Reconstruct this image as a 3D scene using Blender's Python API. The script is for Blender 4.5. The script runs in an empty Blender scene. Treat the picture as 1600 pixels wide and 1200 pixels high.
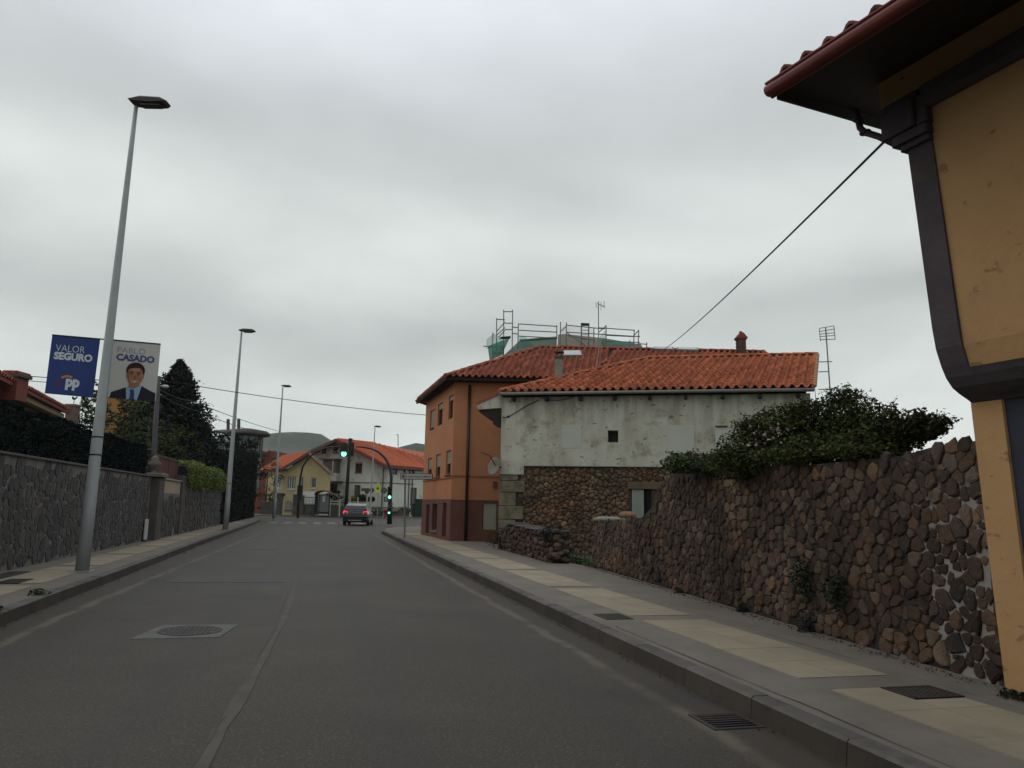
import bpy, bmesh, math, random
import numpy as np
from mathutils import Vector
random.seed(7); rng = np.random.default_rng(7)
SC = bpy.context.scene; COL = SC.collection
# ---------------------------------------------------------------- camera, sky, sun, exposure
FPX, CAMH = 1200.0, 1.4
PITCH, YAW, ROLL = math.radians(9.09), math.radians(13.7), 0.021
fw = np.array([math.sin(YAW)*math.cos(PITCH), math.cos(YAW)*math.cos(PITCH), math.sin(PITCH)])
r0 = np.array([math.cos(YAW), -math.sin(YAW), 0.0]); u0 = np.cross(r0, fw)
RT = r0*math.cos(ROLL)+u0*math.sin(ROLL); UP = -r0*math.sin(ROLL)+u0*math.cos(ROLL)
cd = bpy.data.cameras.new('camera'); cam = bpy.data.objects.new('camera', cd); COL.objects.link(cam)
from mathutils import Matrix
cam.matrix_world = Matrix(((RT[0], UP[0], -fw[0], 0), (RT[1], UP[1], -fw[1], 0), (RT[2], UP[2], -fw[2], CAMH), (0, 0, 0, 1)))
cd.sensor_width = 36; cd.lens = 36*FPX/1600; cd.clip_end = 6000; cd.clip_start = 0.05
SC.camera = cam
w = bpy.data.worlds.new('World'); SC.world = w; w.use_nodes = True
nt = w.node_tree; nt.nodes.clear()
def N(t, **k):
    n = nt.nodes.new(t)
    for a, b in k.items(): setattr(n, a, b)
    return n
SUN_EL, SUN_AZ = math.radians(36), math.radians(-80)      # azimuth from +Y towards +X
sky = N('ShaderNodeTexSky', sky_type='NISHITA', sun_disc=False); sky.sun_elevation = SUN_EL; sky.sun_rotation = SUN_AZ
tc = N('ShaderNodeTexCoord'); sep = N('ShaderNodeSeparateXYZ'); nt.links.new(tc.outputs['Generated'], sep.inputs[0])
den = N('ShaderNodeMath', operation='ADD'); den.inputs[1].default_value = 0.22
mx = N('ShaderNodeMath', operation='MAXIMUM'); mx.inputs[1].default_value = 0.0
nt.links.new(sep.outputs['Z'], mx.inputs[0]); nt.links.new(mx.outputs[0], den.inputs[0])
dx = N('ShaderNodeMath', operation='DIVIDE'); dy = N('ShaderNodeMath', operation='DIVIDE')
nt.links.new(sep.outputs['X'], dx.inputs[0]); nt.links.new(den.outputs[0], dx.inputs[1])
nt.links.new(sep.outputs['Y'], dy.inputs[0]); nt.links.new(den.outputs[0], dy.inputs[1])
cmb = N('ShaderNodeCombineXYZ'); nt.links.new(dx.outputs[0], cmb.inputs[0]); nt.links.new(dy.outputs[0], cmb.inputs[1])
nz = N('ShaderNodeTexNoise'); nz.inputs['Scale'].default_value = 0.62; nz.inputs['Detail'].default_value = 5; nz.inputs['Roughness'].default_value = 0.45
nz.inputs['Distortion'].default_value = 0.6
nt.links.new(cmb.outputs[0], nz.inputs['Vector'])
sub = N('ShaderNodeMath', operation='MULTIPLY_ADD'); sub.inputs[1].default_value = 0.44; sub.inputs[2].default_value = -0.22
nt.links.new(nz.outputs['Fac'], sub.inputs[0])
addz = N('ShaderNodeMath', operation='ADD'); nt.links.new(sub.outputs[0], addz.inputs[0]); nt.links.new(mx.outputs[0], addz.inputs[1])
rp = N('ShaderNodeValToRGB'); cr = rp.color_ramp; cr.interpolation = 'B_SPLINE'
stops = [(0.0, (0.63, 0.665, 0.635)), (0.09, (0.62, 0.665, 0.635)), (0.17, (0.57, 0.615, 0.59)), (0.24, (0.35, 0.38, 0.372)), (0.31, (0.67, 0.715, 0.69)),
         (0.39, (0.50, 0.535, 0.525)), (0.46, (0.455, 0.485, 0.485)), (0.56, (0.66, 0.70, 0.735)), (0.70, (0.72, 0.76, 0.81)), (1.0, (0.66, 0.70, 0.74))]
while len(cr.elements) < len(stops): cr.elements.new(0.5)
for e, (p, c) in zip(cr.elements, stops): e.position = p; e.color = (*c, 1)
nt.links.new(addz.outputs[0], rp.inputs[0])
nz2 = N('ShaderNodeTexNoise'); nz2.inputs['Scale'].default_value = 1.7; nz2.inputs['Detail'].default_value = 6; nz2.inputs['Roughness'].default_value = 0.5
nt.links.new(cmb.outputs[0], nz2.inputs['Vector'])
mr = N('ShaderNodeMapRange'); mr.inputs[1].default_value = 0.3; mr.inputs[2].default_value = 0.7; mr.inputs[3].default_value = 0.90; mr.inputs[4].default_value = 1.12
nt.links.new(nz2.outputs['Fac'], mr.inputs[0])
vm = N('ShaderNodeVectorMath', operation='SCALE'); nt.links.new(rp.outputs['Color'], vm.inputs[0]); nt.links.new(mr.outputs[0], vm.inputs['Scale'])
b1 = N('ShaderNodeBackground'); b1.inputs['Strength'].default_value = 0.05; nt.links.new(sky.outputs[0], b1.inputs['Color'])
b2 = N('ShaderNodeBackground'); b2.inputs['Strength'].default_value = 1.28; nt.links.new(vm.outputs[0], b2.inputs['Color'])
ms = N('ShaderNodeMixShader'); ms.inputs[0].default_value = 0.95; nt.links.new(b1.outputs[0], ms.inputs[1]); nt.links.new(b2.outputs[0], ms.inputs[2])
wo = N('ShaderNodeOutputWorld'); nt.links.new(ms.outputs[0], wo.inputs['Surface'])
sd = bpy.data.lights.new('sun', 'SUN'); sd.energy = 0.5; sd.angle = math.radians(40); sd.color = (1.0, 0.96, 0.9)
so = bpy.data.objects.new('sun', sd); COL.objects.link(so)
sdir = Vector((math.sin(SUN_AZ)*math.cos(SUN_EL), math.cos(SUN_AZ)*math.cos(SUN_EL), math.sin(SUN_EL)))
so.rotation_euler = sdir.to_track_quat('Z', 'Y').to_euler(); so.location = (-20, 0, 30)
SC.view_settings.view_transform = 'Standard'; SC.view_settings.look = 'None'; SC.view_settings.exposure = 0; SC.view_settings.gamma = 1
SC.view_settings.use_curve_mapping = False
SC.render.engine = 'CYCLES'; SC.cycles.max_bounces = 6; SC.cycles.volume_bounces = 0

# ---------------------------------------------------------------- measuring helpers (photo pixel + distance -> place)
CP = np.array([0, 0, CAMH])
def ray(x, y): return fw*FPX+RT*(x-800)-UP*(y-600)
FH = np.array([math.sin(YAW), math.cos(YAW), 0])
def at(x, y, D): d = ray(x, y); return CP+d*(D/(d@FH))
def ground(x, y, z=0.0): d = ray(x, y); return CP+d*((z-CAMH)/d[2])
def camxy(L, D): return np.array([L*math.cos(YAW)+D*math.sin(YAW), -L*math.sin(YAW)+D*math.cos(YAW)])
class Frame:
    """a vertical plane: u runs along it, n points outwards (towards the viewer's side), z up"""
    def __init__(s, p0, p1, flip=False):
        s.o = np.array([p0[0], p0[1]], float); d = np.array([p1[0]-p0[0], p1[1]-p0[1]], float); s.len = float(np.hypot(*d)); s.u = d/s.len
        s.n = np.array([s.u[1], -s.u[0]])
        if flip: s.n = -s.n
    def pt(s, u, n, z): q = s.o+s.u*u+s.n*n; return (q[0], q[1], z)
    def uv(s, x, y, n=0.0):
        d = ray(x, y); o = s.o+s.n*n; t = (s.n@o)/(s.n@d[:2]); p = CP+d*t
        return float((p[:2]-s.o)@s.u), float(p[2])
WX = Frame((0, 0), (1, 0)); WX.n = np.array([0, 1.0])     # plain world frame: u=x, n=y

# ---------------------------------------------------------------- mesh builder
class MB:
    def __init__(s): s.v = []; s.f = []; s.m = []
    def add(s, vs, fs, mi=0):
        k = len(s.v); s.v += [tuple(map(float, p)) for p in vs]; s.f += [tuple(i+k for i in f) for f in fs]; s.m += [mi]*len(fs); return s
    def box(s, u0, u1, n0, n1, z0, z1, fr=WX, mi=0):
        P = [fr.pt(u, n, z) for z in (z0, z1) for u, n in ((u0, n0), (u1, n0), (u1, n1), (u0, n1))]
        return s.add(P, [(0, 3, 2, 1), (4, 5, 6, 7), (0, 1, 5, 4), (1, 2, 6, 5), (2, 3, 7, 6), (3, 0, 4, 7)], mi)
    def bbox(s, u0, u1, n0, n1, z0, z1, b=0.01, fr=WX, mi=0):      # box with chamfered vertical and top edges
        P = []
        for z, k in ((z0, 0), (z1-b, 0), (z1, b)):
            for (u, n, su, sn) in ((u0, n0, 1, 1), (u1, n0, -1, 1), (u1, n1, -1, -1), (u0, n1, 1, -1)):
                P.append(fr.pt(u+su*(b+k), n+sn*k, z)); P.append(fr.pt(u+su*k, n+sn*(b+k), z))
        # order each ring around
        order = [1, 0, 2, 3, 5, 4, 6, 7]
        R = [[P[r*8+i] for i in order] for r in range(3)]
        return s.loft(R, True, True, mi)
    def loft(s, rings, cap0=True, cap1=True, mi=0, close=True):
        k = len(rings[0]); fs = []
        for r in range(len(rings)-1):
            for i in range(k if close else k-1):
                j = (i+1) % k; fs.append((r*k+i, r*k+j, (r+1)*k+j, (r+1)*k+i))
        if cap0: fs.append(tuple(range(k))[::-1])
        if cap1: fs.append(tuple((len(rings)-1)*k+i for i in range(k)))
        return s.add([p for r in rings for p in r], fs, mi)
    def tube(s, pts, r, seg=8, mi=0, cap=True):
        pts = [Vector(p) for p in pts]; rs = r if isinstance(r, (list, tuple)) else [r]*len(pts); rings = []
        up = Vector((0, 0, 1)); t0 = (pts[1]-pts[0]).normalized()
        a = t0.cross(up) if abs(t0.z) < 0.95 else t0.cross(Vector((1, 0, 0))); a.normalize()
        for i, p in enumerate(pts):
            t = (pts[min(i+1, len(pts)-1)]-pts[max(i-1, 0)]).normalized()
            a = (a-t*a.dot(t)).normalized(); b = t.cross(a)
            rings.append([tuple(p+(a*math.cos(q)+b*math.sin(q))*rs[i]) for q in [2*math.pi*j/seg for j in range(seg)]])
        return s.loft(rings, cap, cap, mi)
    def prism(s, poly, n0, n1, fr=WX, mi=0):                        # poly of (u,z) in a frame, from n0 to n1
        return s.loft([[fr.pt(u, n0, z) for u, z in poly], [fr.pt(u, n1, z) for u, z in poly]], True, True, mi)
    def slab(s, poly, z0, z1, mi=0):                                # horizontal polygon of (x,y)
        return s.loft([[(x, y, z0) for x, y in poly], [(x, y, z1) for x, y in poly]], True, True, mi)
    def plate(s, pts, t, mi=0):                                     # 3d polygon given a thickness along its normal
        P = [Vector(p) for p in pts]; n = (P[1]-P[0]).cross(P[2]-P[0]).normalized()
        return s.loft([[tuple(p-n*t) for p in P], [tuple(p) for p in P]], True, True, mi)
    def quad(s, *p, mi=0): return s.add(p, [tuple(range(len(p)))], mi)
    def lathe(s, c, prof, seg=14, mi=0):                            # profile of (r,z) about a vertical axis
        return s.loft([[(c[0]+r*math.cos(q), c[1]+r*math.sin(q), c[2]+z) for q in [2*math.pi*j/seg for j in range(seg)]] for r, z in prof], True, True, mi)
    def blob(s, c, r, seg=10, rows=6, mi=0, j=0.0):
        rings = []
        for i in range(1, rows):
            a = math.pi*i/rows
            rings.append([(c[0]+r[0]*math.sin(a)*math.cos(q)*(1+random.uniform(-j, j)), c[1]+r[1]*math.sin(a)*math.sin(q)*(1+random.uniform(-j, j)), c[2]-r[2]*math.cos(a)) for q in [2*math.pi*k/seg for k in range(seg)]])
        return s.loft(rings, True, True, mi)
WL = {}
def setp(o, **k):
    for a, b in k.items():
        if b: o[a] = b
def thing(name, label, cat, loc=(0, 0, 0), group=None, kind=None):
    o = bpy.data.objects.new(name, None); COL.objects.link(o); o.location = [float(q) for q in loc]; o.empty_display_size = 0.2
    WL[o] = Vector(o.location); setp(o, label=label, category=cat, group=group, kind=kind); return o
def mk(name, v, f, mats, parent=None, smooth=False, fix=True, midx=None, origin=None):
    v = np.array(v, float).reshape(-1, 3)
    base = WL[parent] if parent is not None else Vector((0, 0, 0))
    if origin is None:
        origin = Vector(((v[:, 0].min()+v[:, 0].max())/2, (v[:, 1].min()+v[:, 1].max())/2, v[:, 2].min()))
    me = bpy.data.meshes.new(name); me.from_pydata((v-np.array(origin)).tolist(), [], f)
    for m in (mats if isinstance(mats, (list, tuple)) else [mats]): me.materials.append(m)
    if midx is not None and len(set(midx)) > 1: me.polygons.foreach_set('material_index', midx)
    if fix:
        bm = bmesh.new(); bm.from_mesh(me); bmesh.ops.recalc_face_normals(bm, faces=bm.faces); bm.to_mesh(me); bm.free()
    if smooth: me.polygons.foreach_set('use_smooth', [len(p.vertices) <= 4 for p in me.polygons])
    o = bpy.data.objects.new(name, me); COL.objects.link(o); o.parent = parent; o.location = origin-base
    WL[o] = Vector(origin); return o
def obj(name, mb, mats, parent=None, smooth=False, label=None, cat=None, group=None, kind=None, fix=True):
    o = mk(name, mb.v, mb.f, mats, parent, smooth, fix, mb.m); setp(o, label=label, category=cat, group=group, kind=kind); return o
def dupe(o, loc, parent=None):
    c = o.copy(); COL.objects.link(c); c.parent = parent
    c.location = Vector(loc)-(WL[parent] if parent is not None else Vector((0, 0, 0))); WL[c] = Vector(loc); return c
def dupe_tree(root, delta, label, group=None):
    kids = {}
    for o in list(WL):
        if o.parent is not None: kids.setdefault(o.parent, []).append(o)
    def rec(o, par):
        c = o.copy(); COL.objects.link(c); c.parent = par; WL[c] = WL[o]+Vector(delta)
        if par is None: c.location = WL[c]
        for k in kids.get(o, []): rec(k, c)
        return c
    r = rec(root, None); setp(r, label=label, group=group); return r

# ---------------------------------------------------------------- materials
KA = 0.86      # albedo trim shared by all paints
def mat(name, col, col2=None, rough=0.85, scale=2.0, detail=5, bump=0.0, bscale=40, isl=0.0, metal=0.0, spec=0.3, stretch=(1, 1, 1), lo=0.35, hi=0.65,
        grime=None, gscale=0.6, glo=0.5, ghi=0.7, emit=None, estr=0, coat=0, isl_col=None, alpha=None):
    m = bpy.data.materials.new(name); m.use_nodes = True; t = m.node_tree; b = t.nodes['Principled BSDF']; L = t.links.new
    b.inputs['Roughness'].default_value = rough; b.inputs['Metallic'].default_value = metal; b.inputs['Specular IOR Level'].default_value = spec
    if coat: b.inputs['Coat Weight'].default_value = coat
    geo = t.nodes.new('ShaderNodeNewGeometry'); mp = t.nodes.new('ShaderNodeMapping'); mp.inputs['Scale'].default_value = stretch
    L(geo.outputs['Position'], mp.inputs['Vector'])
    def noise(sc, de=detail, ro=0.6):
        n = t.nodes.new('ShaderNodeTexNoise'); n.inputs['Scale'].default_value = sc; n.inputs['Detail'].default_value = de; n.inputs['Roughness'].default_value = ro
        L(mp.outputs[0], n.inputs['Vector']); return n
    def rng_(src, a, c, d=0.0, e=1.0):
        r = t.nodes.new('ShaderNodeMapRange'); r.inputs[1].default_value = a; r.inputs[2].default_value = c; r.inputs[3].default_value = d; r.inputs[4].default_value = e
        L(src, r.inputs[0]); return r.outputs[0]
    def mixc(f, A, B):
        x = t.nodes.new('ShaderNodeMix'); x.data_type = 'RGBA'
        L(f, x.inputs[0])
        for s_, i in ((A, 6), (B, 7)):
            if isinstance(s_, tuple): x.inputs[i].default_value = (*s_, 1)
            else: L(s_, x.inputs[i])
        return x.outputs[2]
    if col2 is None: col2 = tuple(c*0.82 for c in col)
    col = tuple(c*KA for c in col); col2 = tuple(c*KA for c in col2); grime = tuple(c*KA for c in grime) if grime else None; isl_col = [tuple(c*KA for c in q) for q in isl_col] if isl_col else None
    c = mixc(rng_(noise(scale).outputs['Fac'], lo, hi), tuple(col), tuple(col2))
    if isl or isl_col:
        oi = t.nodes.new('ShaderNodeObjectInfo'); ad = t.nodes.new('ShaderNodeMath'); ad.operation = 'ADD'
        L(oi.outputs['Random'], ad.inputs[0]); L(geo.outputs['Random Per Island'], ad.inputs[1])
        fr = t.nodes.new('ShaderNodeMath'); fr.operation = 'FRACT'; L(ad.outputs[0], fr.inputs[0]); rnd = fr.outputs[0]
        if isl_col:
            rr = t.nodes.new('ShaderNodeValToRGB'); rr.color_ramp.interpolation = 'LINEAR'; k = len(isl_col)
            while len(rr.color_ramp.elements) < k: rr.color_ramp.elements.new(0.5)
            for i, (e, cc) in enumerate(zip(rr.color_ramp.elements, isl_col)): e.position = i/(k-1); e.color = (*cc, 1)
            L(rnd, rr.inputs[0])
            c = mixc(rng_(noise(scale*3).outputs['Fac'], 0.25, 0.9), rr.outputs[0], c)
        if isl:
            m2 = t.nodes.new('ShaderNodeMath'); m2.operation = 'MULTIPLY'; m2.inputs[1].default_value = 7.31; L(rnd, m2.inputs[0])
            f2 = t.nodes.new('ShaderNodeMath'); f2.operation = 'FRACT'; L(m2.outputs[0], f2.inputs[0])
            vs = t.nodes.new('ShaderNodeVectorMath'); vs.operation = 'SCALE'; L(c, vs.inputs[0]); L(rng_(f2.outputs[0], 0, 1, 1-isl, 1+isl), vs.inputs['Scale']); c = vs.outputs[0]
    if grime: c = mixc(rng_(noise(gscale, 8, 0.65).outputs['Fac'], glo, ghi, 0, 1), c, tuple(grime))
    L(c, b.inputs['Base Color'])
    if bump:
        bn = t.nodes.new('ShaderNodeBump'); bn.inputs['Strength'].default_value = bump; bn.inputs['Distance'].default_value = 0.02
        L(noise(bscale, 6).outputs['Fac'], bn.inputs['Height']); L(bn.outputs[0], b.inputs['Normal'])
    if emit: b.inputs['Emission Color'].default_value = (*emit, 1); b.inputs['Emission Strength'].default_value = estr
    if alpha is not None: b.inputs['Alpha'].default_value = alpha
    return m
M = {}
M['conc'] = mat('grey_concrete', (0.190, 0.163, 0.134), (0.150, 0.130, 0.108), scale=1.3, bump=0.15, bscale=60, grime=(0.11, 0.1, 0.09), gscale=1.1, glo=0.55, ghi=0.8)
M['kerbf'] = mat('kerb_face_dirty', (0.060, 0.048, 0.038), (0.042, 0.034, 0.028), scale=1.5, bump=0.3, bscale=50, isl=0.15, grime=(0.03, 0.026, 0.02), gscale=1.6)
M['kerb'] = mat('kerb_concrete', (0.13, 0.118, 0.105), (0.09, 0.08, 0.07), scale=2.5, bump=0.3, bscale=50, isl=0.12, grime=(0.05, 0.042, 0.035), gscale=1.6, glo=0.5, ghi=0.75)
M['beige'] = mat('beige_paving', (0.325, 0.272, 0.188), (0.262, 0.222, 0.157), scale=1.5, bump=0.12, bscale=80, isl=0.05, grime=(0.2, 0.17, 0.12), gscale=1.4, glo=0.55, ghi=0.85)
M['soil'] = mat('bare_earth', (0.10, 0.08, 0.055), (0.06, 0.055, 0.035), scale=0.8, bump=0.5, bscale=12)
M['grass'] = mat('meadow_grass', (0.05, 0.07, 0.025), (0.035, 0.05, 0.02), scale=0.5, bump=0.6, bscale=20)
M['iron'] = mat('cast_iron', (0.035, 0.03, 0.027), (0.055, 0.045, 0.035), rough=0.6, scale=8, metal=0.3, bump=0.3, bscale=60)
M['iron_brown'] = mat('rusty_cover', (0.05, 0.035, 0.028), (0.035, 0.028, 0.024), rough=0.7, scale=6, bump=0.3, bscale=70)
M['patch'] = mat('concrete_patch', (0.13, 0.13, 0.12), (0.10, 0.10, 0.092), scale=5, bump=0.2)
M['patch2'] = mat('asphalt_patch', (0.085, 0.08, 0.072), (0.07, 0.067, 0.06), scale=4, bump=0.3, bscale=80)
M['paintw'] = mat('worn_road_paint', (0.24, 0.235, 0.21), (0.07, 0.065, 0.055), scale=6, lo=0.4, hi=0.65)
M['galv'] = mat('painted_steel_post', (0.32, 0.335, 0.335), (0.28, 0.295, 0.295), rough=0.5, scale=3, metal=0.1, spec=0.5, grime=(0.14, 0.14, 0.13), gscale=5, glo=0.62, ghi=0.8)
M['lampd'] = mat('lamp_housing_dark', (0.045, 0.035, 0.035), rough=0.5)
M['lampl'] = mat('lamp_housing_light', (0.24, 0.25, 0.25), rough=0.5)
M['glassd'] = mat('lamp_glass', (0.09, 0.09, 0.09), rough=0.2, spec=0.6)
M['black'] = mat('black_paint', (0.012, 0.013, 0.014), rough=0.45)
M['rubber'] = mat('cable_rubber', (0.015, 0.015, 0.016), rough=0.7)
M['orange'] = mat('orange_render', (0.46, 0.195, 0.095), (0.41, 0.17, 0.08), scale=0.9, bump=0.1, bscale=60, grime=(0.36, 0.13, 0.05), gscale=0.7, glo=0.52, ghi=0.9)
M['brown'] = mat('brown_render', (0.15, 0.062, 0.045), (0.12, 0.05, 0.038), scale=1.2, bump=0.1, bscale=60)
M['tile'] = mat('terracotta_tile', (0.41, 0.125, 0.055), (0.31, 0.088, 0.042), scale=3, bump=0.15, bscale=40, isl=0.3, grime=(0.17, 0.075, 0.045), gscale=1.3, glo=0.52, ghi=0.8,
                isl_col=[(0.43, 0.125, 0.052), (0.37, 0.10, 0.043), (0.47, 0.155, 0.07), (0.33, 0.083, 0.038), (0.42, 0.115, 0.05)])
M['tile2'] = mat('aged_terracotta_tile', (0.30, 0.08, 0.043), (0.22, 0.055, 0.032), scale=3, grime=(0.13, 0.065, 0.04), gscale=1.1, glo=0.5, ghi=0.8, isl=0.25, bump=0.15,
                isl_col=[(0.33, 0.085, 0.042), (0.25, 0.06, 0.033), (0.40, 0.14, 0.075), (0.21, 0.048, 0.03)])
M['tilefar'] = mat('distant_terracotta', (0.46, 0.115, 0.045), (0.36, 0.08, 0.035), scale=0.9, isl=0.12)
M['plaster'] = mat('weathered_white_plaster', (0.52, 0.505, 0.425), (0.40, 0.38, 0.31), scale=1.3, detail=10, lo=0.32, hi=0.68, bump=0.7, bscale=7,
                   grime=(0.22, 0.19, 0.14), gscale=2.1, glo=0.52, ghi=0.72, stretch=(1, 1, 0.75))
def streaks(m, zt, zd, c1=(0.17, 0.155, 0.115), pits=(0.10, 0.085, 0.06)):
    t = m.node_tree; L = t.links.new; b = t.nodes['Principled BSDF']; src = b.inputs['Base Color'].links[0].from_socket; geo = t.nodes.new('ShaderNodeNewGeometry')
    def no(st, sc, de=5):
        mp = t.nodes.new('ShaderNodeMapping'); mp.inputs['Scale'].default_value = st; L(geo.outputs['Position'], mp.inputs['Vector']); n = t.nodes.new('ShaderNodeTexNoise'); n.inputs['Scale'].default_value = sc; n.inputs['Detail'].default_value = de; L(mp.outputs[0], n.inputs['Vector']); return n.outputs['Fac']
    def rg(s_, a, c, d=0, e=1):
        r = t.nodes.new('ShaderNodeMapRange'); 
        for i_, q in enumerate((a, c, d, e)): r.inputs[i_+1].default_value = q
        L(s_, r.inputs[0]); return r.outputs[0]
    def mul(a, c):
        n = t.nodes.new('ShaderNodeMath'); n.operation = 'MULTIPLY'; L(a, n.inputs[0]); L(c, n.inputs[1]); return n.outputs[0]
    def mix(f, A, c):
        x = t.nodes.new('ShaderNodeMix'); x.data_type = 'RGBA'; L(f, x.inputs[0]); L(A, x.inputs[6]); x.inputs[7].default_value = (*c, 1); return x.outputs[2]
    sp = t.nodes.new('ShaderNodeSeparateXYZ'); L(geo.outputs['Position'], sp.inputs[0])
    c = mix(mul(rg(no((1, 1, .10), 4.5), .42, .62), rg(sp.outputs['Z'], zt-zd, zt, 0, .7)), src, c1)
    c = mix(rg(no((1, 1, 1.6), 6.0, 8), .63, .68, 0, .75), c, pits)
    if zt < 6: c = mix(mul(rg(no((1, 1, 1), 1.5, 6), .45, .62), rg(sp.outputs['Z'], 2.9, 2.1, 0, .75)), c, (0.24, 0.195, 0.13))
    L(c, b.inputs['Base Color'])
streaks(M['plaster'], 4.8, 1.6)
M['stonemix'] = mat('fieldstone', (0.08, 0.052, 0.038), (0.05, 0.034, 0.026), scale=9, bump=1.0, bscale=16, isl=0.35,
                    isl_col=[(0.062, 0.036, 0.027), (0.086, 0.050, 0.030), (0.028, 0.021, 0.019), (0.135, 0.080, 0.042), (0.040, 0.027, 0.025), (0.17, 0.13, 0.09), (0.050, 0.035, 0.029), (0.026, 0.020, 0.018), (0.10, 0.056, 0.031), (0.034, 0.024, 0.021), (0.056, 0.036, 0.028), (0.038, 0.035, 0.033)],
                    grime=(0.14, 0.115, 0.085), gscale=11, glo=0.60, ghi=0.70)
def mottled(m, sc, lo, hi, warm=(1.25, 1.0, 0.8)):       # broad patches of paler, warmer or sootier stone
    t = m.node_tree; L = t.links.new; b = t.nodes['Principled BSDF']; src = b.inputs['Base Color'].links[0].from_socket; geo = t.nodes.new('ShaderNodeNewGeometry')
    n = t.nodes.new('ShaderNodeTexNoise'); n.inputs['Scale'].default_value = sc; n.inputs['Detail'].default_value = 3; L(geo.outputs['Position'], n.inputs['Vector'])
    q = t.nodes.new('ShaderNodeMapRange'); q.inputs[1].default_value = .34; q.inputs[2].default_value = .68; q.inputs[3].default_value = lo; q.inputs[4].default_value = hi; L(n.outputs['Fac'], q.inputs[0])
    v = t.nodes.new('ShaderNodeVectorMath'); v.operation = 'SCALE'; L(src, v.inputs[0]); L(q.outputs[0], v.inputs['Scale'])
    n2 = t.nodes.new('ShaderNodeTexNoise'); n2.inputs['Scale'].default_value = sc*.7; n2.noise_dimensions = '4D'; n2.inputs['W'].default_value = 3.7; L(geo.outputs['Position'], n2.inputs['Vector'])
    q2 = t.nodes.new('ShaderNodeMapRange'); q2.inputs[1].default_value = .45; q2.inputs[2].default_value = .62; L(n2.outputs['Fac'], q2.inputs[0])
    x = t.nodes.new('ShaderNodeMix'); x.data_type = 'RGBA'; x.blend_type = 'MULTIPLY'; L(q2.outputs[0], x.inputs[0]); L(v.outputs[0], x.inputs[6]); x.inputs[7].default_value = (*warm, 1); L(x.outputs[2], b.inputs['Base Color'])
mottled(M['stonemix'], .95, .42, 1.4, (1.12, 1.0, .88))
M['mortar'] = mat('dark_mortar', (0.034, 0.026, 0.020), (0.018, 0.014, 0.011), scale=6, bump=0.8, bscale=14)
M['barnstone'] = mat('barn_rubble', (0.10, 0.066, 0.042), (0.07, 0.047, 0.032), scale=8, bump=0.6, bscale=22, isl=0.3,
                    isl_col=[(0.11, 0.066, 0.042), (0.15, 0.10, 0.06), (0.075, 0.047, 0.031), (0.19, 0.135, 0.085), (0.105, 0.07, 0.042), (0.12, 0.072, 0.043), (0.16, 0.09, 0.048)])
mottled(M['barnstone'], 1.1, .65, 1.45)
M['quoin'] = mat('sandstone_quoin', (0.24, 0.205, 0.13), (0.15, 0.128, 0.09), scale=3, bump=0.6, bscale=14, isl=0.15, grime=(0.07, 0.062, 0.042), gscale=2.4, glo=0.47, ghi=0.65)
M['slate'] = mat('slate_cladding', (0.068, 0.060, 0.060), (0.05, 0.045, 0.045), scale=7, bump=0.9, bscale=14, isl=0.25,
                 isl_col=[(0.082, 0.072, 0.072), (0.058, 0.053, 0.055), (0.10, 0.087, 0.082), (0.068, 0.068, 0.072), (0.10, 0.088, 0.082), (0.064, 0.057, 0.055)], grime=(0.12, 0.11, 0.10), gscale=5, glo=0.6, ghi=0.7)
M['joint'] = mat('light_joint', (0.19, 0.178, 0.165), (0.12, 0.112, 0.104), scale=5, bump=0.3)
M['ochre'] = mat('ochre_render', (0.46, 0.272, 0.125), (0.41, 0.235, 0.105), scale=1.1, detail=8, bump=0.35, bscale=14, grime=(0.33, 0.18, 0.10), gscale=1.3, glo=0.56, ghi=0.85)
streaks(M['ochre'], 9.0, 1.0, (0.3, 0.17, 0.09), (0.20, 0.105, 0.055))
M['bandd'] = mat('dark_painted_band', (0.080, 0.064, 0.072), (0.060, 0.048, 0.054), scale=2.5, bump=0.5, bscale=12, grime=(0.10, 0.075, 0.06), gscale=2.5, glo=.6, ghi=.8)
M['navyp'] = mat('dark_blue_render', (0.04, 0.045, 0.062), (0.032, 0.036, 0.05), scale=2, bump=0.2, bscale=30)
M['gutter'] = mat('oxblood_gutter', (0.17, 0.030, 0.022), (0.12, 0.02, 0.016), rough=0.5, spec=0.3, scale=3)
M['wood'] = mat('dark_timber', (0.03, 0.02, 0.015), (0.018, 0.013, 0.01), scale=5, stretch=(6, 1, 1), bump=0.3)
M['woodpole'] = mat('creosoted_pole', (0.055, 0.05, 0.04), (0.035, 0.03, 0.025), scale=8, stretch=(1, 1, 0.15), bump=0.3)
M['glass'] = mat('window_glass', (0.02, 0.022, 0.024), rough=0.12, spec=0.6)
M['frame'] = mat('window_frame_white', (0.5, 0.5, 0.47), rough=0.6)
M['framed'] = mat('window_frame_dark', (0.10, 0.055, 0.035), rough=0.6)
M['shutter'] = mat('beige_shutter', (0.32, 0.30, 0.22), (0.28, 0.26, 0.19), rough=0.7, scale=2)
M['shutterg'] = mat('grey_blind', (0.30, 0.27, 0.20), (0.2, 0.18, 0.14), rough=0.7, scale=2)
M['gutterg'] = mat('grey_gutter', (0.20, 0.19, 0.165), rough=0.6, scale=4)
M['chim'] = mat('grey_render_chimney', (0.25, 0.24, 0.19), (0.19, 0.18, 0.14), scale=4, bump=0.3)
M['steel'] = mat('galvanised_tube', (0.19, 0.19, 0.185), rough=0.5, metal=0.3)
M['alu'] = mat('aerial_metal', (0.22, 0.22, 0.22), rough=0.4, metal=0.4)
M['netg'] = mat('green_debris_net', (0.02, 0.21, 0.13), (0.03, 0.17, 0.11), scale=4, rough=0.9)
M['greenroof'] = mat('green_tarred_roof', (0.075, 0.135, 0.11), (0.10, 0.13, 0.105), scale=0.8)
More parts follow.
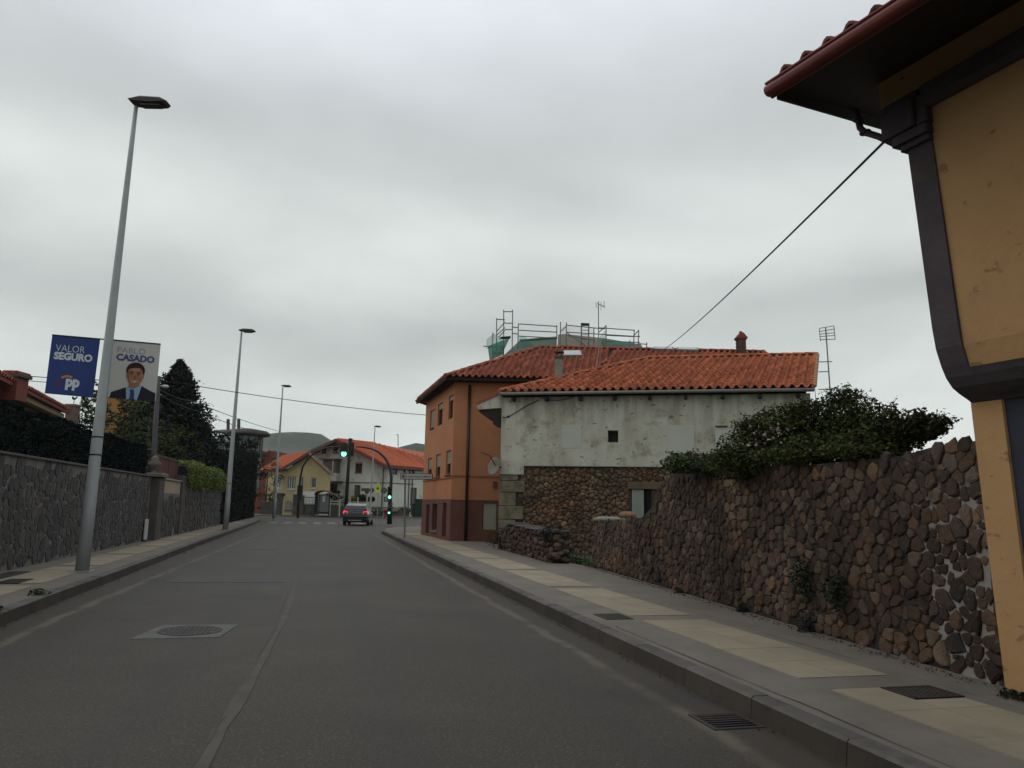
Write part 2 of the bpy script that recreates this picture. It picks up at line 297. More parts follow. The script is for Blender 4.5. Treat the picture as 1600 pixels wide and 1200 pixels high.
M['brownpanel'] = mat('brown_mortar_panel', (0.20, 0.165, 0.13), (0.17, 0.15, 0.12), scale=1)
M['leafd'] = mat('dark_hedge_leaf', (0.011, 0.018, 0.012), (0.008, 0.012, 0.009), scale=1, isl=0.5, rough=0.7, spec=0.08)
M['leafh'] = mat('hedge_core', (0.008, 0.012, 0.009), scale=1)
M['leafn'] = mat('screening_green', (0.009, 0.017, 0.016), (0.008, 0.014, 0.014), scale=2, isl=0.12, rough=0.9, spec=0.03)
M['leafb'] = mat('bramble_leaf', (0.072, 0.086, 0.026), (0.035, 0.044, 0.014), scale=1.2, isl=0.6, rough=0.7, spec=0.08)
M['leafi'] = mat('ivy_leaf', (0.17, 0.21, 0.045), (0.10, 0.14, 0.03), scale=1.5, isl=0.45, rough=0.6, spec=0.2)
M['leafs'] = mat('shrub_leaf', (0.05, 0.07, 0.022), (0.025, 0.038, 0.014), scale=1.0, isl=0.6, rough=0.6, spec=0.2)
M['leafp'] = mat('conifer_needles', (0.014, 0.021, 0.017), (0.009, 0.013, 0.011), scale=1.0, isl=0.5, rough=0.7, spec=0.15)
M['moss'] = mat('moss_green', (0.018, 0.028, 0.016), (0.012, 0.018, 0.011), scale=4, isl=0.4)
M['twig'] = mat('twig_bark', (0.05, 0.038, 0.028), scale=4)
M['petal'] = mat('pale_blossom', (0.38, 0.30, 0.28), (0.3, 0.2, 0.18), scale=3, isl=0.2)
M['redhouse'] = mat('dull_red_render', (0.22, 0.065, 0.05), (0.18, 0.055, 0.042), scale=1)
M['cream'] = mat('cream_render', (0.40, 0.33, 0.23), (0.34, 0.27, 0.18), scale=1)
M['yell'] = mat('yellow_render', (0.46, 0.37, 0.19), (0.41, 0.33, 0.165), scale=0.8, grime=(0.35, 0.25, 0.1), gscale=0.5)
M['amber'] = mat('amber_render', (0.36, 0.17, 0.045), (0.32, 0.15, 0.04), scale=0.8)
M['whitew'] = mat('stained_white_render', (0.62, 0.63, 0.57), (0.52, 0.52, 0.45), scale=0.5, detail=7, grime=(0.2, 0.19, 0.145), gscale=0.5, glo=0.55, ghi=0.8, stretch=(1, 1, 0.5))
M['fence'] = mat('dark_fence_stone', (0.10, 0.09, 0.08), (0.06, 0.055, 0.05), scale=2, bump=0.4)
M['railp'] = mat('pale_rail_paint', (0.42, 0.42, 0.30), scale=3)
M['greybox'] = mat('shelter_panel', (0.12, 0.12, 0.12), (0.09, 0.09, 0.09), rough=0.3, scale=2)
M['rust'] = mat('rusty_arch', (0.10, 0.055, 0.035), scale=2)
M['sheet'] = mat('maroon_sheet', (0.11, 0.035, 0.03), (0.085, 0.03, 0.026), scale=2)
M['bannerb'] = mat('banner_blue', (0.018, 0.045, 0.19), (0.016, 0.038, 0.165), rough=0.6, scale=1.5)
M['bannerw'] = mat('banner_white', (0.50, 0.49, 0.46), (0.46, 0.45, 0.42), rough=0.6, scale=1.5)
M['inkw'] = mat('white_ink', (0.62, 0.66, 0.70), rough=0.6)
M['inkb'] = mat('navy_ink', (0.045, 0.075, 0.19), rough=0.6)
M['inkl'] = mat('slate_blue_ink', (0.17, 0.20, 0.27), rough=0.6)
M['inko'] = mat('orange_ink', (0.50, 0.22, 0.03), rough=0.6)
M['inkr'] = mat('red_ink', (0.17, 0.02, 0.06), rough=0.6)
M['skin'] = mat('printed_skin', (0.33, 0.15, 0.09), (0.27, 0.12, 0.07), scale=12)
M['skinl'] = mat('printed_teeth', (0.5, 0.42, 0.38))
M['hair'] = mat('printed_hair', (0.028, 0.015, 0.010))
M['suit'] = mat('printed_suit', (0.012, 0.014, 0.025))
M['shirt'] = mat('printed_shirt', (0.25, 0.38, 0.50))
M['tie'] = mat('printed_tie', (0.02, 0.055, 0.17))
M['carg'] = mat('car_paint_grey', (0.085, 0.085, 0.095), rough=0.3, spec=0.6, coat=0.6)
M['carl'] = mat('car_paint_silver', (0.33, 0.34, 0.33), rough=0.35, metal=0.3, spec=0.6, coat=0.5)
M['tail'] = mat('lit_tail_lamp', (0.6, 0.02, 0.04), rough=0.3, emit=(1.0, 0.05, 0.09), estr=1.1)
M['tyre'] = mat('tyre_rubber', (0.012, 0.012, 0.012), rough=0.9)
M['plate'] = mat('number_plate', (0.5, 0.5, 0.48), rough=0.5)
M['lightg'] = mat('green_signal_lit', (0.1, 0.9, 0.6), emit=(0.28, 1.0, 0.68), estr=1.7)
M['sigbox'] = mat('signal_housing_green', (0.006, 0.03, 0.022), rough=0.5)
M['lensr'] = mat('unlit_red_lens', (0.05, 0.008, 0.008), rough=0.3)
M['signw'] = mat('sign_white', (0.42, 0.43, 0.40), rough=0.6)
M['signk'] = mat('sign_black', (0.015, 0.015, 0.018), rough=0.6)
M['signy'] = mat('sign_fluorescent_yellow', (0.62, 0.66, 0.03), rough=0.6)
M['signr'] = mat('sign_red', (0.25, 0.02, 0.03), rough=0.6)
M['signback'] = mat('sign_back_grey', (0.10, 0.10, 0.10), rough=0.6)
M['bin'] = mat('green_bin_plastic', (0.01, 0.035, 0.02), rough=0.6)
M['hill'] = mat('wooded_hillside', (0.045, 0.065, 0.04), (0.10, 0.105, 0.075), scale=0.011, detail=9, lo=0.42, hi=0.62, rough=1, spec=0)
M['brick'] = mat('old_brick', (0.14, 0.075, 0.055), (0.1, 0.055, 0.04), scale=6, isl=0.2)
M['whitepl'] = mat('white_marker', (0.5, 0.5, 0.5), rough=0.6)
M['dish'] = mat('weathered_dish', (0.20, 0.19, 0.155), (0.15, 0.14, 0.11), scale=3)
# ---------------------------------------------------------------- the ground, road, pavements
def asphalt():
    m = mat('asphalt', (0.056, 0.0455, 0.035), (0.044, 0.036, 0.028), rough=0.66, scale=0.35, detail=8, bump=0.35, bscale=160, spec=0.24, grime=(0.074, 0.061, 0.048), gscale=0.5, glo=0.5, ghi=0.75)
    t = m.node_tree; L = t.links.new; b = t.nodes['Principled BSDF']; src = b.inputs['Base Color'].links[0].from_socket
    geo = t.nodes.new('ShaderNodeNewGeometry'); sp = t.nodes.new('ShaderNodeSeparateXYZ'); L(geo.outputs['Position'], sp.inputs[0])
    def no(sc, de, vec=None):
        n = t.nodes.new('ShaderNodeTexNoise'); n.inputs['Scale'].default_value = sc; n.inputs['Detail'].default_value = de; L(vec or geo.outputs['Position'], n.inputs['Vector']); return n.outputs['Fac']
    def ma(op, a, c, e=None):
        n = t.nodes.new('ShaderNodeMath'); n.operation = op
        for i, q in enumerate((a, c, e)):
            if q is None: continue
            if isinstance(q, (int, float)): n.inputs[i].default_value = q
            else: L(q, n.inputs[i])
        return n.outputs[0]
    def mx_(f, A, c):
        x = t.nodes.new('ShaderNodeMix'); x.data_type = 'RGBA'; L(f, x.inputs[0]); L(A, x.inputs[6]); x.inputs[7].default_value = (*c, 1); return x.outputs[2]
    def rg(s_, a, c, d=0, e=1):
        r = t.nodes.new('ShaderNodeMapRange'); r.interpolation_type = 'SMOOTHSTEP'
        for i, q in enumerate((a, c, d, e)): r.inputs[i+1].default_value = q
        L(s_, r.inputs[0]); return r.outputs[0]
    wob = ma('MULTIPLY_ADD', no(1.1, 4), 0.22, -0.11)
    xx = ma('ADD', sp.outputs['X'], wob)
    near = rg(sp.outputs['Y'], 34, 42, 1, 0)
    speck = no(55, 2)
    # aggregate speckle
    c = src
    c = mx_(ma('MULTIPLY', rg(speck, 0.56, 0.68), 0.65), c, (0.13, 0.115, 0.095))
    c = mx_(ma('MULTIPLY', rg(no(34, 2), 0.57, 0.68), 0.7), c, (0.02, 0.017, 0.015))
    c = mx_(ma('MULTIPLY', rg(no(7, 5), 0.55, 0.75), 0.35), c, (0.03, 0.026, 0.022))
    # wheel tracks, slightly darker
    for xc, wd in ((-2.6, 0.35), (-1.1, 0.35), (0.55, 0.35), (2.0, 0.35)):
        c = mx_(ma('MULTIPLY', rg(ma('ABSOLUTE', ma('SUBTRACT', xx, xc), 0.0), 0.0, wd, 0.35, 0), near), c, (0.036, 0.032, 0.028))
    # silt lines by the two kerbs
    for xk, s_ in ((2.95, 1), (-3.30, -1)):
        d_ = ma('MULTIPLY', ma('SUBTRACT', xk, xx), s_)
        if s_ < 0: d_ = ma('ADD', d_, ma('MULTIPLY', rg(sp.outputs['Y'], 8, 40, 0, 0.38), -1.0))
        brown = ma('MULTIPLY', rg(d_, 0.26, 0.40, 1, 0), near); c = mx_(ma('MULTIPLY', brown, 0.7), c, (0.040, 0.030, 0.021))
        ln = ma('MULTIPLY', ma('MULTIPLY', rg(ma('ABSOLUTE', ma('SUBTRACT', d_, 0.40), 0.0), 0.015, 0.10, 1, 0), near), rg(no(2.6, 6), 0.24, 0.56))
        c = mx_(ma('MULTIPLY', ln, 0.6), c, (0.135, 0.108, 0.080))
    # a few dark cracked areas
    c = mx_(ma('MULTIPLY', rg(no(0.55, 7), 0.56, 0.66), 0.5), c, (0.030, 0.026, 0.022))
    L(c, b.inputs['Base Color']); return m
M['asphalt'] = asphalt()

obj('ground', MB().slab([(-2500, -400), (2500, -400), (2500, 3000), (-2500, 3000)], -0.5, -0.03), M['grass'], kind='structure')
road_xy = [(-3.5, -25), (3.2, -25), (3.2, 38.5), (3.8, 43), (6.0, 47.5), (14, 52.2), (60, 66), (60, 84), (20, 84), (-14, 84.5), (-60, 78), (-60, 74), (-14, 73), (-6.5, 69.5), (-4.6, 64), (-4.0, 50), (-3.7, 30), (-3.5, 12)]
b = MB(); k = len(road_xy); b.add([(x, y, 0) for x, y in road_xy]+[(x, y, -0.02) for x, y in road_xy], [tuple(range(k))]+[(i, (i+1) % k, (i+1) % k+k, i+k) for i in range(k)])
obj('road', b, M['asphalt'], kind='structure')
def kerb_paths():
    R = [(2.95, -4), (2.95, 8), (2.96, 20), (2.96, 32), (2.97, 38), (3.25, 41), (3.9, 44), (5.0, 46.2), (8, 48.6), (14, 51), (30, 56)]
    Lf = [(-3.25, -4), (-3.25, 8), (-3.35, 12), (-3.42, 17), (-3.58, 26), (-3.72, 40), (-3.85, 50), (-4.0, 58), (-4.5, 64), (-6.2, 69), (-9, 71.2), (-16, 72.5)]
    return R, Lf
KR, KL = kerb_paths()
def resample(path, step):
    out = []; d = 0.0; P = [Vector((x, y, 0)) for x, y in path]; out.append(P[0].copy()); rem = step
    for a, c in zip(P, P[1:]):
        L_ = (c-a).length; t = 0
        while L_-t >= rem: t += rem; out.append(a+(c-a)*(t/L_)); rem = step
        rem -= L_-t
    return out
ZP = 0.15
def pavement(name, path, sgn, width, far):
    base = MB(); P = resample(path, 1.0)
    inner = []; outer = []
    for i, p in enumerate(P):
        t = (P[min(i+1, len(P)-1)]-P[max(i-1, 0)]).normalized(); n = Vector((t.y, -t.x, 0))*sgn
        inner.append(p+n*0.15); outer.append(p+n*width(p.y))
    for i in range(len(P)-1):
        a, c, d, e = inner[i], inner[i+1], outer[i+1], outer[i]
        base.quad((a.x, a.y, ZP-.004), (c.x, c.y, ZP-.004), (d.x, d.y, ZP-.004), (e.x, e.y, ZP-.004))
        base.quad((a.x, a.y, ZP-.004), (a.x, a.y, -.02), (c.x, c.y, -.02), (c.x, c.y, ZP-.004))
    o = obj(name, base, M['conc'], kind='structure')
    # kerb stones, one metre each, as far as their joints can be told apart
    far_mb = MB()
    for i in range(len(P)-1):
        a, c = P[i], P[i+1]; t = (c-a).normalized(); n = Vector((t.y, -t.x, 0))*sgn
        g = 0.006 if i < 30 else 0.0
        a2, c2 = a+t*g, c-t*g; h = ZP+random.uniform(-.003, .003)
        ring = lambda q, : [tuple(q+Vector((0, 0, -.02))), tuple(q+n*0.012+Vector((0, 0, h-.018))), tuple(q+n*0.03+Vector((0, 0, h))), tuple(q+n*0.146+Vector((0, 0, h))), tuple(q+n*0.146+Vector((0, 0, -.02)))]
        if a.y < far:
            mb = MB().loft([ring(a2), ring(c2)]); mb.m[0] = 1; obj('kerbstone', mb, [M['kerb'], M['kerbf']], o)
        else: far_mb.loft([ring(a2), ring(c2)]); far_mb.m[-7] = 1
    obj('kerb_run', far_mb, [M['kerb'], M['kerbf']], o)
    return o, P
pr, PR_ = pavement('pavement_right', KR, 1, lambda y: 2.6 if y < 10 else (2.9 if y < 36 else 3.2), 30)
pl, PL_ = pavement('pavement_left', KL, -1, lambda y: 1.95, 34)
# beige slabs in bays between grey bands
def slabs(parent, x0f, x1f, starts, length, rows, cols, far, skip=()):
    far_mb = MB()
    for s0 in starts:
        for r in range(rows):
            for c in range(cols):
                ya, yb = s0+length*r/rows, s0+length*(r+1)/rows; g = 0.003
                xa = x0f(ya)+(x1f(ya)-x0f(ya))*c/cols; xb = x0f(ya)+(x1f(ya)-x0f(ya))*(c+1)/cols; sk = x0f(yb)-x0f(ya)
                if any(xa < q[1]-.02 and xb > q[0]+.02 and ya < q[3]-.02 and yb > q[2]+.02 for q in skip): continue
                z = ZP+.004+random.uniform(-.001, .001); P = [(xa+g, ya+g), (xb-g, ya+g), (xb-g+sk, yb-g), (xa+g+sk, yb-g)]
                if s0 < far: obj('paving_slab', MB().slab(P, ZP-.01, z), M['beige'], parent)
                else: far_mb.slab(P, ZP-.01, z)
    obj('slab_run', far_mb, M['beige'], parent)
cov = (4.04, 4.46, 4.72, 5.05)
slabs(pr, lambda y: 3.64, lambda y: 4.44, [5.45-3.38*2+0.02, 5.45-3.38, 5.45, 8.83, 12.2, 15.55, 18.9, 22.2, 25.5, 28.8, 32.1], 3.0, 5, 2, 18, skip=[cov])
lx = lambda y: -3.3-0.0155*max(0, min(y, 40)-8)
slabs(pl, lambda y: lx(y)-1.22, lambda y: lx(y)-0.52, [-0.6+3.38*i for i in range(12)]+[40.5, 44, 47.4], 3.0, 5, 1, 22)
# small pieces of slab left round the square service cover
for P in ([(3.64, 5.05), (4.44, 5.05), (4.44, 5.07), (3.64, 5.07)],): pass

def lid(name, label, cat, xs, ys, z, m, parent=None, ribs=0, group=None):
    t = thing(name, label, cat, ((xs[0]+xs[1])/2, (ys[0]+ys[1])/2, z), group)
    x0, x1, y0, y1 = *xs, *ys
    fr = MB()
    for q in ((x0, x1, y0, y0+.025), (x0, x1, y1-.025, y1), (x0, x0+.025, y0+.025, y1-.025), (x1-.025, x1, y0+.025, y1-.025)): fr.box(*q, z-.01, z+.007)
    obj('rim', fr, M['iron'], t)
    pl_ = MB().box(x0+.028, x1-.028, y0+.028, y1-.028, z-.01, z+.005)
    for i in range(7):
        for j in range(7):
            u = x0+.05+(x1-x0-.1)*i/6.0; v = y0+.05+(y1-y0-.1)*j/6.0; pl_.box(u-.012, u+.012, v-.004, v+.004, z+.005, z+.008)
    obj('cover_plate', pl_, m, t); return t
lid('service_cover', 'dark square service cover set in the beige slabs nearest the ochre house', 'manhole cover', (4.04, 4.46), (4.72, 5.05), ZP+.004, M['iron_brown'])
lid('service_cover', 'small dark service cover beside the right kerb stones, before a beige bay', 'manhole cover', (3.26, 3.60), (8.58, 9.02), ZP-.002, M['iron_brown'])
lid('service_cover', 'dark rectangular service cover in the left pavement at the foot of the slate wall', 'manhole cover', (-4.50, -4.18), (12.86, 13.5), ZP+.006, M['iron_brown'])
lid('service_cover', 'thin dark service cover on the left pavement, close against the slate wall', 'manhole cover', (-4.98, -4.70), (13.6, 14.9), ZP-.002, M['iron_brown'])
# storm drain
t = thing('storm_drain', 'cast iron storm drain grate in the gutter of the right kerb', 'drain grate', (2.75, 4.96, 0))
mb = MB()
for q in ((2.56, 2.93, 4.78, 4.81), (2.56, 2.93, 5.12, 5.15), (2.56, 2.59, 4.81, 5.12), (2.90, 2.93, 4.81, 5.12)): mb.box(*q, -.015, .008)
obj('rim', mb, M['iron_brown'], t)
obj('pit', MB().box(2.59, 2.90, 4.81, 5.12, -.015, .002), M['black'], t)
for i in range(6): obj('bar', MB().box(2.592, 2.898, 4.835+.05*i, 4.855+.05*i, .002, .009), M['iron_brown'] if i > 2 else M['black'], t)
# round manhole in a concrete square
t = thing('manhole', 'round iron manhole cover set in a pale concrete square on the road', 'manhole cover', (-1.2, 9.2, 0))
cx, cy = -1.28, 9.2
mb = MB(); P = [(-1.78, 8.74), (-0.93, 8.76), (-0.82, 9.62), (-1.64, 9.64)]
mb.slab(P, -.01, .006); obj('concrete_surround', mb, M['patch'], t)
mb = MB().lathe((cx, cy, 0), [(.33, -.01), (.33, .012), (.30, .012), (.30, .008)], 28); obj('rim', mb, M['iron'], t)
mb = MB().lathe((cx, cy, 0), [(.295, -.01), (.295, .011)], 28)
for i in range(-5, 6):
    for j in range(-5, 6):
        if math.hypot(i, j) < 5.2: mb.box(cx+i*.05-.016, cx+i*.05+.016, cy+j*.05-.016, cy+j*.05+.016, .011, .016)
obj('cover_plate', mb, M['patch2'], t)
# repairs and the seam along the middle
mb = MB(); mb.slab([(-2.5, 14.5), (-0.52, 14.5), (-0.58, 15.87), (-2.4, 15.87)], -.01, .005)
obj('road_repair', mb, M['patch2'], kind='structure')
mb = MB(); mb.slab([(-2.0, 24.5), (-1.2, 24.5), (-1.2, 25.0), (-2.0, 25.0)], -.01, .005); obj('road_repair', mb, M['iron'], kind='structure')
def strip(name, pts, w0, w1, m, z, jit=0.02):
    mb = MB(); P = resample(pts, 0.22); prev = None; ph = random.random()*9
    for i, p in enumerate(P):
        wv = w0+(w1-w0)*abs(math.sin(i*.37+ph)*math.sin(i*.11)); jx = random.uniform(-jit, jit)
        cur = ((p.x+jx-wv/2, p.y, z), (p.x+jx+wv/2, p.y, z))
        if prev: mb.quad(prev[0], prev[1], cur[1], cur[0])
        prev = cur
    return obj(name, mb, m, kind='structure', fix=False)
seam = [(-0.62, 2.0), (-0.54, 4.6), (-0.43, 7.0), (-0.34, 10), (-0.32, 13.4), (-0.36, 24), (-0.30, 32), (-0.1, 41), (0.2, 49), (0.9, 55)]
strip('road_seam', seam, .05, .11, mat('seam_filler', (0.098, 0.088, 0.074), (0.07, 0.062, 0.053), scale=3, bump=0.3, bscale=80), .004, .006)
strip('road_crack', [(-.47, 7.6), (-.42, 8.6), (-.40, 9.4), (-.38, 10.2)], .004, .012, M['iron'], .006, .018)
strip('road_crack', [(1.0, 5.6), (1.25, 5.75), (1.5, 6.0), (1.75, 6.05), (1.9, 6.3)], .004, .012, M['iron'], .004, .02)
strip('road_crack', [(2.0, 11.5), (2.2, 12.8), (2.35, 14.6), (2.3, 16)], .006, .03, M['iron'], .004, .03)
# zebra crossing and stop line beyond the car
def stripe(x0, x1, y0, y1): obj('crossing_stripe', MB().slab([(x0, y0), (x1, y0+.15), (x1, y1+.15), (x0, y1)], -.005, .004), M['paintw'], kind='structure')
for i in range(7): stripe(-3.3+i*0.98, -2.8+i*0.98, 53.6, 59.0)
obj('stop_line', MB().slab([(-0.1, 52.2), (3.4, 52.4), (3.4, 52.9), (-0.1, 52.7)], -.005, .004), M['paintw'], kind='structure')
obj('edge_line', MB().slab([(5.0, 55.0), (16.0, 60.0), (16.0, 60.5), (5.0, 55.4)], -.005, .004), M['paintw'], kind='structure')
# pavement on the far side of the junction
far_pave = obj('pavement_far', MB().slab([(-60, 74.5), (-16, 79.4), (-2, 81.5), (14, 84), (60, 88), (60, 92), (14, 88), (-16, 84), (-60, 80)], -.02, .12), M['conc'], kind='structure')

# ---------------------------------------------------------------- foliage
def leaves(name, centres, size, m, parent=None, aspect=0.55, up=0.0, **k):
    """every leaf is a small folded quad at its centre"""
    c = np.asarray(centres, float); n = len(c)
    a = rng.normal(size=(n, 3)); a[:, 2] *= 0.6; a /= np.linalg.norm(a, axis=1)[:, None]; q = rng.normal(size=(n, 3)); bb = np.cross(a, q); bb /= np.linalg.norm(bb, axis=1)[:, None]
    s = (size*rng.uniform(0.6, 1.35, n))[:, None]; aa = a*s; bb = bb*s*aspect
    V = np.stack([c-aa, c+bb*0.9, c+aa, c-bb*0.9], 1).reshape(-1, 3)
    org = Vector(((V[:, 0].min()+V[:, 0].max())/2, (V[:, 1].min()+V[:, 1].max())/2, V[:, 2].min()))
    me = bpy.data.meshes.new(name); base = WL[parent] if parent is not None else Vector((0, 0, 0))
    me.vertices.add(4*n); me.vertices.foreach_set('co', (V-np.array(org)).ravel()); me.loops.add(4*n); me.loops.foreach_set('vertex_index', np.arange(4*n, dtype=np.int32))
    me.polygons.add(n); me.polygons.foreach_set('loop_start', np.arange(0, 4*n, 4, dtype=np.int32)); me.polygons.foreach_set('loop_total', np.full(n, 4, np.int32)); me.update(calc_edges=True)
    me.materials.append(m); o = bpy.data.objects.new(name, me); COL.objects.link(o); o.parent = parent; o.location = org-base; WL[o] = org; setp(o, **k); return o
def clump(c, r, n, hollow=0.45):
    d = rng.normal(size=(n, 3)); d /= np.linalg.norm(d, axis=1)[:, None]; rr = (hollow+(1-hollow)*rng.random(n)**0.6)[:, None]
    return np.array(c)+d*rr*np.array(r)
TIPS = []
def twigs(mb, base, tip, r=.01, n=4, wob=.06):
    base, tip = Vector(base), Vector(tip); TIPS.append((tuple(base), tuple(tip))); mb.tube([tuple(base.lerp(tip, i/n)+Vector((random.uniform(-wob, wob), random.uniform(-wob, wob), 0))*(0 if i == 0 else 1)) for i in range(n+1)], [r*(1-.8*i/n) for i in range(n+1)], 5)
def hedge_box(name, label, fr, u0, u1, n0, n1, zf, m, core, dens, leaf, jag=.05, cat='hedge', z0=lambda u: 0.0):
    t = thing(name, label, cat, fr.pt((u0+u1)/2, (n0+n1)/2, z0((u0+u1)/2)))
    mb = MB(); st = max(2, int((u1-u0)/.8))
    rings = []
    for i in range(st+1):
        u = u0+(u1-u0)*i/st; zt = zf(u)-.06; zb = z0(u)
        rings.append([fr.pt(u, n0+.05, zb), fr.pt(u, n1-.05, zb), fr.pt(u, n1-.05, zt-.05), fr.pt(u, n1-.15, zt), fr.pt(u, n0+.15, zt), fr.pt(u, n0+.05, zt-.05)])
    obj('hedge_core', mb.loft(rings), core, t)
    L_ = u1-u0; hh = np.mean([zf(u0)-z0(u0), zf(u1)-z0(u1)]); C = []
    nf = int(L_*hh*dens); nt_ = int(L_*(abs(n1-n0))*dens*1.3)
    for _ in range(nf):
        u = random.uniform(u0, u1); C.append(fr.pt(u, n1+random.gauss(-.02, jag), random.uniform(z0(u), zf(u))))
    for _ in range(nt_):
        u = random.uniform(u0, u1); C.append(fr.pt(u, random.uniform(n0, n1), zf(u)+random.gauss(-.03, jag)))
    for ue in (u0, u1):
        for _ in range(int(hh*abs(n1-n0)*dens)): C.append(fr.pt(ue+random.gauss(0, jag), random.uniform(n0, n1), random.uniform(z0(ue), zf(ue))))
    leaves('foliage', C, leaf, m, t); return t

# ---------------------------------------------------------------- fieldstones fitted together
def cells(U, Z, su, sz, jit, seed, inside, hard=7.0, gap=.012, na=10, rj=.10):
    """irregular fitted stones on a wall face: list of (u, z, outline radii)"""
    R = np.random.default_rng(seed); S = []
    nz_ = int(math.ceil(Z/sz))+2; nu = int(math.ceil(U/su))+2
    for j in range(-1, nz_):
        for i in range(-1, nu):
            S.append(((i+.5*(j % 2)+.5+R.uniform(-jit, jit))*su*1.0, (j+.5+R.uniform(-jit, jit))*sz))
    # drop some sites so that big stones sit among small ones
    S = np.array(S); keep = R.random(len(S)) > 0.10; S = S[keep]; out = []; Wt = R.uniform(.55, 1.5, len(S))**1.3
    ang = np.arange(na)*2*math.pi/na+.2; dirs = np.stack([np.cos(ang), np.sin(ang)], 1)
    for k in range(len(S)):
        u, z = S[k]
        if not inside(u, z): continue
        d = S-S[k]; r2 = (d**2).sum(1); r2[k] = 1e9; idx = np.argsort(r2)[:18]; dd = d[idx]; ln = np.sqrt(r2[idx]); nn = dd/ln[:, None]; h = ln*(Wt[k]/(Wt[k]+Wt[idx]))-gap
        cosv = dirs@nn.T; f = np.maximum(cosv, 0)/np.maximum(h, .004)
        rad = (f**hard).sum(1)**(-1/hard)
        out.append((u, z, rad*R.uniform(1-rj, 1.02, na), ang))
    return out
def stone_geo(c, fr, n0, depth, prof, jag=True):
    u, z, rad, ang = c; rings = []
    for sc, h in prof:
        jj = .16 if 0 < h and jag else 0.0; rings.append([fr.pt(u+math.cos(a)*r*sc*(1+random.uniform(-jj, jj)*.6), n0+depth*h*(1+random.uniform(-jj, jj)), z+math.sin(a)*r*sc*(1+random.uniform(-jj, jj)*.6)) for a, r in zip(ang, rad)])
    v = [p for r in rings for p in r]; k = len(ang); f = []
    for r in range(len(rings)-1):
        for i in range(k): j = (i+1) % k; f.append((r*k+i, r*k+j, (r+1)*k+j, (r+1)*k+i))
    off = random.uniform(-.25, .25); v.append(fr.pt(u+off*rad.min(), n0+depth*1.0*prof[-1][1]+depth*.06, z+random.uniform(-.2, .2)*rad.min())); q = (len(rings)-1)*k
    for i in range(k): f.append((q+i, q+(i+1) % k, len(v)-1))
    return v, f
def lay(cs, fr, n0, dfun, prof, m, parent, name, stuff_name, limit=295, smooth=True, minpx=0, jag=None):
    def size(c):
        p = fr.pt(c[0], 0, c[1]); d = np.array(p)-CP; D = max(1.0, float(d@FH)); px = 800+FPX*float(d@RT)/max(.5, float(d@fw))
        if not -80 < px < 1680: return 0
        return float(np.mean(c[2]))/D
    order = sorted(range(len(cs)), key=lambda i: -size(cs[i])); big = set(i for i in order[:limit] if size(cs[i])*2*FPX > minpx); rest_v = []; rest_f = []
    for i, c in enumerate(cs):
        v, f = stone_geo(c, fr, n0, dfun(c), prof, smooth if jag is None else jag)
        if i in big: mk(name, v, f, m, parent, smooth, True)
        else:
            k = len(rest_v); rest_v += v; rest_f += [tuple(a+k for a in g) for g in f]
    if rest_v: o = mk(stuff_name, rest_v, rest_f, m, parent, smooth, True); o['kind'] = 'stuff'
ROUND = [(1.03, -.4), (.97, .66), (.78, 1.0)]
FLAT = [(1.0, -.4), (1.0, .7), (.93, 1.0)]

# ---------------------------------------------------------------- right: the old fieldstone garden wall
FW = Frame((5.02, 5.02), (5.86, 16.3), flip=True)      # u runs away from the viewer, n faces the road
if FW.n[0] > 0: FW.n = -FW.n
top_px = [(1515, 683), (1460, 690), (1400, 708), (1260, 722), (1150, 727), (1060, 734), (1030, 752), (1015, 790), (1000, 806), (940, 812), (925, 818)]
top_uz = sorted(FW.uv(x, y) for x, y in top_px)
top_uz = [(0.0, top_uz[0][1])]+top_uz+[(FW.len, top_uz[-1][1])]
def wall_top(u):
    return float(np.interp(u, [a for a, c in top_uz], [c for a, c in top_uz]))
t = thing('fieldstone_wall', 'tall brown fieldstone garden wall along the right pavement with bramble on top', 'wall', FW.pt(5, -.2, ZP))
mb = MB(); us = sorted(set([0, FW.len]+[q*.5 for q in range(1, int(FW.len*2))]+[a for a, c in top_uz if 0 < a < FW.len]))
rings = [[FW.pt(u, -.50, 0), FW.pt(u, -.035, 0), FW.pt(u, -.035, wall_top(u)-.03), FW.pt(u, -.50, wall_top(u)-.02)] for u in us]
mm = M['mortar']
# pale lime mortar shows near the ochre house
mt = mm.node_tree; bb = mt.nodes['Principled BSDF']; src = bb.inputs['Base Color'].links[0].from_socket
ge = mt.nodes.new('ShaderNodeNewGeometry'); sp_ = mt.nodes.new('ShaderNodeSeparateXYZ'); mt.links.new(ge.outputs['Position'], sp_.inputs[0])
nn_ = mt.nodes.new('ShaderNodeTexNoise'); nn_.inputs['Scale'].default_value = 2.2; mt.links.new(ge.outputs['Position'], nn_.inputs['Vector'])
ma_ = mt.nodes.new('ShaderNodeMath'); ma_.operation = 'MULTIPLY_ADD'; ma_.inputs[1].default_value = -2.6; mt.links.new(nn_.outputs['Fac'], ma_.inputs[0]); mt.links.new(sp_.outputs['Y'], ma_.inputs[2])
mr_ = mt.nodes.new('ShaderNodeMapRange'); mr_.inputs[1].default_value = 4.2; mr_.inputs[2].default_value = 4.5; mr_.inputs[3].default_value = 1; mr_.inputs[4].default_value = 0; mt.links.new(ma_.outputs[0], mr_.inputs[0])
mz_ = mt.nodes.new('ShaderNodeMapRange'); mz_.inputs[1].default_value = 1.55; mz_.inputs[2].default_value = 1.75; mz_.inputs[3].default_value = 1; mz_.inputs[4].default_value = 0.15; mt.links.new(sp_.outputs['Z'], mz_.inputs[0])
mul = mt.nodes.new('ShaderNodeMath'); mul.operation = 'MULTIPLY'; mt.links.new(mr_.outputs[0], mul.inputs[0]); mt.links.new(mz_.outputs[0], mul.inputs[1])
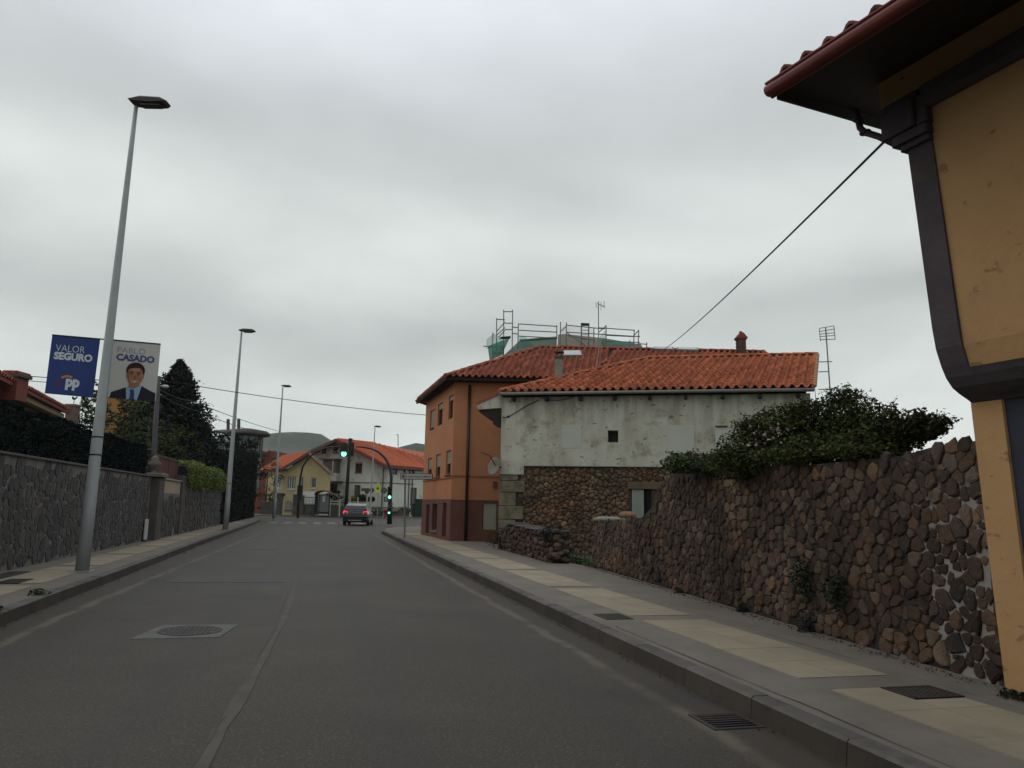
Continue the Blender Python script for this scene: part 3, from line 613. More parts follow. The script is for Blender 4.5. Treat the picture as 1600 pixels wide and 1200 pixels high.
xm = mt.nodes.new('ShaderNodeMix'); xm.data_type = 'RGBA'; mt.links.new(mul.outputs[0], xm.inputs[0]); mt.links.new(src, xm.inputs[6]); xm.inputs[7].default_value = (0.21, 0.19, 0.175, 1)
mt.links.new(xm.outputs[2], bb.inputs['Base Color'])
obj('wall_core', mb.loft(rings), M['mortar'], t)
cs = cells(FW.len, 2.15, .158, .084, .42, 11, lambda u, z: -.02 < u < FW.len and 0.17 < z < wall_top(u)-.04, hard=24, gap=.002, rj=.09)
lay(cs, FW, -.035, lambda c: float(np.mean(c[2]))*random.uniform(.22, .50), ROUND, M['stonemix'], t, 'stone', 'far_stones', smooth=False, jag=True)
# cap stones on the end nearest the gap
mb = MB(); u = FW.len-.35; mb.blob(FW.pt(u, -.25, wall_top(u)+.05), (.34, .26, .08), 10, 5, j=.12); obj('cap_stone', mb, M['chim'], t, smooth=True)
mb = MB(); u = FW.len-1.9; mb.blob(FW.pt(u, -.2, wall_top(u)+.06), (.18, .18, .09), 10, 5, j=.12); obj('cap_stone', mb, M['barnstone'], t, smooth=True)
# little plants growing out of the wall foot and joints
tufts = [((945, 905), .20, 'dark weed tuft at the far end of the fieldstone wall foot'), ((1065, 935), .17, 'small dark weed rooted at the wall foot below the white-rimmed stones'),
         ((1262, 905), .27, 'dark green plant hanging midway down the fieldstone wall'), ((1315, 925), .26, 'lower dark green plant clinging to the fieldstone wall'),
         ((1268, 985), .24, 'dark weed tuft at the base of the wall under the hanging plant'), ((1165, 960), .15, 'small weed at the foot of the wall by the middle beige bay')]
for (x, y), r, lb in tufts:
    u, z = FW.uv(x, y); tt = thing('wall_weed', lb, 'weed', FW.pt(u, .03, z-r)); leaves('foliage', clump(FW.pt(u, .04, z), (r*.6, r*.45, r), 620, .0), .020, M['moss'], tt)
    mb = MB()
    for _ in range(4): twigs(mb, FW.pt(u, -.02, z-r*.8), FW.pt(u+random.uniform(-r, r)*.6, .08, z+r*.5), .004, 3, .01)
    obj('stem', mb, M['twig'], tt)

# bramble on top of the wall: three masses
def bush(name, label, parts, leaf, m, twn=30, flowers=None, cat='bush', root=None):
    c0 = parts[0][0]; t = thing(name, label, cat, root or (c0[0], c0[1], c0[2]-parts[0][1][2]))
    C = np.concatenate([clump(c, r, n, h) for c, r, n, h in parts]); leaves('foliage', C, leaf, m, t)
    mb = MB()
    for _ in range(twn):
        c, r, n, h = random.choice(parts); a = random.uniform(0, 6.28); e = random.uniform(.2, 1.4); d = Vector((math.cos(a)*math.cos(e)*r[0], math.sin(a)*math.cos(e)*r[1], math.sin(e)*r[2]))
        twigs(mb, (c[0]+random.uniform(-.3, .3)*r[0], c[1]+random.uniform(-.3, .3)*r[1], c[2]-r[2]*.9), tuple(Vector(c)+d*random.uniform(1.02, 1.38)), .012, 5, .05)
    obj('branches', mb, M['twig'], t, kind='stuff')
    S_ = []
    for tip in TIPS[-twn:]:
        for _ in range(16): S_.append(tuple(Vector(tip[0]).lerp(Vector(tip[1]), random.uniform(.65, 1.02))+Vector((random.gauss(0, .02), random.gauss(0, .02), random.gauss(0, .02)))))
    leaves('sprig_leaves', S_, leaf*.8, m, t)
    if flowers is not None: leaves('blossom', flowers, leaf*.8, M['petal'], t, aspect=.9)
    return t
def P_(x, y, D): p = at(x, y, D); return (float(p[0]), float(p[1]), float(p[2]))
fl = [P_(random.gauss(1195, 28), random.gauss(683, 15), 8.75) for _ in range(90)]
bush('bramble_bush', 'big dark bramble thicket with pale blossoms on the fieldstone wall', [
    (P_(1195, 700, 9.6), (.60, .6, .36), 4800, .1), (P_(1290, 675, 9.4), (.62, .6, .42), 6600, .1), (P_(1225, 672, 9.5), (.45, .5, .33), 3600, .1), (P_(1335, 662, 9.0), (.40, .5, .34), 3600, .1),
    (P_(1155, 724, 9.9), (.5, .5, .22), 3000, .1), (P_(1300, 702, 8.8), (.75, .5, .20), 4400, .1), (P_(1385, 690, 8.6), (.42, .4, .18), 2200, .1), (P_(1255, 640, 9.3), (.22, .25, .14), 320, 0), (P_(1318, 622, 9.2), (.18, .25, .12), 300, 0), (P_(1170, 672, 9.6), (.2, .25, .14), 300, 0), (P_(1235, 714, 8.6), (.55, .25, .10), 1500, 0), (P_(1345, 706, 7.7), (.50, .25, .09), 1300, 0)], .024, M['leafb'], 170, fl)
bush('bramble_bush', 'ragged right-hand bush on the wall beside the ochre house', [(P_(1400, 672, 8.0), (.30, .4, .20), 1500, .05), (P_(1445, 668, 7.8), (.20, .3, .14), 800, .05), (P_(1370, 690, 8.2), (.42, .5, .16), 1400, .1)], .027, M['leafb'], 90)
bush('bramble_bush', 'low light green shrub at the far end of the wall top', [(P_(1075, 724, 11.4), (.42, .4, .16), 1900, .1), (P_(1110, 728, 11), (.4, .4, .16), 1500, .1)], .03, M['leafs'], 25)
# earth heaped behind the wall
mb = MB(); rings = []
for i in range(12):
    u = i*.9; z = wall_top(min(u, 8.2)) if u < 6.8 else .2+.2*(12-i)/5
    rings.append([FW.pt(u, -.52, 0), FW.pt(u, -.52, z-.05), FW.pt(u, -2.0, z+.04), FW.pt(u, -6.0, z-.5 if i < 8 else .05), FW.pt(u, -6.0, 0)])
obj('garden_bank', mb.loft(rings), M['soil'], kind='structure')

# worn joints, a crack behind the kerb, litter at the wall foot
strip('road_crack', [(-.64, 3.2), (-.60, 4.2), (-.56, 5.2), (-.53, 5.8)], .01, .035, M['iron'], .006, .012)
strip('road_crack', [(-.42, 10.6), (-.41, 12.0), (-.42, 13.4), (-.43, 14.4)], .01, .05, M['iron'], .006, .015)
strip('pavement_crack', [(3.19, 2.6), (3.17, 3.6), (3.19, 4.6), (3.17, 5.6), (3.18, 6.6), (3.17, 8.2)], .004, .013, M['iron'], ZP+.002, .006)
strip('pavement_crack', [(4.6, 2.4), (4.62, 5.0), (4.60, 7.2), (4.63, 9.4)], .002, .008, M['mortar'], ZP+.002, .004)
jm = MB()
LIT = []
for _ in range(900):
    u = random.uniform(0, FW.len); p = FW.pt(u, .05+abs(random.gauss(0, .07)), ZP+.006); LIT.append(p)
for _ in range(260):
    y = random.uniform(3, 30); LIT.append((2.93-abs(random.gauss(0, .06)), y, .008))
for _ in range(260):
    y = random.uniform(8, 36); LIT.append((lx(y)+.04+abs(random.gauss(0, .08)), y, .008))
leaves('leaf_litter', LIT, .012, M['twig'], kind='stuff', label='dry leaf litter along the wall foot and gutters')
for i_, (x_, y_, n_) in enumerate(((-3.42, 9.75, 160), (-3.46, 11.4, 90))):
    tt = thing('kerb_weed', ('green weed tuft on the left kerb nearest the photo edge', 'flat weed on the left kerb a little before the lamp post')[i_], 'weed', (x_, y_, ZP)); leaves('foliage', clump((x_, y_, ZP+.03), (.14, .10, .05), n_, 0), .03, M['leafs'], tt); mb = MB(); twigs(mb, (x_, y_, ZP), (x_+.04, y_, ZP+.07), .004, 3, .01); obj('stem', mb, M['twig'], tt)
obj('paving_slab', MB().slab([(4.043, 4.473), (4.437, 4.473), (4.437, 4.70), (4.043, 4.70)], ZP-.01, ZP+.004), M['beige'], pr)
# ---------------------------------------------------------------- left: slate clad wall, hedges, gate pillar
LW = Frame((-5.1, 6.0), (-5.1, 60.0))                   # u = y-6, n = +x (towards the road)
def lu(y): return y-6.0
t = thing('slate_wall', 'long grey slate-clad garden wall on the left, under the dark screening hedge', 'wall', LW.pt(lu(16), -.12, ZP))
y1 = 26.0
obj('wall_core', MB().box(0, lu(y1), -.30, -.02, 0, 2.09, LW), M['joint'], t)
obj('coping', MB().bbox(0, lu(y1), -.33, .035, 2.09, 2.13, .01, LW), M['slate'], t)
cs = cells(lu(y1), 1.98, .235, .19, .40, 21, lambda u, z: .05 < u < lu(y1)-.1 and .17 < z < 1.97, hard=16, gap=.004)
cs = [(u, z+.02, r, a) for u, z, r, a in cs]
lay(cs, LW, -.02, lambda c: random.uniform(.012, .022), FLAT, M['slate'], t, 'stone', 'far_stones', smooth=False, limit=296)
hedge_box('screening_hedge', 'very dark clipped screening hedge rising behind the slate wall, left edge of the photo', LW, lu(8), lu(25.6), -.75, -.12, lambda u: 2.98+.03*math.sin(u*1.7)+.02*math.sin(u*5), M['leafn'], M['leafh'], 950, .03, jag=.022, z0=lambda u: 0.0)
# pillar with urn
t = thing('gate_pillar', 'dark stone gate pillar with a small urn between the slate walls', 'pillar', LW.pt(lu(26.5), -.1, ZP))
obj('shaft', MB().bbox(lu(26.1), lu(26.9), -.35, .22, 0, 2.1, .03, LW), M['fence'], t)
obj('cap', MB().bbox(lu(26.0), lu(27.0), -.42, .30, 2.1, 2.22, .03, LW), M['conc'], t)
c = LW.pt(lu(26.5), -.06, 2.22); obj('urn', MB().lathe(c, [(.12, 0), (.05, .06), (.05, .1), (.17, .22), (.2, .32), (.1, .42), (.12, .48), (.03, .56)], 12), M['conc'], t, smooth=True)
t = thing('marker_plate', 'narrow white plate standing at the foot of the gate pillar', 'marker', LW.pt(lu(25.6), .07, ZP))
obj('board', MB().bbox(lu(25.35), lu(25.75), .03, .07, .2, .80, .01, LW), M['whitepl'], t); obj('foot', MB().box(lu(25.4), lu(25.7), .02, .09, .13, .2, LW), M['black'], t)
# lower wall after the pillar, with pale panel, maroon sheet and ivy
t = thing('low_slate_wall', 'further grey clad wall beyond the pillar carrying a pale panel and ivy', 'wall', LW.pt(lu(33), -.12, ZP))
ye = 43.2
obj('wall_core', MB().box(lu(26.95), lu(31.0), -.30, .03, 0, 1.62, LW).box(lu(31.81), lu(ye), -.30, .03, 0, 2.0, LW), M['joint'], t)
cs = cells(lu(ye)-lu(26.95), 1.98, .34, .30, .36, 22, lambda u, z: .05 < u < lu(ye)-lu(26.95)-.05 and .17 < z < (1.54 if u < 4.1 else 1.9), hard=16, gap=.008)
cs = [(u+lu(26.95), z, r, a) for u, z, r, a in cs]
lay(cs, LW, .03, lambda c: random.uniform(.02, .04), FLAT, M['slate'], t, 'stone', 'far_stones', smooth=False, limit=60)
obj('parapet_panel', MB().bbox(lu(26.98), lu(31.0), -.25, .02, 1.62, 2.06, .01, LW), M['cream'], t)
obj('coping', MB().bbox(lu(26.98), lu(31.0), -.30, .07, 2.06, 2.11, .01, LW), M['shutterg'], t)
obj('pier', MB().bbox(lu(31.0), lu(31.8), -.33, .10, 0, 2.3, .02, LW), M['fence'], t)
t2 = thing('maroon_screen', 'dull maroon sheet screen standing on the pale panel beside the ivy', 'screen', LW.pt(lu(29), -.2, 2.2))
for i in range(5):
    a = lu(26.7)+i*.96; obj('sheet', MB().bbox(a, a+.93, -.24+.01*(i % 2), -.20+.01*(i % 2), 2.12, 2.84, .005, LW), M['sheet'], t2)
obj('rail', MB().box(lu(26.7), lu(31.6), -.20, -.17, 2.80, 2.88, LW), M['rust'], t2)
t = thing('ivy_mound', 'bright yellow-green ivy in two mounds hanging over the further wall', 'ivy', LW.pt(lu(34.5), 0, 1.6))
C = []
for _ in range(15000):
    u = random.uniform(lu(31.6), lu(43.2)); q = (u-lu(31.6))/11.6; top = 2.84-.02*q+.24*abs(math.sin(q*math.pi*2.0))**.5-.06; bot = 2.0-.2*random.random()**2
    z = random.uniform(bot, top); C.append(LW.pt(u, .10+.12*math.sin(math.pi*min(1, max(0, (z-bot)/(top-bot))))+random.gauss(0, .05)-(0 if z < top-.15 else random.uniform(0, .5)), z))
leaves('foliage', C, .05, M['leafi'], t)
mb = MB(); rings = []
for i in range(13):
    q = i/12; u = lu(31.85)+11.2*q; top = 2.76-.02*q+.24*abs(math.sin(q*math.pi*2))**.5-.08; rings.append([LW.pt(u, -.4, 2.001), LW.pt(u, .06, 2.001), LW.pt(u, .08, top-.2), LW.pt(u, -.05, top), LW.pt(u, -.4, top)])
obj('stem_mass', mb.loft(rings), M['moss'], t)
# tall dark hedge after the gap
H2 = Frame(camxy(*[(345-800)/1200*46, 46]), camxy((413-800)/1200*62, 62)); H2 = Frame((-6.45, 44.6), (-6.45, 66.0)); 
hedge_box('cypress_hedge', 'tall clipped black-green hedge behind the second lamp post, left side', H2, 0, 21.6, -.7, 1.33, lambda u: 4.05+.055*u+.07*math.sin(u*1.3), M['leafd'], M['leafh'], 260, .05, jag=.05)
t = thing('side_gate', 'shadowed dark gate between the ivy wall and the tall hedge', 'gate', LW.pt(lu(43.9), -.2, ZP))
obj('post', MB().bbox(lu(43.22), lu(43.36), -.25, -.05, 0, 1.9, .01, LW), M['fence'], t); obj('post', MB().bbox(lu(44.4), lu(44.54), -.25, -.05, 0, 1.9, .01, LW), M['fence'], t)
for i in range(5): obj('slat', MB().box(lu(43.37)+i*.2, lu(43.37)+i*.2+.15, -.17, -.14, .2, 1.75, LW), M['wood'], t)
obj('rail', MB().box(lu(43.36), lu(44.4), -.20, -.17, .4, .5, LW), M['wood'], t)

# trees and shrubs behind the left wall
def tree(name, label, base, h, shape, m, leaf, n, trunk=.14, cat='tree', limbs=8):
    t = thing(name, label, cat, base); b_ = Vector(base); C = []
    mb = MB(); mb.tube([tuple(b_), tuple(b_+Vector((.04*h*random.uniform(-1, 1)*.3, 0, h*.5))), tuple(b_+Vector((0, 0, h*.93)))], [trunk, trunk*.7, trunk*.12], 8)
    for i in range(limbs):
        q = random.uniform(.25, .85); a = random.uniform(0, 6.28); r = shape(q)*.75; twigs(mb, tuple(b_+Vector((0, 0, h*(q-.1)))), tuple(b_+Vector((math.cos(a)*r, math.sin(a)*r, h*q+.1*r))), trunk*.25, 4, .03)
    obj('trunk', mb, M['twig'], t, smooth=True)
    nc = max(12, n//26)
    for i in range(nc):
        q = random.uniform(0.05, 1.0)**.85; R_ = shape(q); a = random.uniform(0, 6.28); r = R_*random.uniform(.35, 1.0)
        cr = max(.12, R_*.30); C.append(clump((b_.x+math.cos(a)*r, b_.y+math.sin(a)*r, b_.z+h*q), (cr, cr, cr*random.uniform(.5, 1.0)), 26, .0))
    leaves('crown', np.concatenate(C), leaf, m, t); return t
def conifer(label, base, h, R_, n):
    t = thing('conifer_tree', label, 'tree', base); b_ = Vector(base); C = []; mb = MB()
    mb.tube([tuple(b_), tuple(b_+Vector((0, 0, h*.97)))], [.18, .02], 8)
    for i in range(n):
        q = random.uniform(.03, 1)**.9; a = random.uniform(0, 6.28); r = R_*(1-q)**.75*(1+.18*math.sin(a*3+i)); L_ = max(.12, r)
        tip = b_+Vector((math.cos(a)*L_, math.sin(a)*L_, h*q+.12*L_)); root = b_+Vector((0, 0, h*q-.15*L_)); k = 26
        tt = rng.random(k)**.6
        for s in tt:
            p = root.lerp(tip, s); sp = .04+.22*L_*s*(1-.6*s); C.append((p.x+random.gauss(0, sp), p.y+random.gauss(0, sp), p.z+random.gauss(0, .06+.05*L_)-.08*L_*s*(1-s)))
        if i % 9 == 0: mb.tube([tuple(root), tuple(root.lerp(tip, .8))], [.03, .008], 4)
    C += clump((b_.x, b_.y, b_.z+h*.97), (.06, .06, h*.04), 60, .05).tolist()
    obj('trunk', mb, M['twig'], t); leaves('crown', C, .12, M['leafp'], t, aspect=.4); return t
def gp(x, D, z=0.0): p = at(x, 792, D); return (float(p[0]), float(p[1]), z)
conifer('tall dark conifer rising behind the white banner, left of the second lamp post', gp(262, 42), 8.95, 3.5, 1500)
conifer('broad black-green conifer filling the space under the white banner', gp(216, 37), 6.3, 2.6, 1000)
conifer('shorter pointed dark conifer on the right flank of the tall one', gp(312, 50), 6.3, 1.9, 420)
tree('palm_shrub', 'dark spiky-leaved shrub in front of the round-roofed pavilion', gp(338, 58), 6.6, lambda q: 2.1*math.sin(min(1, q)*2.6)**.7 if q > .1 else .3, M['leafd'], .13, 2600)
tree('palm_shrub', 'dark shrub with open ragged top just right of the second lamp post', gp(372, 68), 7.0, lambda q: 2.1*math.sin(min(1, q)*2.7)**.6 if q > .1 else .3, M['leafd'], .13, 2200)
tree('garden_tree', 'thin bright poplar with open top under the blue banner', gp(128, 30), 5.9, lambda q: .62*math.sin(q*3.0)**.6+.10, M['leafs'], .06, 3400, .07)
tree('garden_tree', 'short pale shoot left of the poplar above the screening hedge', gp(113, 30), 5.0, lambda q: .40*math.sin(q*3.0)**.6+.08, M['leafs'], .055, 1600, .05)
tree('garden_tree', 'slender green shrub just left of the first lamp post', gp(148, 29), 5.0, lambda q: .9*math.sin(q*2.8)**.6+.06, M['leafs'], .07, 1700, .07)
tree('garden_tree', 'green bush with pointed tip before the amber house wall', gp(198, 30), 5.3, lambda q: 1.0*math.sin(q*2.8)**.6+.06, M['leafs'], .07, 2300, .08)
tree('garden_tree', 'brownish-green bush at the foot of the concrete-grey pole', gp(222, 35), 5.3, lambda q: 1.8*math.sin(q*2.8)**.6+.06, M['leafb'], .07, 3600, .1)
tree('garden_tree', 'dusty green bush over the maroon screen', gp(262, 40), 5.2, lambda q: 1.8*math.sin(q*2.8)**.6+.06, M['leafb'], .07, 3600, .1)
tree('garden_tree', 'dark bush between the maroon screen and the tall hedge', gp(305, 49), 5.1, lambda q: 1.9*math.sin(q*2.8)**.6+.06, M['leafd'], .08, 2600, .1)
tree('garden_tree', 'small green tree in front of the yellow house, just left of the third lamp post', gp(414, 84), 6.6, lambda q: 1.6*math.sin(q*2.8)**.6+.06, M['leafs'], .1, 1500, .1)

# ---------------------------------------------------------------- lamp posts
def lamp_post(label, base, top, r0_=.11, strap=(2.6, 2.1), hd=(1, 0)):
    t = thing('lamp_post', label, 'lamp post', base, 'tall street lamp posts'); b_, T = Vector(base), Vector(top); H_ = (T-b_).length; dn = (T-b_)/H_
    obj('base_plate', MB().bbox(b_.x-r0_*1.5, b_.x+r0_*1.5, b_.y-r0_*1.5, b_.y+r0_*1.5, b_.z-.01, b_.z+.018, .006), M['lampl'], t)
    obj('pole', MB().tube([tuple(b_+dn*(.0+(H_-.05)*i/8)) for i in range(9)], [r0_*(1-.66*i/8) for i in range(9)], 14), M['galv'], t, smooth=True)
    for s in strap:
        rr = r0_*(1-.66*s/H_); obj('strap', MB().tube([tuple(b_+dn*s), tuple(b_+dn*(s+.025))], [rr+.006]*2, 14), M['black'], t)
    fr = Frame((T.x, T.y), (T.x+hd[0], T.y+hd[1])); z = T.z
    prof = [(-.09, .00), (-.12, .05), (.10, .12), (.50, .10), (.64, .02), (.60, -.035), (.25, -.05)]
    rings = []
    for n_, s_ in ((-.15, .55), (-.11, .9), (0, 1.0), (.11, .9), (.15, .55)): rings.append([fr.pt(u*(.9 if abs(n_) > .14 else 1), n_, z+.02+w_*s_) for u, w_ in prof])
    h = obj('lamp_head', MB().loft(rings), M['lampd'], t)
    rings = []
    for n_, s_ in ((-.13, .5), (0, 1.0), (.13, .5)): rings.append([fr.pt(-.10, n_, z+.075*s_+.02), fr.pt(.10, n_, z+.15*s_), fr.pt(.50, n_, z+.13*s_), fr.pt(.6, n_, z+.07*s_+.01), fr.pt(.3, n_, z+.09*s_)])
    obj('top_cover', MB().loft(rings), M['lampl'], h)
    obj('lens', MB().box(.12, .5, -.09, .09, z-.045, z-.025, fr), M['glassd'], h)
    return t
hx = (math.cos(YAW)*1.0, -math.sin(YAW)*1.0)
b1_ = ground(128, 893, .15); lamp_post('nearest grey lamp post, the one carrying the blue and white banners', tuple(b1_), tuple(at(213, 163, 14.25)), .112, (2.0, 2.32), hx)
b2_ = ground(352, 828, .15); lamp_post('second lamp post along the left kerb, standing before the tall dark hedge', tuple(b2_), tuple(at(377.5, 518, 35.3)), .125, (2.0,), hx)
lamp_post('third lamp post, on the left kerb corner in front of the yellow house', tuple(gp(429, 58, .15)), tuple(at(442, 604, 58)), .125, (2.0,), hx)
lamp_post('farthest thin lamp post, standing in front of the white gabled house', tuple(gp(578.5, 80, 0)), tuple(at(586, 667, 80)), .12, (), hx)

# ---------------------------------------------------------------- banners on the nearest post
def text_geo(body, size, fr, u, z, n, m, parent, bold=0.0, slant=1.0, width=None, name='lettering'):
    cu = bpy.data.curves.new(name, 'FONT'); cu.body = body; cu.size = size; cu.offset = bold; cu.extrude = 0.0; cu.resolution_u = 3
    to = bpy.data.objects.new(name, cu); COL.objects.link(to); bpy.context.view_layer.update()
    me = to.evaluated_get(bpy.context.evaluated_depsgraph_get()).to_mesh(); V = [v.co.copy() for v in me.vertices]; Fc = [tuple(p.vertices) for p in me.polygons]; to.to_mesh_clear()
    bpy.data.objects.remove(to)
    w_ = max(v.x for v in V)-min(v.x for v in V); k = (width/w_) if width else 1.0; x0 = min(v.x for v in V)
    return mk(name, [fr(u+(v.x-x0)*k, z+v.y, n) for v in V], Fc, m, parent, False, False)
def banner(label, quad_px, Dl, Dr, m):
    """quad_px: top left, top right, bottom left, bottom right in the photograph; it hangs as a real cloth panel"""
    tl, tr = at(*quad_px[0], Dl), at(*quad_px[1], Dr); bl, br = at(*quad_px[2], Dl), at(*quad_px[3], Dr)
    nrm = np.cross(tr-tl, bl-tl); nrm /= np.linalg.norm(nrm)
    if nrm@(CP-tl) < 0: nrm = -nrm
    W_ = float(np.linalg.norm(tr-tl)); H_ = float(np.linalg.norm(bl-tl))
    def f(a, c, n=0.0):                                 # a across 0..1, c down 0..1
        p = (tl*(1-a)+tr*a)*(1-c)+(bl*(1-a)+br*a)*c; return tuple(p+nrm*(n+.0*c))
    t = thing('banner', label, 'banner', tuple(bl))
    mb = MB(); G = 8; idx = {}
    for sgn in (0, 1):
        for i in range(G+1):
            for j in range(G+1): idx[(sgn, i, j)] = len(mb.v); mb.v.append(f(i/G, j/G, .0 if sgn else -.004))
    for sgn in (0, 1):
        for i in range(G):
            for j in range(G): mb.f.append((idx[(sgn, i, j)], idx[(sgn, i+1, j)], idx[(sgn, i+1, j+1)], idx[(sgn, i, j+1)])); mb.m.append(0)
    for k in range(G):
        for a, c in (((k, 0), (k+1, 0)), ((k, G), (k+1, G)), ((0, k), (0, k+1)), ((G, k), (G, k+1))): mb.f.append((idx[(0, *a)], idx[(0, *c)], idx[(1, *c)], idx[(1, *a)])); mb.m.append(0)
    pn = obj('panel', mb, m, t, smooth=False)
    return t, pn, f, W_, H_
def wr(f, W_, H_): return lambda u, z, n: f(u/W_, 1-z/H_, n)   # metres from the panel's lower left corner
t, pn, f, W_, H_ = banner('dark blue banner with white lettering hanging left of the nearest lamp post', [(81.5, 524), (156.5, 530.5), (70, 614), (145, 621)], 13.95, 14.15, M['bannerb'])
F_ = wr(f, W_, H_); e = .004
text_geo('VALOR', .185, F_, .11*W_, H_-.285, e, M['inkw'], pn, -.002, width=.60*W_); text_geo('SEGURO', .18, F_, .09*W_, H_-.43, e, M['inkw'], pn, .009, width=.80*W_)
text_geo('pp', .27, F_, .40*W_, .165, e, M['inkw'], pn, .014, width=.29*W_)
def arc(f_, cx_, cz_, r1, r2, a0, a1, n_, m, parent, name='emblem_arc'):
    mb = MB(); k = 12
    for i in range(k):
        q0, q1 = a0+(a1-a0)*i/k, a0+(a1-a0)*(i+1)/k; mb.quad(*[f_(cx_+r*math.cos(q), cz_+r*math.sin(q), n_) for r, q in ((r1, q0), (r2, q0), (r2, q1), (r1, q1))])
    obj(name, mb, m, parent, fix=False)
arc(F_, .43*W_, .20, .125, .165, 1.05, 2.35, e, M['inko'], pn); arc(F_, .43*W_, .20, .125, .165, 2.35, 3.75, e, M['inkr'], pn)
def bracket(t, f, side):
    a = f(0, .0, 0); c = f(1, .0, 0); A, B = Vector(a), Vector(c); d = (B-A).normalized()
    A2, B2 = (A-d*.0, B+d*.12) if side < 0 else (A-d*.12, B)
    obj('top_arm', MB().tube([tuple(A2+Vector((0, 0, .01))), tuple(B2+Vector((0, 0, .01)))], .013, 8), M['black'], t)
    a = Vector(f(0, 1, 0)); c = Vector(f(1, 1, 0)); d = (c-a).normalized(); a, c = (a, c+d*.04) if side < 0 else (a-d*.04, c)
    obj('bottom_arm', MB().tube([tuple(a), tuple(c)], .007, 6), M['black'], t)
bracket(t, f, -1)
t, pn, f, W_, H_ = banner('white banner with a printed man in a dark suit, right of the nearest lamp post', [(177.5, 532), (251, 538.5), (166, 621), (243, 627)], 14.2, 14.45, M['bannerw'])
F_ = wr(f, W_, H_)
text_geo('PABLO', .165, F_, .11*W_, H_-.22, e, M['inkl'], pn, -.003, width=.58*W_); text_geo('CASADO', .165, F_, .10*W_, H_-.36, e, M['inkb'], pn, .008, width=.80*W_)
bracket(t, f, 1)
def pp_(name, pts, n_, m): 
    mb = MB(); mb.quad(*[F_(a*W_, c*H_, n_) for a, c in pts]); return obj(name, mb, m, pn, fix=False)
def oval(cx_, cz_, rx, rz, k=20, a0=0, a1=2*math.pi): return [(cx_+rx*math.cos(a0+(a1-a0)*i/k), cz_+rz*math.sin(a0+(a1-a0)*i/k)) for i in range(k)]
pp_('printed_suit', [(.06, .0), (.08, .10), (.30, .18), (.42, .22), (.70, .24), (.88, .17), (.985, .14), (.985, .0)], .004, M['suit'])
pp_('printed_shirt', [(.40, .0), (.37, .20), (.44, .26), (.64, .27), (.68, .22), (.62, .0)], .008, M['shirt'])
pp_('printed_tie', [(.46, .0), (.47, .12), (.45, .17), (.53, .175), (.55, .12), (.56, .0)], .012, M['tie'])
pp_('printed_neck', [(.42, .20), (.42, .34), (.62, .34), (.63, .24), (.53, .19)], .012, M['skin'])
pp_('printed_hair', oval(.53, .505, .195, .145), .010, M['hair'])
pp_('printed_face', [(.375, .50), (.37, .40), (.39, .32), (.45, .245), (.53, .225), (.61, .25), (.67, .33), (.695, .42), (.69, .51), (.64, .56), (.56, .565), (.44, .55)], .016, M['skin'])
pp_('printed_hair', [(.365, .46), (.40, .53), (.47, .545), (.60, .555), (.66, .53), (.70, .44), (.715, .55), (.63, .62), (.45, .62), (.355, .56)], .019, M['hair'])
pp_('printed_ear', [(.35, .44), (.345, .39), (.375, .36), (.385, .43)], .014, M['skin']); pp_('printed_ear', [(.70, .44), (.71, .40), (.69, .365), (.68, .43)], .014, M['skin'])
pp_('printed_jaw_shade', [(.372, .47), (.37, .40), (.39, .32), (.45, .245), (.50, .229), (.46, .27), (.42, .34), (.405, .42), (.40, .50)], .018, mat('printed_jaw_skin', (0.25, 0.105, 0.062)))
pp_('printed_brow_light', [(.46, .54), (.48, .49), (.60, .49), (.62, .54), (.56, .55)], .018, mat('printed_light_skin', (0.40, 0.20, 0.125)))
pp_('printed_mouth', [(.45, .315), (.53, .29), (.62, .325), (.53, .318)], .020, M['skinl'])
for q in (.455, .60):
    pp_('printed_brow', [(q-.045, .462), (q-.04, .478), (q+.04, .478), (q+.045, .462)], .020, M['hair']); pp_('printed_eye', oval(q, .435, .022, .011, 8), .020, M['hair'])
pp_('printed_nose', [(.52, .42), (.50, .365), (.53, .352), (.56, .365), (.54, .42)], .020, mat('printed_shade_skin', (0.24, 0.10, 0.06)))

# slim grey pole with a bracket lamp, behind the white banner
pt_, pb_ = at(247.5, 588, 27), gp(238, 27, 0)
t = thing('utility_pole', 'grey concrete utility pole with a small bracket lamp beside the tall conifer', 'utility pole', pb_)
obj('pole', MB().tube([pb_, tuple(pt_)], [.11, .075], 10), mat('pole_concrete', (0.085, 0.08, 0.085), (0.065, 0.06, 0.065), scale=3), t, smooth=True)
q = at(246, 604, 27); obj('bracket_lamp', MB().blob((q[0]+.25, q[1]+.02, q[2]+.02), (.13, .1, .07), 10, 5), M['frame'], t, smooth=True)
obj('arm', MB().tube([tuple(q), (q[0]+.18, q[1], q[2]+.05)], .02, 6), M['frame'], t)
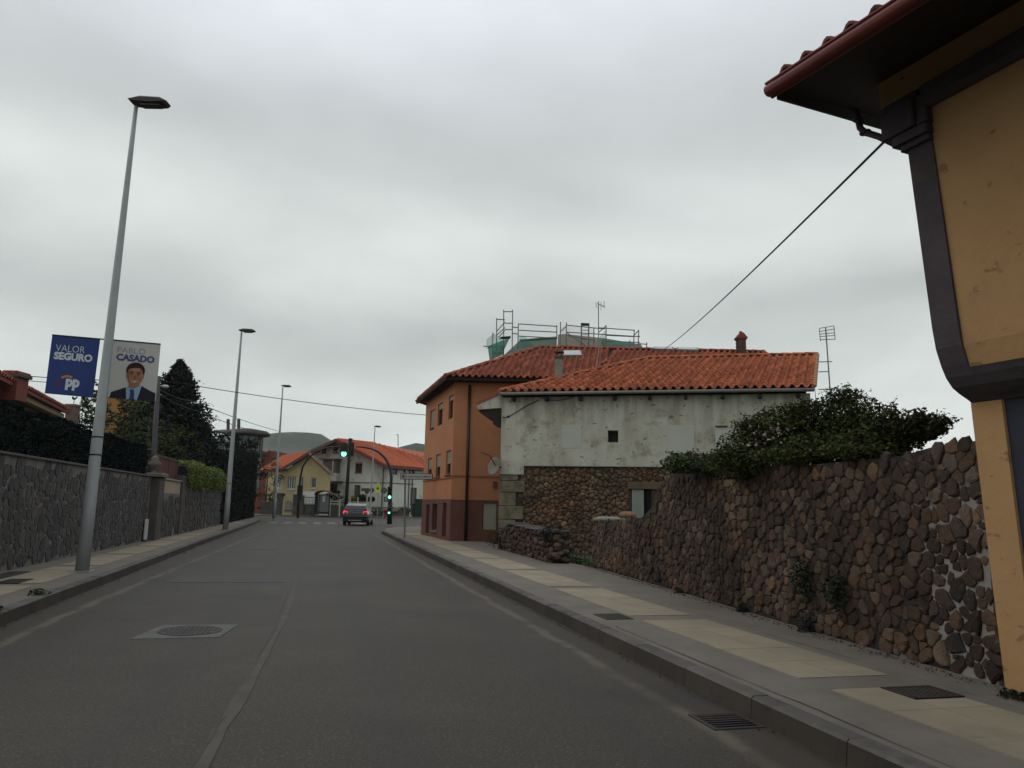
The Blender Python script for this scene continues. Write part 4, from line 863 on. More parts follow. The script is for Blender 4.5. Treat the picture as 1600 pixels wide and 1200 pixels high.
# ---------------------------------------------------------------- building tools
def wall(mb, fr, u0_, u1_, z0, top, holes, mi=0, depth=.16, breaks=(), n=0.0):
    """face with real openings; top(u) is the wall top, holes are (ua,ub,za,zb)"""
    us = sorted(set([u0_, u1_]+[q for h in holes for q in h[:2]]+list(breaks)))
    for a, c in zip(us, us[1:]):
        if c-a < 1e-6: continue
        mid = (a+c)/2; hs = sorted([h for h in holes if h[0] <= mid <= h[1]], key=lambda h: h[2]); z = (z0(a) if callable(z0) else z0, z0(c) if callable(z0) else z0)
        for h in hs: mb.quad(fr.pt(a, n, z[0]), fr.pt(c, n, z[1]), fr.pt(c, n, h[2]), fr.pt(a, n, h[2]), mi=mi); z = (h[3], h[3])
        mb.quad(fr.pt(a, n, z[0]), fr.pt(c, n, z[1]), fr.pt(c, n, top(c)), fr.pt(a, n, top(a)), mi=mi)
    for a, c, zb, zt in holes:
        P = [(a, zb), (c, zb), (c, zt), (a, zt)]
        for i in range(4):
            p, q = P[i], P[(i+1) % 4]; mb.quad(fr.pt(p[0], n, p[1]), fr.pt(q[0], n, q[1]), fr.pt(q[0], n-depth, q[1]), fr.pt(p[0], n-depth, p[1]), mi=mi)
    return mb
def hole(fr, x0, y0, x1, y1, n=0.0):
    """opening from two opposite photo corners, squared up on the wall plane"""
    a = fr.uv(x0, y0, n); c = fr.uv(x1, y1, n); b_ = fr.uv(x0, y1, n); d = fr.uv(x1, y0, n)
    u_0 = (min(a[0], b_[0])*.5+max(a[0], b_[0])*.5); u_1 = (d[0]+c[0])/2; zt = (a[1]+d[1])/2; zb = (b_[1]+c[1])/2
    return (min(u_0, u_1), max(u_0, u_1), zb, zt)
def window(fr, h, parent, m='frame', depth=.13, mull=1, trans=0, sill=True, shutter=0.0, fw_=.05, glass='glass', shm='shutterg', sillm='conc', door=False):
    a, c, zb, zt = h; d = -depth; mb = MB()
    for q in ((a, c, zb, zb+fw_), (a, c, zt-fw_, zt), (a, a+fw_, zb+fw_, zt-fw_), (c-fw_, c, zb+fw_, zt-fw_)): mb.box(q[0], q[1], d-.03, d+.03, q[2], q[3], fr)
    for i in range(1, mull+1): u = a+(c-a)*i/(mull+1); mb.box(u-fw_*.4, u+fw_*.4, d-.025, d+.025, zb+fw_, zt-fw_, fr)
    for i in range(1, trans+1): z = zb+(zt-zb)*i/(trans+1); mb.box(a+fw_, c-fw_, d-.018, d+.018, z-fw_*.3, z+fw_*.3, fr)
    w_ = obj('door' if door else 'window', mb, M[m], parent)
    obj('pane', MB().box(a+.01, c-.01, d-.045, d-.032, zb+.01, zt-.01, fr), M[glass], w_)
    if shutter: obj('roller_shutter', MB().box(a+.012, c-.012, d+.032, d+.05, zt-(zt-zb)*shutter, zt-.01, fr), M[shm], w_)
    if sill: obj('sill', MB().bbox(a-.05, c+.05, -.03, .06, zb-.07, zb-.004, .01, fr), M[sillm], w_)
    return w_
def tile_mesh(name, e, s, n, w_, L_, h_=.085, k=7):
    """one S-shaped clay tile: channel and roll, with a real lower edge"""
    V = []; prof = []
    for i in range(k+1):
        q = i/k; prof.append((q, -.012*math.sin(math.pi*q/.4) if q < .4 else h_*math.sin(math.pi*(q-.4)/.6)))
    for (q, z) in prof: V.append(e*(q-.5)*w_+n*(z+.028))
    for (q, z) in prof: V.append(e*(q-.5)*w_*.96+s*L_+n*(z+.004))
    for (q, z) in prof: V.append(e*(q-.5)*w_+n*(z+.006))
    Fc = [(i, i+1, k+2+i, k+1+i) for i in range(k)]+[(2*(k+1)+i, 2*(k+1)+i+1, i+1, i) for i in range(k)]
    me = bpy.data.meshes.new(name); me.from_pydata([tuple(v) for v in V], [], Fc); me.polygons.foreach_set('use_smooth', [i < k for i in range(2*k)]); return me, V, Fc
def tiled(E0, evec, ulen, svec, slen, inside, parent, m, w_=.235, L_=.40, limit=0, th_=.085, name='roof_tile', stuff='roof_tiles', pri=None):
    """tiles laid from eave point E0 along unit evec; svec is the unit up-slope direction; inside(a,b) in metres along both"""
    E0 = Vector(E0); e = Vector(evec).normalized(); s = Vector(svec).normalized(); n = e.cross(s).normalized()
    if n.z < 0: n = -n
    me, V, Fc = tile_mesh(name, e, s, n, w_, L_, th_); me.materials.append(m); nc = int(ulen/w_)+1; nr = int(slen/(L_*.86))+1; P = []
    for j in range(nr):
        for i in range(nc):
            a, b_ = (i+.5)*w_, j*L_*.86
            if inside(a, b_+L_*.3): P.append((a, b_))
    P.sort(key=pri or (lambda p: p[1])); rv, rf = [], []
    for q, (a, b_) in enumerate(P):
        p = E0+e*(a+random.uniform(-.006, .006))+s*(b_+random.uniform(-.01, .01))+n*(.01+random.uniform(-.004, .004))
        if q < limit:
            o = bpy.data.objects.new(name, me); COL.objects.link(o); o.parent = parent; o.location = p-WL[parent]; WL[o] = p
        else:
            k = len(rv); rv += [tuple(p+v) for v in V]; rf += [tuple(x+k for x in g) for g in Fc]
    if rv: o = mk(stuff, rv, rf, m, parent, True, False); o['kind'] = 'stuff'
def ridge(pts, parent, m, r=.09, step=.36, name='ridge_tile', limit=60):
    rest = MB(); cnt = 0
    for A, B in zip(pts, pts[1:]):
        A, B = Vector(A), Vector(B); L_ = (B-A).length; d = (B-A)/L_; side = d.cross(Vector((0, 0, 1))).normalized(); up = side.cross(d); k = int(L_/step)+1
        for i in range(k):
            p0 = A+d*(i*L_/k-.02); p1 = A+d*((i+1)*L_/k+.03); rings = []
            for p, rr, lift in ((p0, r*1.06, .01), (p1, r*.92, 0)):
                rings.append([tuple(p+side*math.cos(q)*rr+up*(math.sin(q)*rr*.75+lift)) for q in [math.pi*x/6 for x in range(7)]]+[tuple(p-up*.05)])
            if cnt < limit: obj(name, MB().loft(rings), m, parent)
            else: rest.loft(rings)
            cnt += 1
    if rest.v: obj('ridge_run', rest, m, parent)

# ---------------------------------------------------------------- the plastered stone barn
E0c, E1c = np.array([-.30, 23.3]), np.array([8.24, 21.23]); SV = np.array([2.25, 5.06]); EZ, RZ = 4.83, 6.82
BF = Frame(camxy(*E0c), camxy(*E1c)); 
if BF.n@(-BF.o) < 0: BF.n = -BF.n
barn = thing('stone_barn', 'old barn with stained white plaster above rubble stone and a red tiled roof', 'barn', (*camxy(*E0c), ZP))
ed = camxy(*E1c)-camxy(*E0c); EL = float(np.hypot(*ed)); ed = ed/EL; sv = camxy(*SV)-camxy(0, 0)
rub_top = BF.uv(900, 728)[1]; q_u = BF.uv(818, 760)[0]
win = hole(BF, 949.5, 672.5, 966, 691); 
dz0 = BF.uv(986, 812)[1]; dr = (BF.uv(986, 790)[0], BF.uv(1018, 790)[0], dz0-1.2, BF.uv(1000, 764)[1])
mb = MB(); wall(mb, BF, 0, EL+.1, rub_top, lambda u: EZ-.12, [win], depth=.35)
mb.quad(BF.pt(-.0, .0, BF.uv(780, 741)[1]), BF.pt(q_u, .0, BF.uv(780, 741)[1]), BF.pt(q_u, .0, rub_top), BF.pt(0, .0, rub_top))
rel = mb
obj('plaster_wall', rel, M['plaster'], barn, fix=False)
# thickness edge where the plaster stops over the rubble
obj('plaster_edge', MB().box(q_u, EL+.1, -.08, .012, rub_top-.018, rub_top, BF), M['chim'], barn)
mb = MB(); wall(mb, BF, .0, EL+.1, 0, lambda u: rub_top, [dr], n=-.075, depth=.4); obj('rubble_core', mb, M['mortar'] if False else mat('rubble_bedding', (0.075, 0.052, 0.036), (0.05, 0.035, 0.025), scale=6, bump=.6), barn, fix=False)
cs = cells(EL, rub_top-.1, .225, .062, .36, 31, lambda u, z: q_u*.85 < u < EL-.1 and .1 < z < rub_top-.05 and not (dr[0]-.08 < u < dr[1]+.1 and z < dr[3]+.22), hard=24, gap=.001, rj=.10)
lay(cs, BF, -.075, lambda c: random.uniform(.025, .06), ROUND, M['barnstone'], barn, 'stone', 'small_stones', limit=290)
# quoins
z = .12; i = 0
zq = BF.uv(780, 741)[1]
while z < zq-.1:
    h_ = random.uniform(.24, .40); h_ = min(h_, zq-z-.01); L_ = q_u*(1.0 if i % 2 else .72)*random.uniform(.9, 1.08); obj('quoin', MB().bbox(-.02, L_, -.3, .012+random.uniform(-.01, .01), z, z+h_-.02, .02, BF), M['quoin'], barn); z += h_; i += 1
obj('lintel', MB().bbox(dr[0]-.1, dr[1]+.6, -.2, .0, dr[3]+.005, dr[3]+.2, .01, BF), mat('lintel_stone', (0.13, 0.10, 0.06), (0.10, 0.075, 0.045), scale=4), barn)
# small barred window and doorway with a grey leaf
w_ = obj('window', MB().box(win[0]-.03, win[0], -.03, .004, win[2], win[3], BF), M['plaster'], barn)
obj('dark_interior', MB().box(win[0]-.01, win[1]+.01, -.36, -.34, win[2]-.01, win[3]+.01, BF), M['black'], w_)
for q in (.33, .66): obj('bar', MB().tube([BF.pt(win[0]+(win[1]-win[0])*q, -.2, win[2]), BF.pt(win[0]+(win[1]-win[0])*q, -.2, win[3])], .01, 6), M['iron'], w_)
d_ = obj('door', MB().bbox(dr[0]+.02, dr[0]+.36, -.10, -.05, dr[2], dr[3]-.01, .008, BF), mat('door_leaf_grey', (0.26, 0.27, 0.24), (0.22, 0.23, 0.20), scale=3), barn)
obj('dark_interior', MB().box(dr[0]-.02, dr[1]+.02, -.50, -.48, dr[2], dr[3]+.02, BF), M['black'], d_)
# filled-in openings, smoother paler render
for (x0, y0, x1, y1) in ((878, 664, 908, 700), (1043, 664, 1085, 708), (1118, 668, 1150, 705)):
    h = hole(BF, x0, y0, x1, y1); obj('filled_opening', MB().bbox(h[0], h[1], .001, .008, h[2], h[3], .003, BF), mat('smooth_patch', (0.47, 0.48, 0.42), (0.42, 0.43, 0.37), scale=1.5, bump=.1), barn)
h = hole(BF, 1118, 665, 1137, 667); obj('shelf_slab', MB().box(h[0], h[1], 0, .05, h[2], h[2]+.03, BF), M['iron'], barn)
# side and back walls
back = camxy(*(E1c+np.array([2.15, 10.0]))); bl = camxy(*(E0c+np.array([1.2, 8.5])))
mb = MB(); c0, c1 = camxy(*E0c), camxy(*E1c); rr = camxy(*(E1c+SV))
mb.quad((*c1, 0), (*back, 0), (*back, EZ-.1), (*rr, RZ-.05), (*c1, EZ-.1)); mb.quad((*back, 0), (*bl, 0), (*bl, EZ-.1), (*back, EZ-.1)); mb.quad((*bl, 0), (*c0, 0), (*c0, EZ-.1), (*bl, EZ-.1))
obj('end_walls', mb, mat('bare_render', (0.15, 0.14, 0.10), (0.11, 0.10, 0.075), scale=1), barn)
# roof: main slope, hip, back
RS = camxy(4.93, 27.5); P0 = np.array([*camxy(*(E0c+np.array([-.05, -.25]))), EZ]); P1 = np.array([*camxy(*(E1c+np.array([.12, -.25]))), EZ]); P2 = np.array([*camxy(*(E1c+SV*.98+np.array([.15, 0]))), RZ]); P3 = np.array([*RS, RZ])
PL = np.array([*camxy(-.9, 23.5), EZ-.22]); PBk = np.array([*camxy(*(E0c+np.array([.6, 9.0]))), EZ]); PB1 = np.array([*camxy(*(E1c+np.array([2.1, 10.2]))), EZ])
dn_ = np.array([0, 0, -.03])
obj('roof_deck', MB().plate([P0+dn_, P1+dn_, P2+dn_, P3+dn_], .08), M['wood'], barn)
PLs = np.array([*camxy(-1.0, 24.2), EZ-.2])
mb = MB(); mb.plate([PBk+dn_, P0+dn_, P3+dn_], .05); mb.plate([P2+dn_, PB1+dn_, PBk+dn_, P3+dn_], .05); obj('rear_roof', mb, M['tile2'], barn)
e3 = (P1-P0)/np.linalg.norm(P1-P0); s3 = (P2-P1); sl = np.linalg.norm(s3); s3 = s3/sl; EL3 = float(np.linalg.norm(P1-P0))
hipd = P3-P0; A_ = np.array([[e3@e3, e3@s3], [e3@s3, s3@s3]]); ha, hb = np.linalg.solve(A_, np.array([hipd@e3, hipd@s3]))
tiled(P0, e3, EL3, s3, sl, lambda a, b_: ha*b_/hb+.02 < a < EL3-.05 and b_ < sl-.05, barn, M['tile'], limit=298, w_=EL3/36, L_=.42)
ridge([P0+np.array([0, 0, .05]), P3+np.array([0, 0, .06]), P2+np.array([0, 0, .06])], barn, M['tile'], .085, .4)
ridge([P1+np.array([0, 0, .03]), P2+np.array([0, 0, .04])], barn, mat('verge_tile', (0.40, 0.19, 0.10), (0.34, 0.15, 0.08), scale=3), .075, .4, name='verge_tile')
g0 = P0+np.array([0, 0, -.06])-np.append(BF.n, 0)*-.05; g1 = P1+np.array([0, 0, -.06])+np.append(BF.n, 0)*.05
obj('gutter', MB().tube([tuple(g0), tuple(g1)], .05, 8), M['gutterg'], barn, smooth=True)
for i in range(9): u = .35+i*1.02; obj('rafter_end', MB().box(u, u+.09, -.1, .24, EZ-.26, EZ-.15, BF), M['wood'], barn)
# projecting eave on the street side: end board and carved brackets seen in profile
def bp(x, y): return BF.uv(x, y, .0)
fas = [bp(784.5, 613), bp(747, 630.5), bp(744, 634), bp(748, 640), bp(784.5, 637)]; obj('eave_end_board', MB().prism(fas, -.12, .0, BF), M['plaster'], barn)
obj('eave_tile_edge', MB().prism([bp(786, 609), bp(746, 628), bp(745, 632), bp(786, 614)], -.2, .03, BF), M['tile2'], barn)
cor = [bp(784.5, 638), bp(746, 640.5), bp(750, 645), bp(757, 650), bp(765, 656), bp(770, 659), bp(769.5, 662), bp(776, 667), bp(784.5, 668)]
for k_ in range(4): obj('eave_bracket', MB().prism([(u-.0, z) for u, z in cor], -.16-k_*.9, -.04-k_*.9, BF), M['wood'], barn)
obj('eave_soffit', MB().prism([bp(784.5, 637.5), bp(748, 640), bp(748, 641), bp(784.5, 640)], -3.6, -.1, BF), M['wood'], barn)
# cables clipped to the plaster
t = thing('wall_cable', 'thin black cable running diagonally down the barn plaster from the eave', 'cable', BF.pt(*(BF.uv(792, 652)[0], .02, BF.uv(792, 652)[1])))
pts = [(785, 653), (795, 651), (810, 642), (825, 633), (842, 625)]; obj('wire', MB().tube([BF.pt(BF.uv(*p)[0], .02, BF.uv(*p)[1]) for p in pts], .012, 6), M['rubber'], t)
obj('clip', MB().box(BF.uv(794, 651)[0]-.03, BF.uv(794, 651)[0]+.03, 0, .03, BF.uv(794, 651)[1]-.03, BF.uv(794, 651)[1]+.03, BF), M['black'], t)
t = thing('wall_cable', 'slack black cable sagging under the barn gutter', 'cable', BF.pt(*(BF.uv(860, 622)[0], .02, BF.uv(860, 622)[1])))
pts = [(842, 620), (856, 625), (872, 626), (888, 623), (905, 617)]; obj('wire', MB().tube([BF.pt(BF.uv(*p)[0], .02, BF.uv(*p)[1]) for p in pts], .01, 6), M['rubber'], t)
# satellite dish
dc = BF.pt(-.13, .12, BF.uv(775, 730)[1]); t = thing('satellite_dish', 'weathered satellite dish on the road-side corner of the barn', 'satellite dish', dc)
ax = Vector((-.80, -.52, .30)).normalized(); a1 = ax.cross(Vector((0, 0, 1))).normalized(); a2 = a1.cross(ax); rings = []
for r, d in ((.02, 0), (.12, .012), (.21, .035), (.29, .07)): rings.append([tuple(Vector(dc)+ax*d+a1*math.cos(q)*r*.85+a2*math.sin(q)*r) for q in [2*math.pi*k/20 for k in range(20)]])
rings2 = [[tuple(Vector(p)-ax*.012) for p in rg_] for rg_ in rings][::-1]
obj('reflector', MB().loft(rings+rings2), M['dish'], t, smooth=True)
obj('feed_arm', MB().tube([tuple(Vector(dc)+a2*.05), tuple(Vector(dc)+ax*.25+Vector((0, 0, .24))), tuple(Vector(dc)+Vector((-.42, 0, .42)))], .015, 6), M['iron'], t)
obj('mount', MB().tube([tuple(Vector(dc)-ax*.02), BF.pt(.05, -.05, dc[2])], .03, 6), M['iron'], t)
# chimney in the left part of the roof
cb = at(873, 590, 24.6); t = thing('roof_chimney', 'slim grey rendered chimney near the left end of the barn roof', 'chimney', (cb[0], cb[1], cb[2]-.3)); cf = Frame((cb[0], cb[1]), (cb[0]+ed[0], cb[1]+ed[1]))
obj('stack', MB().bbox(-.11, .11, -.11, .11, cb[2]-.35, cb[2]+.62, .01, cf), M['chim'], t)
obj('collar', MB().bbox(-.13, .13, -.13, .13, cb[2]+.62, cb[2]+.70, .01, cf), M['fence'], t)
for q in ((-.1, -.1), (.07, -.1), (-.1, .07), (.07, .07)): obj('cap_leg', MB().box(q[0], q[0]+.03, q[1], q[1]+.03, cb[2]+.70, cb[2]+.82, cf), M['fence'], t)
obj('cap', MB().bbox(-.15, .15, -.15, .15, cb[2]+.82, cb[2]+.86, .01, cf), M['fence'], t)
# yard with ruined low wall, grass and iron railing in front of the barn
RW = Frame(tuple(ground(778, 857, .15)[:2]), tuple(ground(862, 880, .15)[:2])); 
if RW.n@(-RW.o) < 0: RW.n = -RW.n
t = thing('broken_wall', 'low broken dark stone wall with a moss-stained coping in front of the barn', 'wall', RW.pt(RW.len/2, -.1, .1))
rt = lambda u: .60+.25*min(1, u/1.0) if u < 1.0 else .92-.05*(u/RW.len)
mb = MB(); rings = [[RW.pt(u, -.42, 0), RW.pt(u, -.04, 0), RW.pt(u, -.04, rt(u)), RW.pt(u, -.42, rt(u))] for u in [RW.len*i/10 for i in range(11)]]; obj('wall_core', mb.loft(rings), M['mortar'], t)
cs = cells(RW.len, 1.0, .20, .12, .34, 41, lambda u, z: .0 < u < RW.len and .12 < z < rt(u)-.04, hard=5, gap=.006); lay(cs, RW, -.04, lambda c: random.uniform(.05, .1), ROUND, M['stonemix'], t, 'stone', 'small_stones', limit=120)
for i in range(4): a = .9+i*(RW.len-.9)/4; obj('cap_stone', MB().bbox(a, a+(RW.len-.9)/4-.02, -.46, .03, .90-.02*i, .95-.02*i+random.uniform(-.02,.02), .03, RW), M['fence'], t)
for k_ in range(16): obj('stone', MB().blob(RW.pt(RW.len+.03, -.40+.36*random.random(), .2+.72*k_/16), (.10, .11, .07), 8, 5, j=.14), M['stonemix'], t)
tt = thing('ivy_clump', 'dark ivy creeping over the broken end of the low wall before the barn', 'ivy', RW.pt(RW.len-.2, 0, .2)); CC = clump(RW.pt(RW.len-.25, -.1, .78), (.42, .3, .22), 900, 0).tolist()+clump(RW.pt(.45, .0, .45), (.5, .16, .3), 500, 0).tolist()
leaves('foliage', CC, .035, M['moss'], tt); mb = MB(); twigs(mb, RW.pt(RW.len-.1, .05, .1), RW.pt(RW.len-.3, .03, .9), .01, 5, .02); obj('stem', mb, M['twig'], tt)
ys = [tuple(ground(x, y, .12)[:2]) for x, y in ((800, 862), (926, 890))]; gv = camxy(*(E1c+np.array([0, -.1])))
obj('yard', MB().slab([ys[0], ys[1], (6.6, 16.0), tuple(gv), tuple(camxy(*E0c))], .0, .115), M['grass'], kind='structure')
C = []
for _ in range(5000):
    a, c = random.random(), random.random()**1.3; p = np.array(ys[0])*(1-a)+np.array(ys[1])*a+np.array([.25, 1.0])*c*2.0; C.append((p[0]+.1, p[1], .12+random.uniform(0, .07)))
leaves('yard_grass', C, .045, M['leafs'], kind='stuff', label='rough grass in the gap before the barn')
GR = Frame(camxy(1.35, 20.2), camxy(2.9, 19.3)); t = thing('iron_railing', 'small dark iron railing in the gap between the two old stone walls', 'railing', GR.pt(GR.len/2, 0, .1))
for z in (.25, .85): obj('rail', MB().tube([GR.pt(0, 0, z), GR.pt(GR.len, 0, z)], .014, 6), M['iron'], t)
for i in range(17): u = GR.len*i/16; obj('bar', MB().tube([GR.pt(u, 0, .1), GR.pt(u, 0, 1.0)], .009, 5), M['iron'], t)

# ---------------------------------------------------------------- orange apartment house
OC = camxy(-2.13, 28.3); OL = at(658, 835, 33.5)[:2]; OR = camxy(10.3, 28.3); OD = camxy(10.3, 36); OB = camxy(-3.0, 36.5)
SF = Frame(OL, OC); FF = Frame(OC, OR)
for q in (SF, FF):
    if q.n@(-q.o) < 0: q.n = -q.n
zE = 5.95; zb_ = FF.uv(760, 781)[1]; z_band = FF.uv(742, 743)[1]
house = thing('apartment_house', 'three-storey orange rendered house with brown base and red tiled hip roof', 'house', (*OC, ZP))
lw = [hole(SF, 668.5, 716, 674.5, 747), hole(SF, 681, 710, 688, 745), hole(SF, 697, 704, 704.5, 741)]
uw = [hole(SF, 672, 641, 678.5, 672), hole(SF, 684, 630.5, 691.5, 664.5), hole(SF, 701, 618, 708, 654)]
gw = [hole(SF, 666, 788, 671, 833), hole(SF, 675.5, 787, 683, 829), hole(SF, 691.5, 785.5, 697.5, 839)]
mb = MB(); wall(mb, SF, 0, SF.len, zb_, lambda u: zE, lw+uw, depth=.2); wall(mb, FF, 0, FF.len, zb_, lambda u: zE, [], depth=.2)
mb.quad((*OL, 0), (*OB, 0), (*OB, zE), (*OL, zE)); mb.quad((*OR, 0), (*OD, 0), (*OD, zE), (*OR, zE)); mb.quad((*OD, 0), (*OB, 0), (*OB, zE), (*OD, zE))
obj('wall', mb, M['orange'], house, fix=False)
gd = hole(FF, 754, 786, 776, 827.5, .01)
mb = MB(); wall(mb, SF, -.01, SF.len+.01, 0, lambda u: zb_, gw, depth=.2, n=.012); wall(mb, FF, -.012, FF.len, 0, lambda u: zb_, [gd], depth=.2, n=.012); obj('base_wall', mb, M['brown'], house, fix=False)
for h in lw: window(SF, h, house, 'framed', .10, 1, 0, True, .55, shm='shutterg', sillm='brown')
for h, s in zip(uw, (.85, .25, .2)): window(SF, h, house, 'framed', .10, 1, 0, False, s, shm='shutterg', sillm='brown')
window(SF, gw[1], house, 'framed', .12, 0, 0, True, 0, sillm='conc'); 
for h in (gw[0], gw[2]): window(SF, (h[0], h[1], .15, h[3]), house, 'framed', .12, 0, 1, False, 0, door=True, glass='framed')
obj('garage_shutter', MB().bbox(gd[0]+.02, gd[1]-.01, -.08, -.03, gd[2], gd[3]-.01, .01, FF), M['shutter'], house)
mb = MB(); mb.box(-.02, FF.len, .0, .035, z_band-.05, z_band, FF); mb.box(0, SF.len-.0, .0, .035, SF.uv(700, 741)[1]-.16, SF.uv(700, 741)[1]-.11, SF); obj('string_course', mb, mat('string_course_brown', (0.34, 0.12, 0.05)), house)
obj('base_moulding', MB().box(-.0, FF.len, .012, .03, zb_-.02, zb_+.02, FF), M['orange'], house)
u_d = FF.uv(734.5, 600)[0]; obj('downpipe', MB().tube([FF.pt(u_d, .09, .1), FF.pt(u_d, .09, zE-.1)], .055, 8), mat('downpipe_brown', (0.025, 0.012, 0.012), rough=.5), house, smooth=True)
obj('meter_box', MB().bbox(FF.uv(770, 760)[0], FF.uv(776, 760)[0], 0, .08, FF.uv(770, 762)[1], FF.uv(770, 752)[1], .01, FF), M['brown'], house)
# roof: overhanging hip
ov = .55; zT = zE+.12
e0 = np.array([*(np.array(OC)+camxy(-.30, -ov)-camxy(0, 0)), zT]); e1 = np.array([*(np.array(OR)+camxy(.5, -ov)-camxy(0, 0)), zT]); eL = np.array([*at(650, 633, 33.9)[:2], zT-.12]); 
apx = at(843, 541, 31.6); apx = np.array([apx[0], apx[1], 8.02]); apr = at(1192, 545, 31.6); apr = np.array([apr[0], apr[1], 8.02]); 
eB = np.array([*camxy(-3.6, 37.2), zT]); eR = np.array([*camxy(10.8, 37.2), zT]); dn2 = np.array([0, 0, -.03])
mb = MB(); mb.plate([e0+dn2, e1+dn2, apr+dn2, apx+dn2], .1); mb.plate([eL+dn2, e0+dn2, apx+dn2], .1); obj('roof_deck', mb, M['wood'], house)
mb = MB(); mb.plate([eB, eL, apx], .05); mb.plate([apr, e1, eR], .05); mb.plate([apx, apr, eR, eB], .05); obj('rear_roof', mb, M['tile2'], house)
mb = MB(); mb.plate([np.array([*OL, zE])+0*dn2, np.array([*OC, zE]), e0+dn2*4, eL+dn2*4], .03); mb.plate([np.array([*OC, zE]), np.array([*OR, zE]), e1+dn2*4, e0+dn2*4], .03); obj('soffit', mb, M['wood'], house)
def slope_fill(A, B, T0, T1, lean, parent, m, w_, L_, a_lim=lambda a, b_: True):
    e = (B-A)/np.linalg.norm(B-A); top = T0-A; q = top-e*(top@e); up = q/np.linalg.norm(q); s = up+e*lean; sn = s/np.linalg.norm(s); H_ = np.linalg.norm(q)
    def ins(a, b_):
        h = b_/np.linalg.norm(s); x = a+h*lean; f_ = h/H_
        if f_ > .96: return False
        xl = (top@e)*f_; xr = np.linalg.norm(B-A)+((T1-B)@e)*f_; return xl+.03 < x < xr and a_lim(x, h)
    tiled(A, e, np.linalg.norm(B-A)+6, sn, H_*np.linalg.norm(s), ins, parent, m, w_, L_, 0)
u_step = float(np.linalg.norm(at(936, 585, 27.9)[:2]-e0[:2]))
slope_fill(e0, e1, apx, apr, .14, house, M['tile2'], .235, .42, lambda x, h: x < u_step+.2*h)
slope_fill(e0, e1, apx, apr, .30, house, M['tile2'], .235, .42, lambda x, h: x > u_step+.05+.2*h)
slope_fill(eL, e0, apx, apx, .0, house, M['tile2'], .235, .42)
up_ = np.array([0, 0, .03]); ridge([e0+up_, apx+up_, apr+up_, e1+up_], house, M['tile2'], .11, .45, limit=70); ridge([eL+up_*.5, e0+up_*.5], house, M['tile2'], .05, .45, name='verge_tile')
# seam between the two roof halves, rooflights
v0 = e0+(e1-e0)/np.linalg.norm(e1-e0)*u_step; v1 = v0+(apx-e0)*np.array([1, 1, 1])*0.0; 
top_pt = at(936, 546, 31.6); obj('roof_seam', MB().tube([tuple(at(930, 583, 28.3)), tuple(np.array([top_pt[0], top_pt[1], 8.05]))], .06, 6), M['tile2'], house)
RFn = Vector(e1-e0).cross(Vector(apx-e0)).normalized(); 
if RFn.z < 0: RFn = -RFn
def on_roof(x, y):
    d = Vector(ray(x, y)); o = Vector(CP); t_ = (Vector(e0)-o).dot(RFn)/d.dot(RFn); return o+d*t_
def rooflight(label, px, h_=.13):
    P = [on_roof(*p) for p in px]; t = thing('rooflight', label, 'rooflight', P[0]); mb = MB(); mb.loft([[tuple(p+RFn*.02) for p in P], [tuple(p+RFn*h_) for p in P]]); fr_ = obj('frame', mb, M['gutterg'], t)
    cc = sum(P, Vector())/4; mb = MB(); mb.loft([[tuple(cc+(p-cc)*.86+RFn*(h_-.01)) for p in P], [tuple(cc+(p-cc)*.86+RFn*(h_+.012)) for p in P]]); obj('pane', mb, mat('painted_sky_glass', (.35, .36, .34), rough=.15, spec=.8), t)  # pale base colour of the pane stands in for reflected sky
rooflight('pale rooflight right of the slim grey chimney on the orange house roof', [(879, 560), (910, 560), (908, 552), (879, 552)])
rooflight('flat rooflight beside the foot of the overhead cable on the tiled roof', [(1019, 549.5), (1052, 550.5), (1052, 546.5), (1022, 546)])
rooflight('dark-framed rooflight right of the cable on the tiled roof', [(1056, 550.5), (1092, 551.5), (1090, 547.5), (1057, 547)])
# brick chimney with a pitched cap
cb = at(1158, 553, 31.0); cf = Frame((cb[0], cb[1]), (cb[0]+math.cos(YAW), cb[1]-math.sin(YAW))); z0_ = cb[2]
t = thing('brick_chimney', 'dark brick chimney with a small pitched cap on the right of the tiled roof', 'chimney', (cb[0], cb[1], z0_-.3))
obj('stack', MB().box(-.155, .155, -.155, .155, z0_-.4, z0_+.58, cf), M['mortar'], t)
for j in range(8):
    for i in range(2):
        for sd_ in (1, -1):
            a = -.17+(.17*i if j % 2 == 0 else .085+.17*i-.0); a = -.17+i*.17; obj('brick', MB().box(a+.003+(.02 if j % 2 else 0), a+.164, (.155 if sd_ > 0 else -.175), (.175 if sd_ > 0 else -.155), z0_-.02+j*.075, z0_+.045+j*.075, cf), M['brick'], t)
obj('crown_course', MB().bbox(-.20, .20, -.20, .20, z0_+.58, z0_+.64, .01, cf), M['brick'], t)
obj('cap', MB().prism([(-.24, z0_+.64), (.24, z0_+.64), (.06, z0_+.86), (-.06, z0_+.86)], -.22, .22, cf), M['tile2'], t); obj('finial', MB().blob(cf.pt(0, 0, z0_+.90), (.07, .07, .07), 8, 5), M['brick'], t)
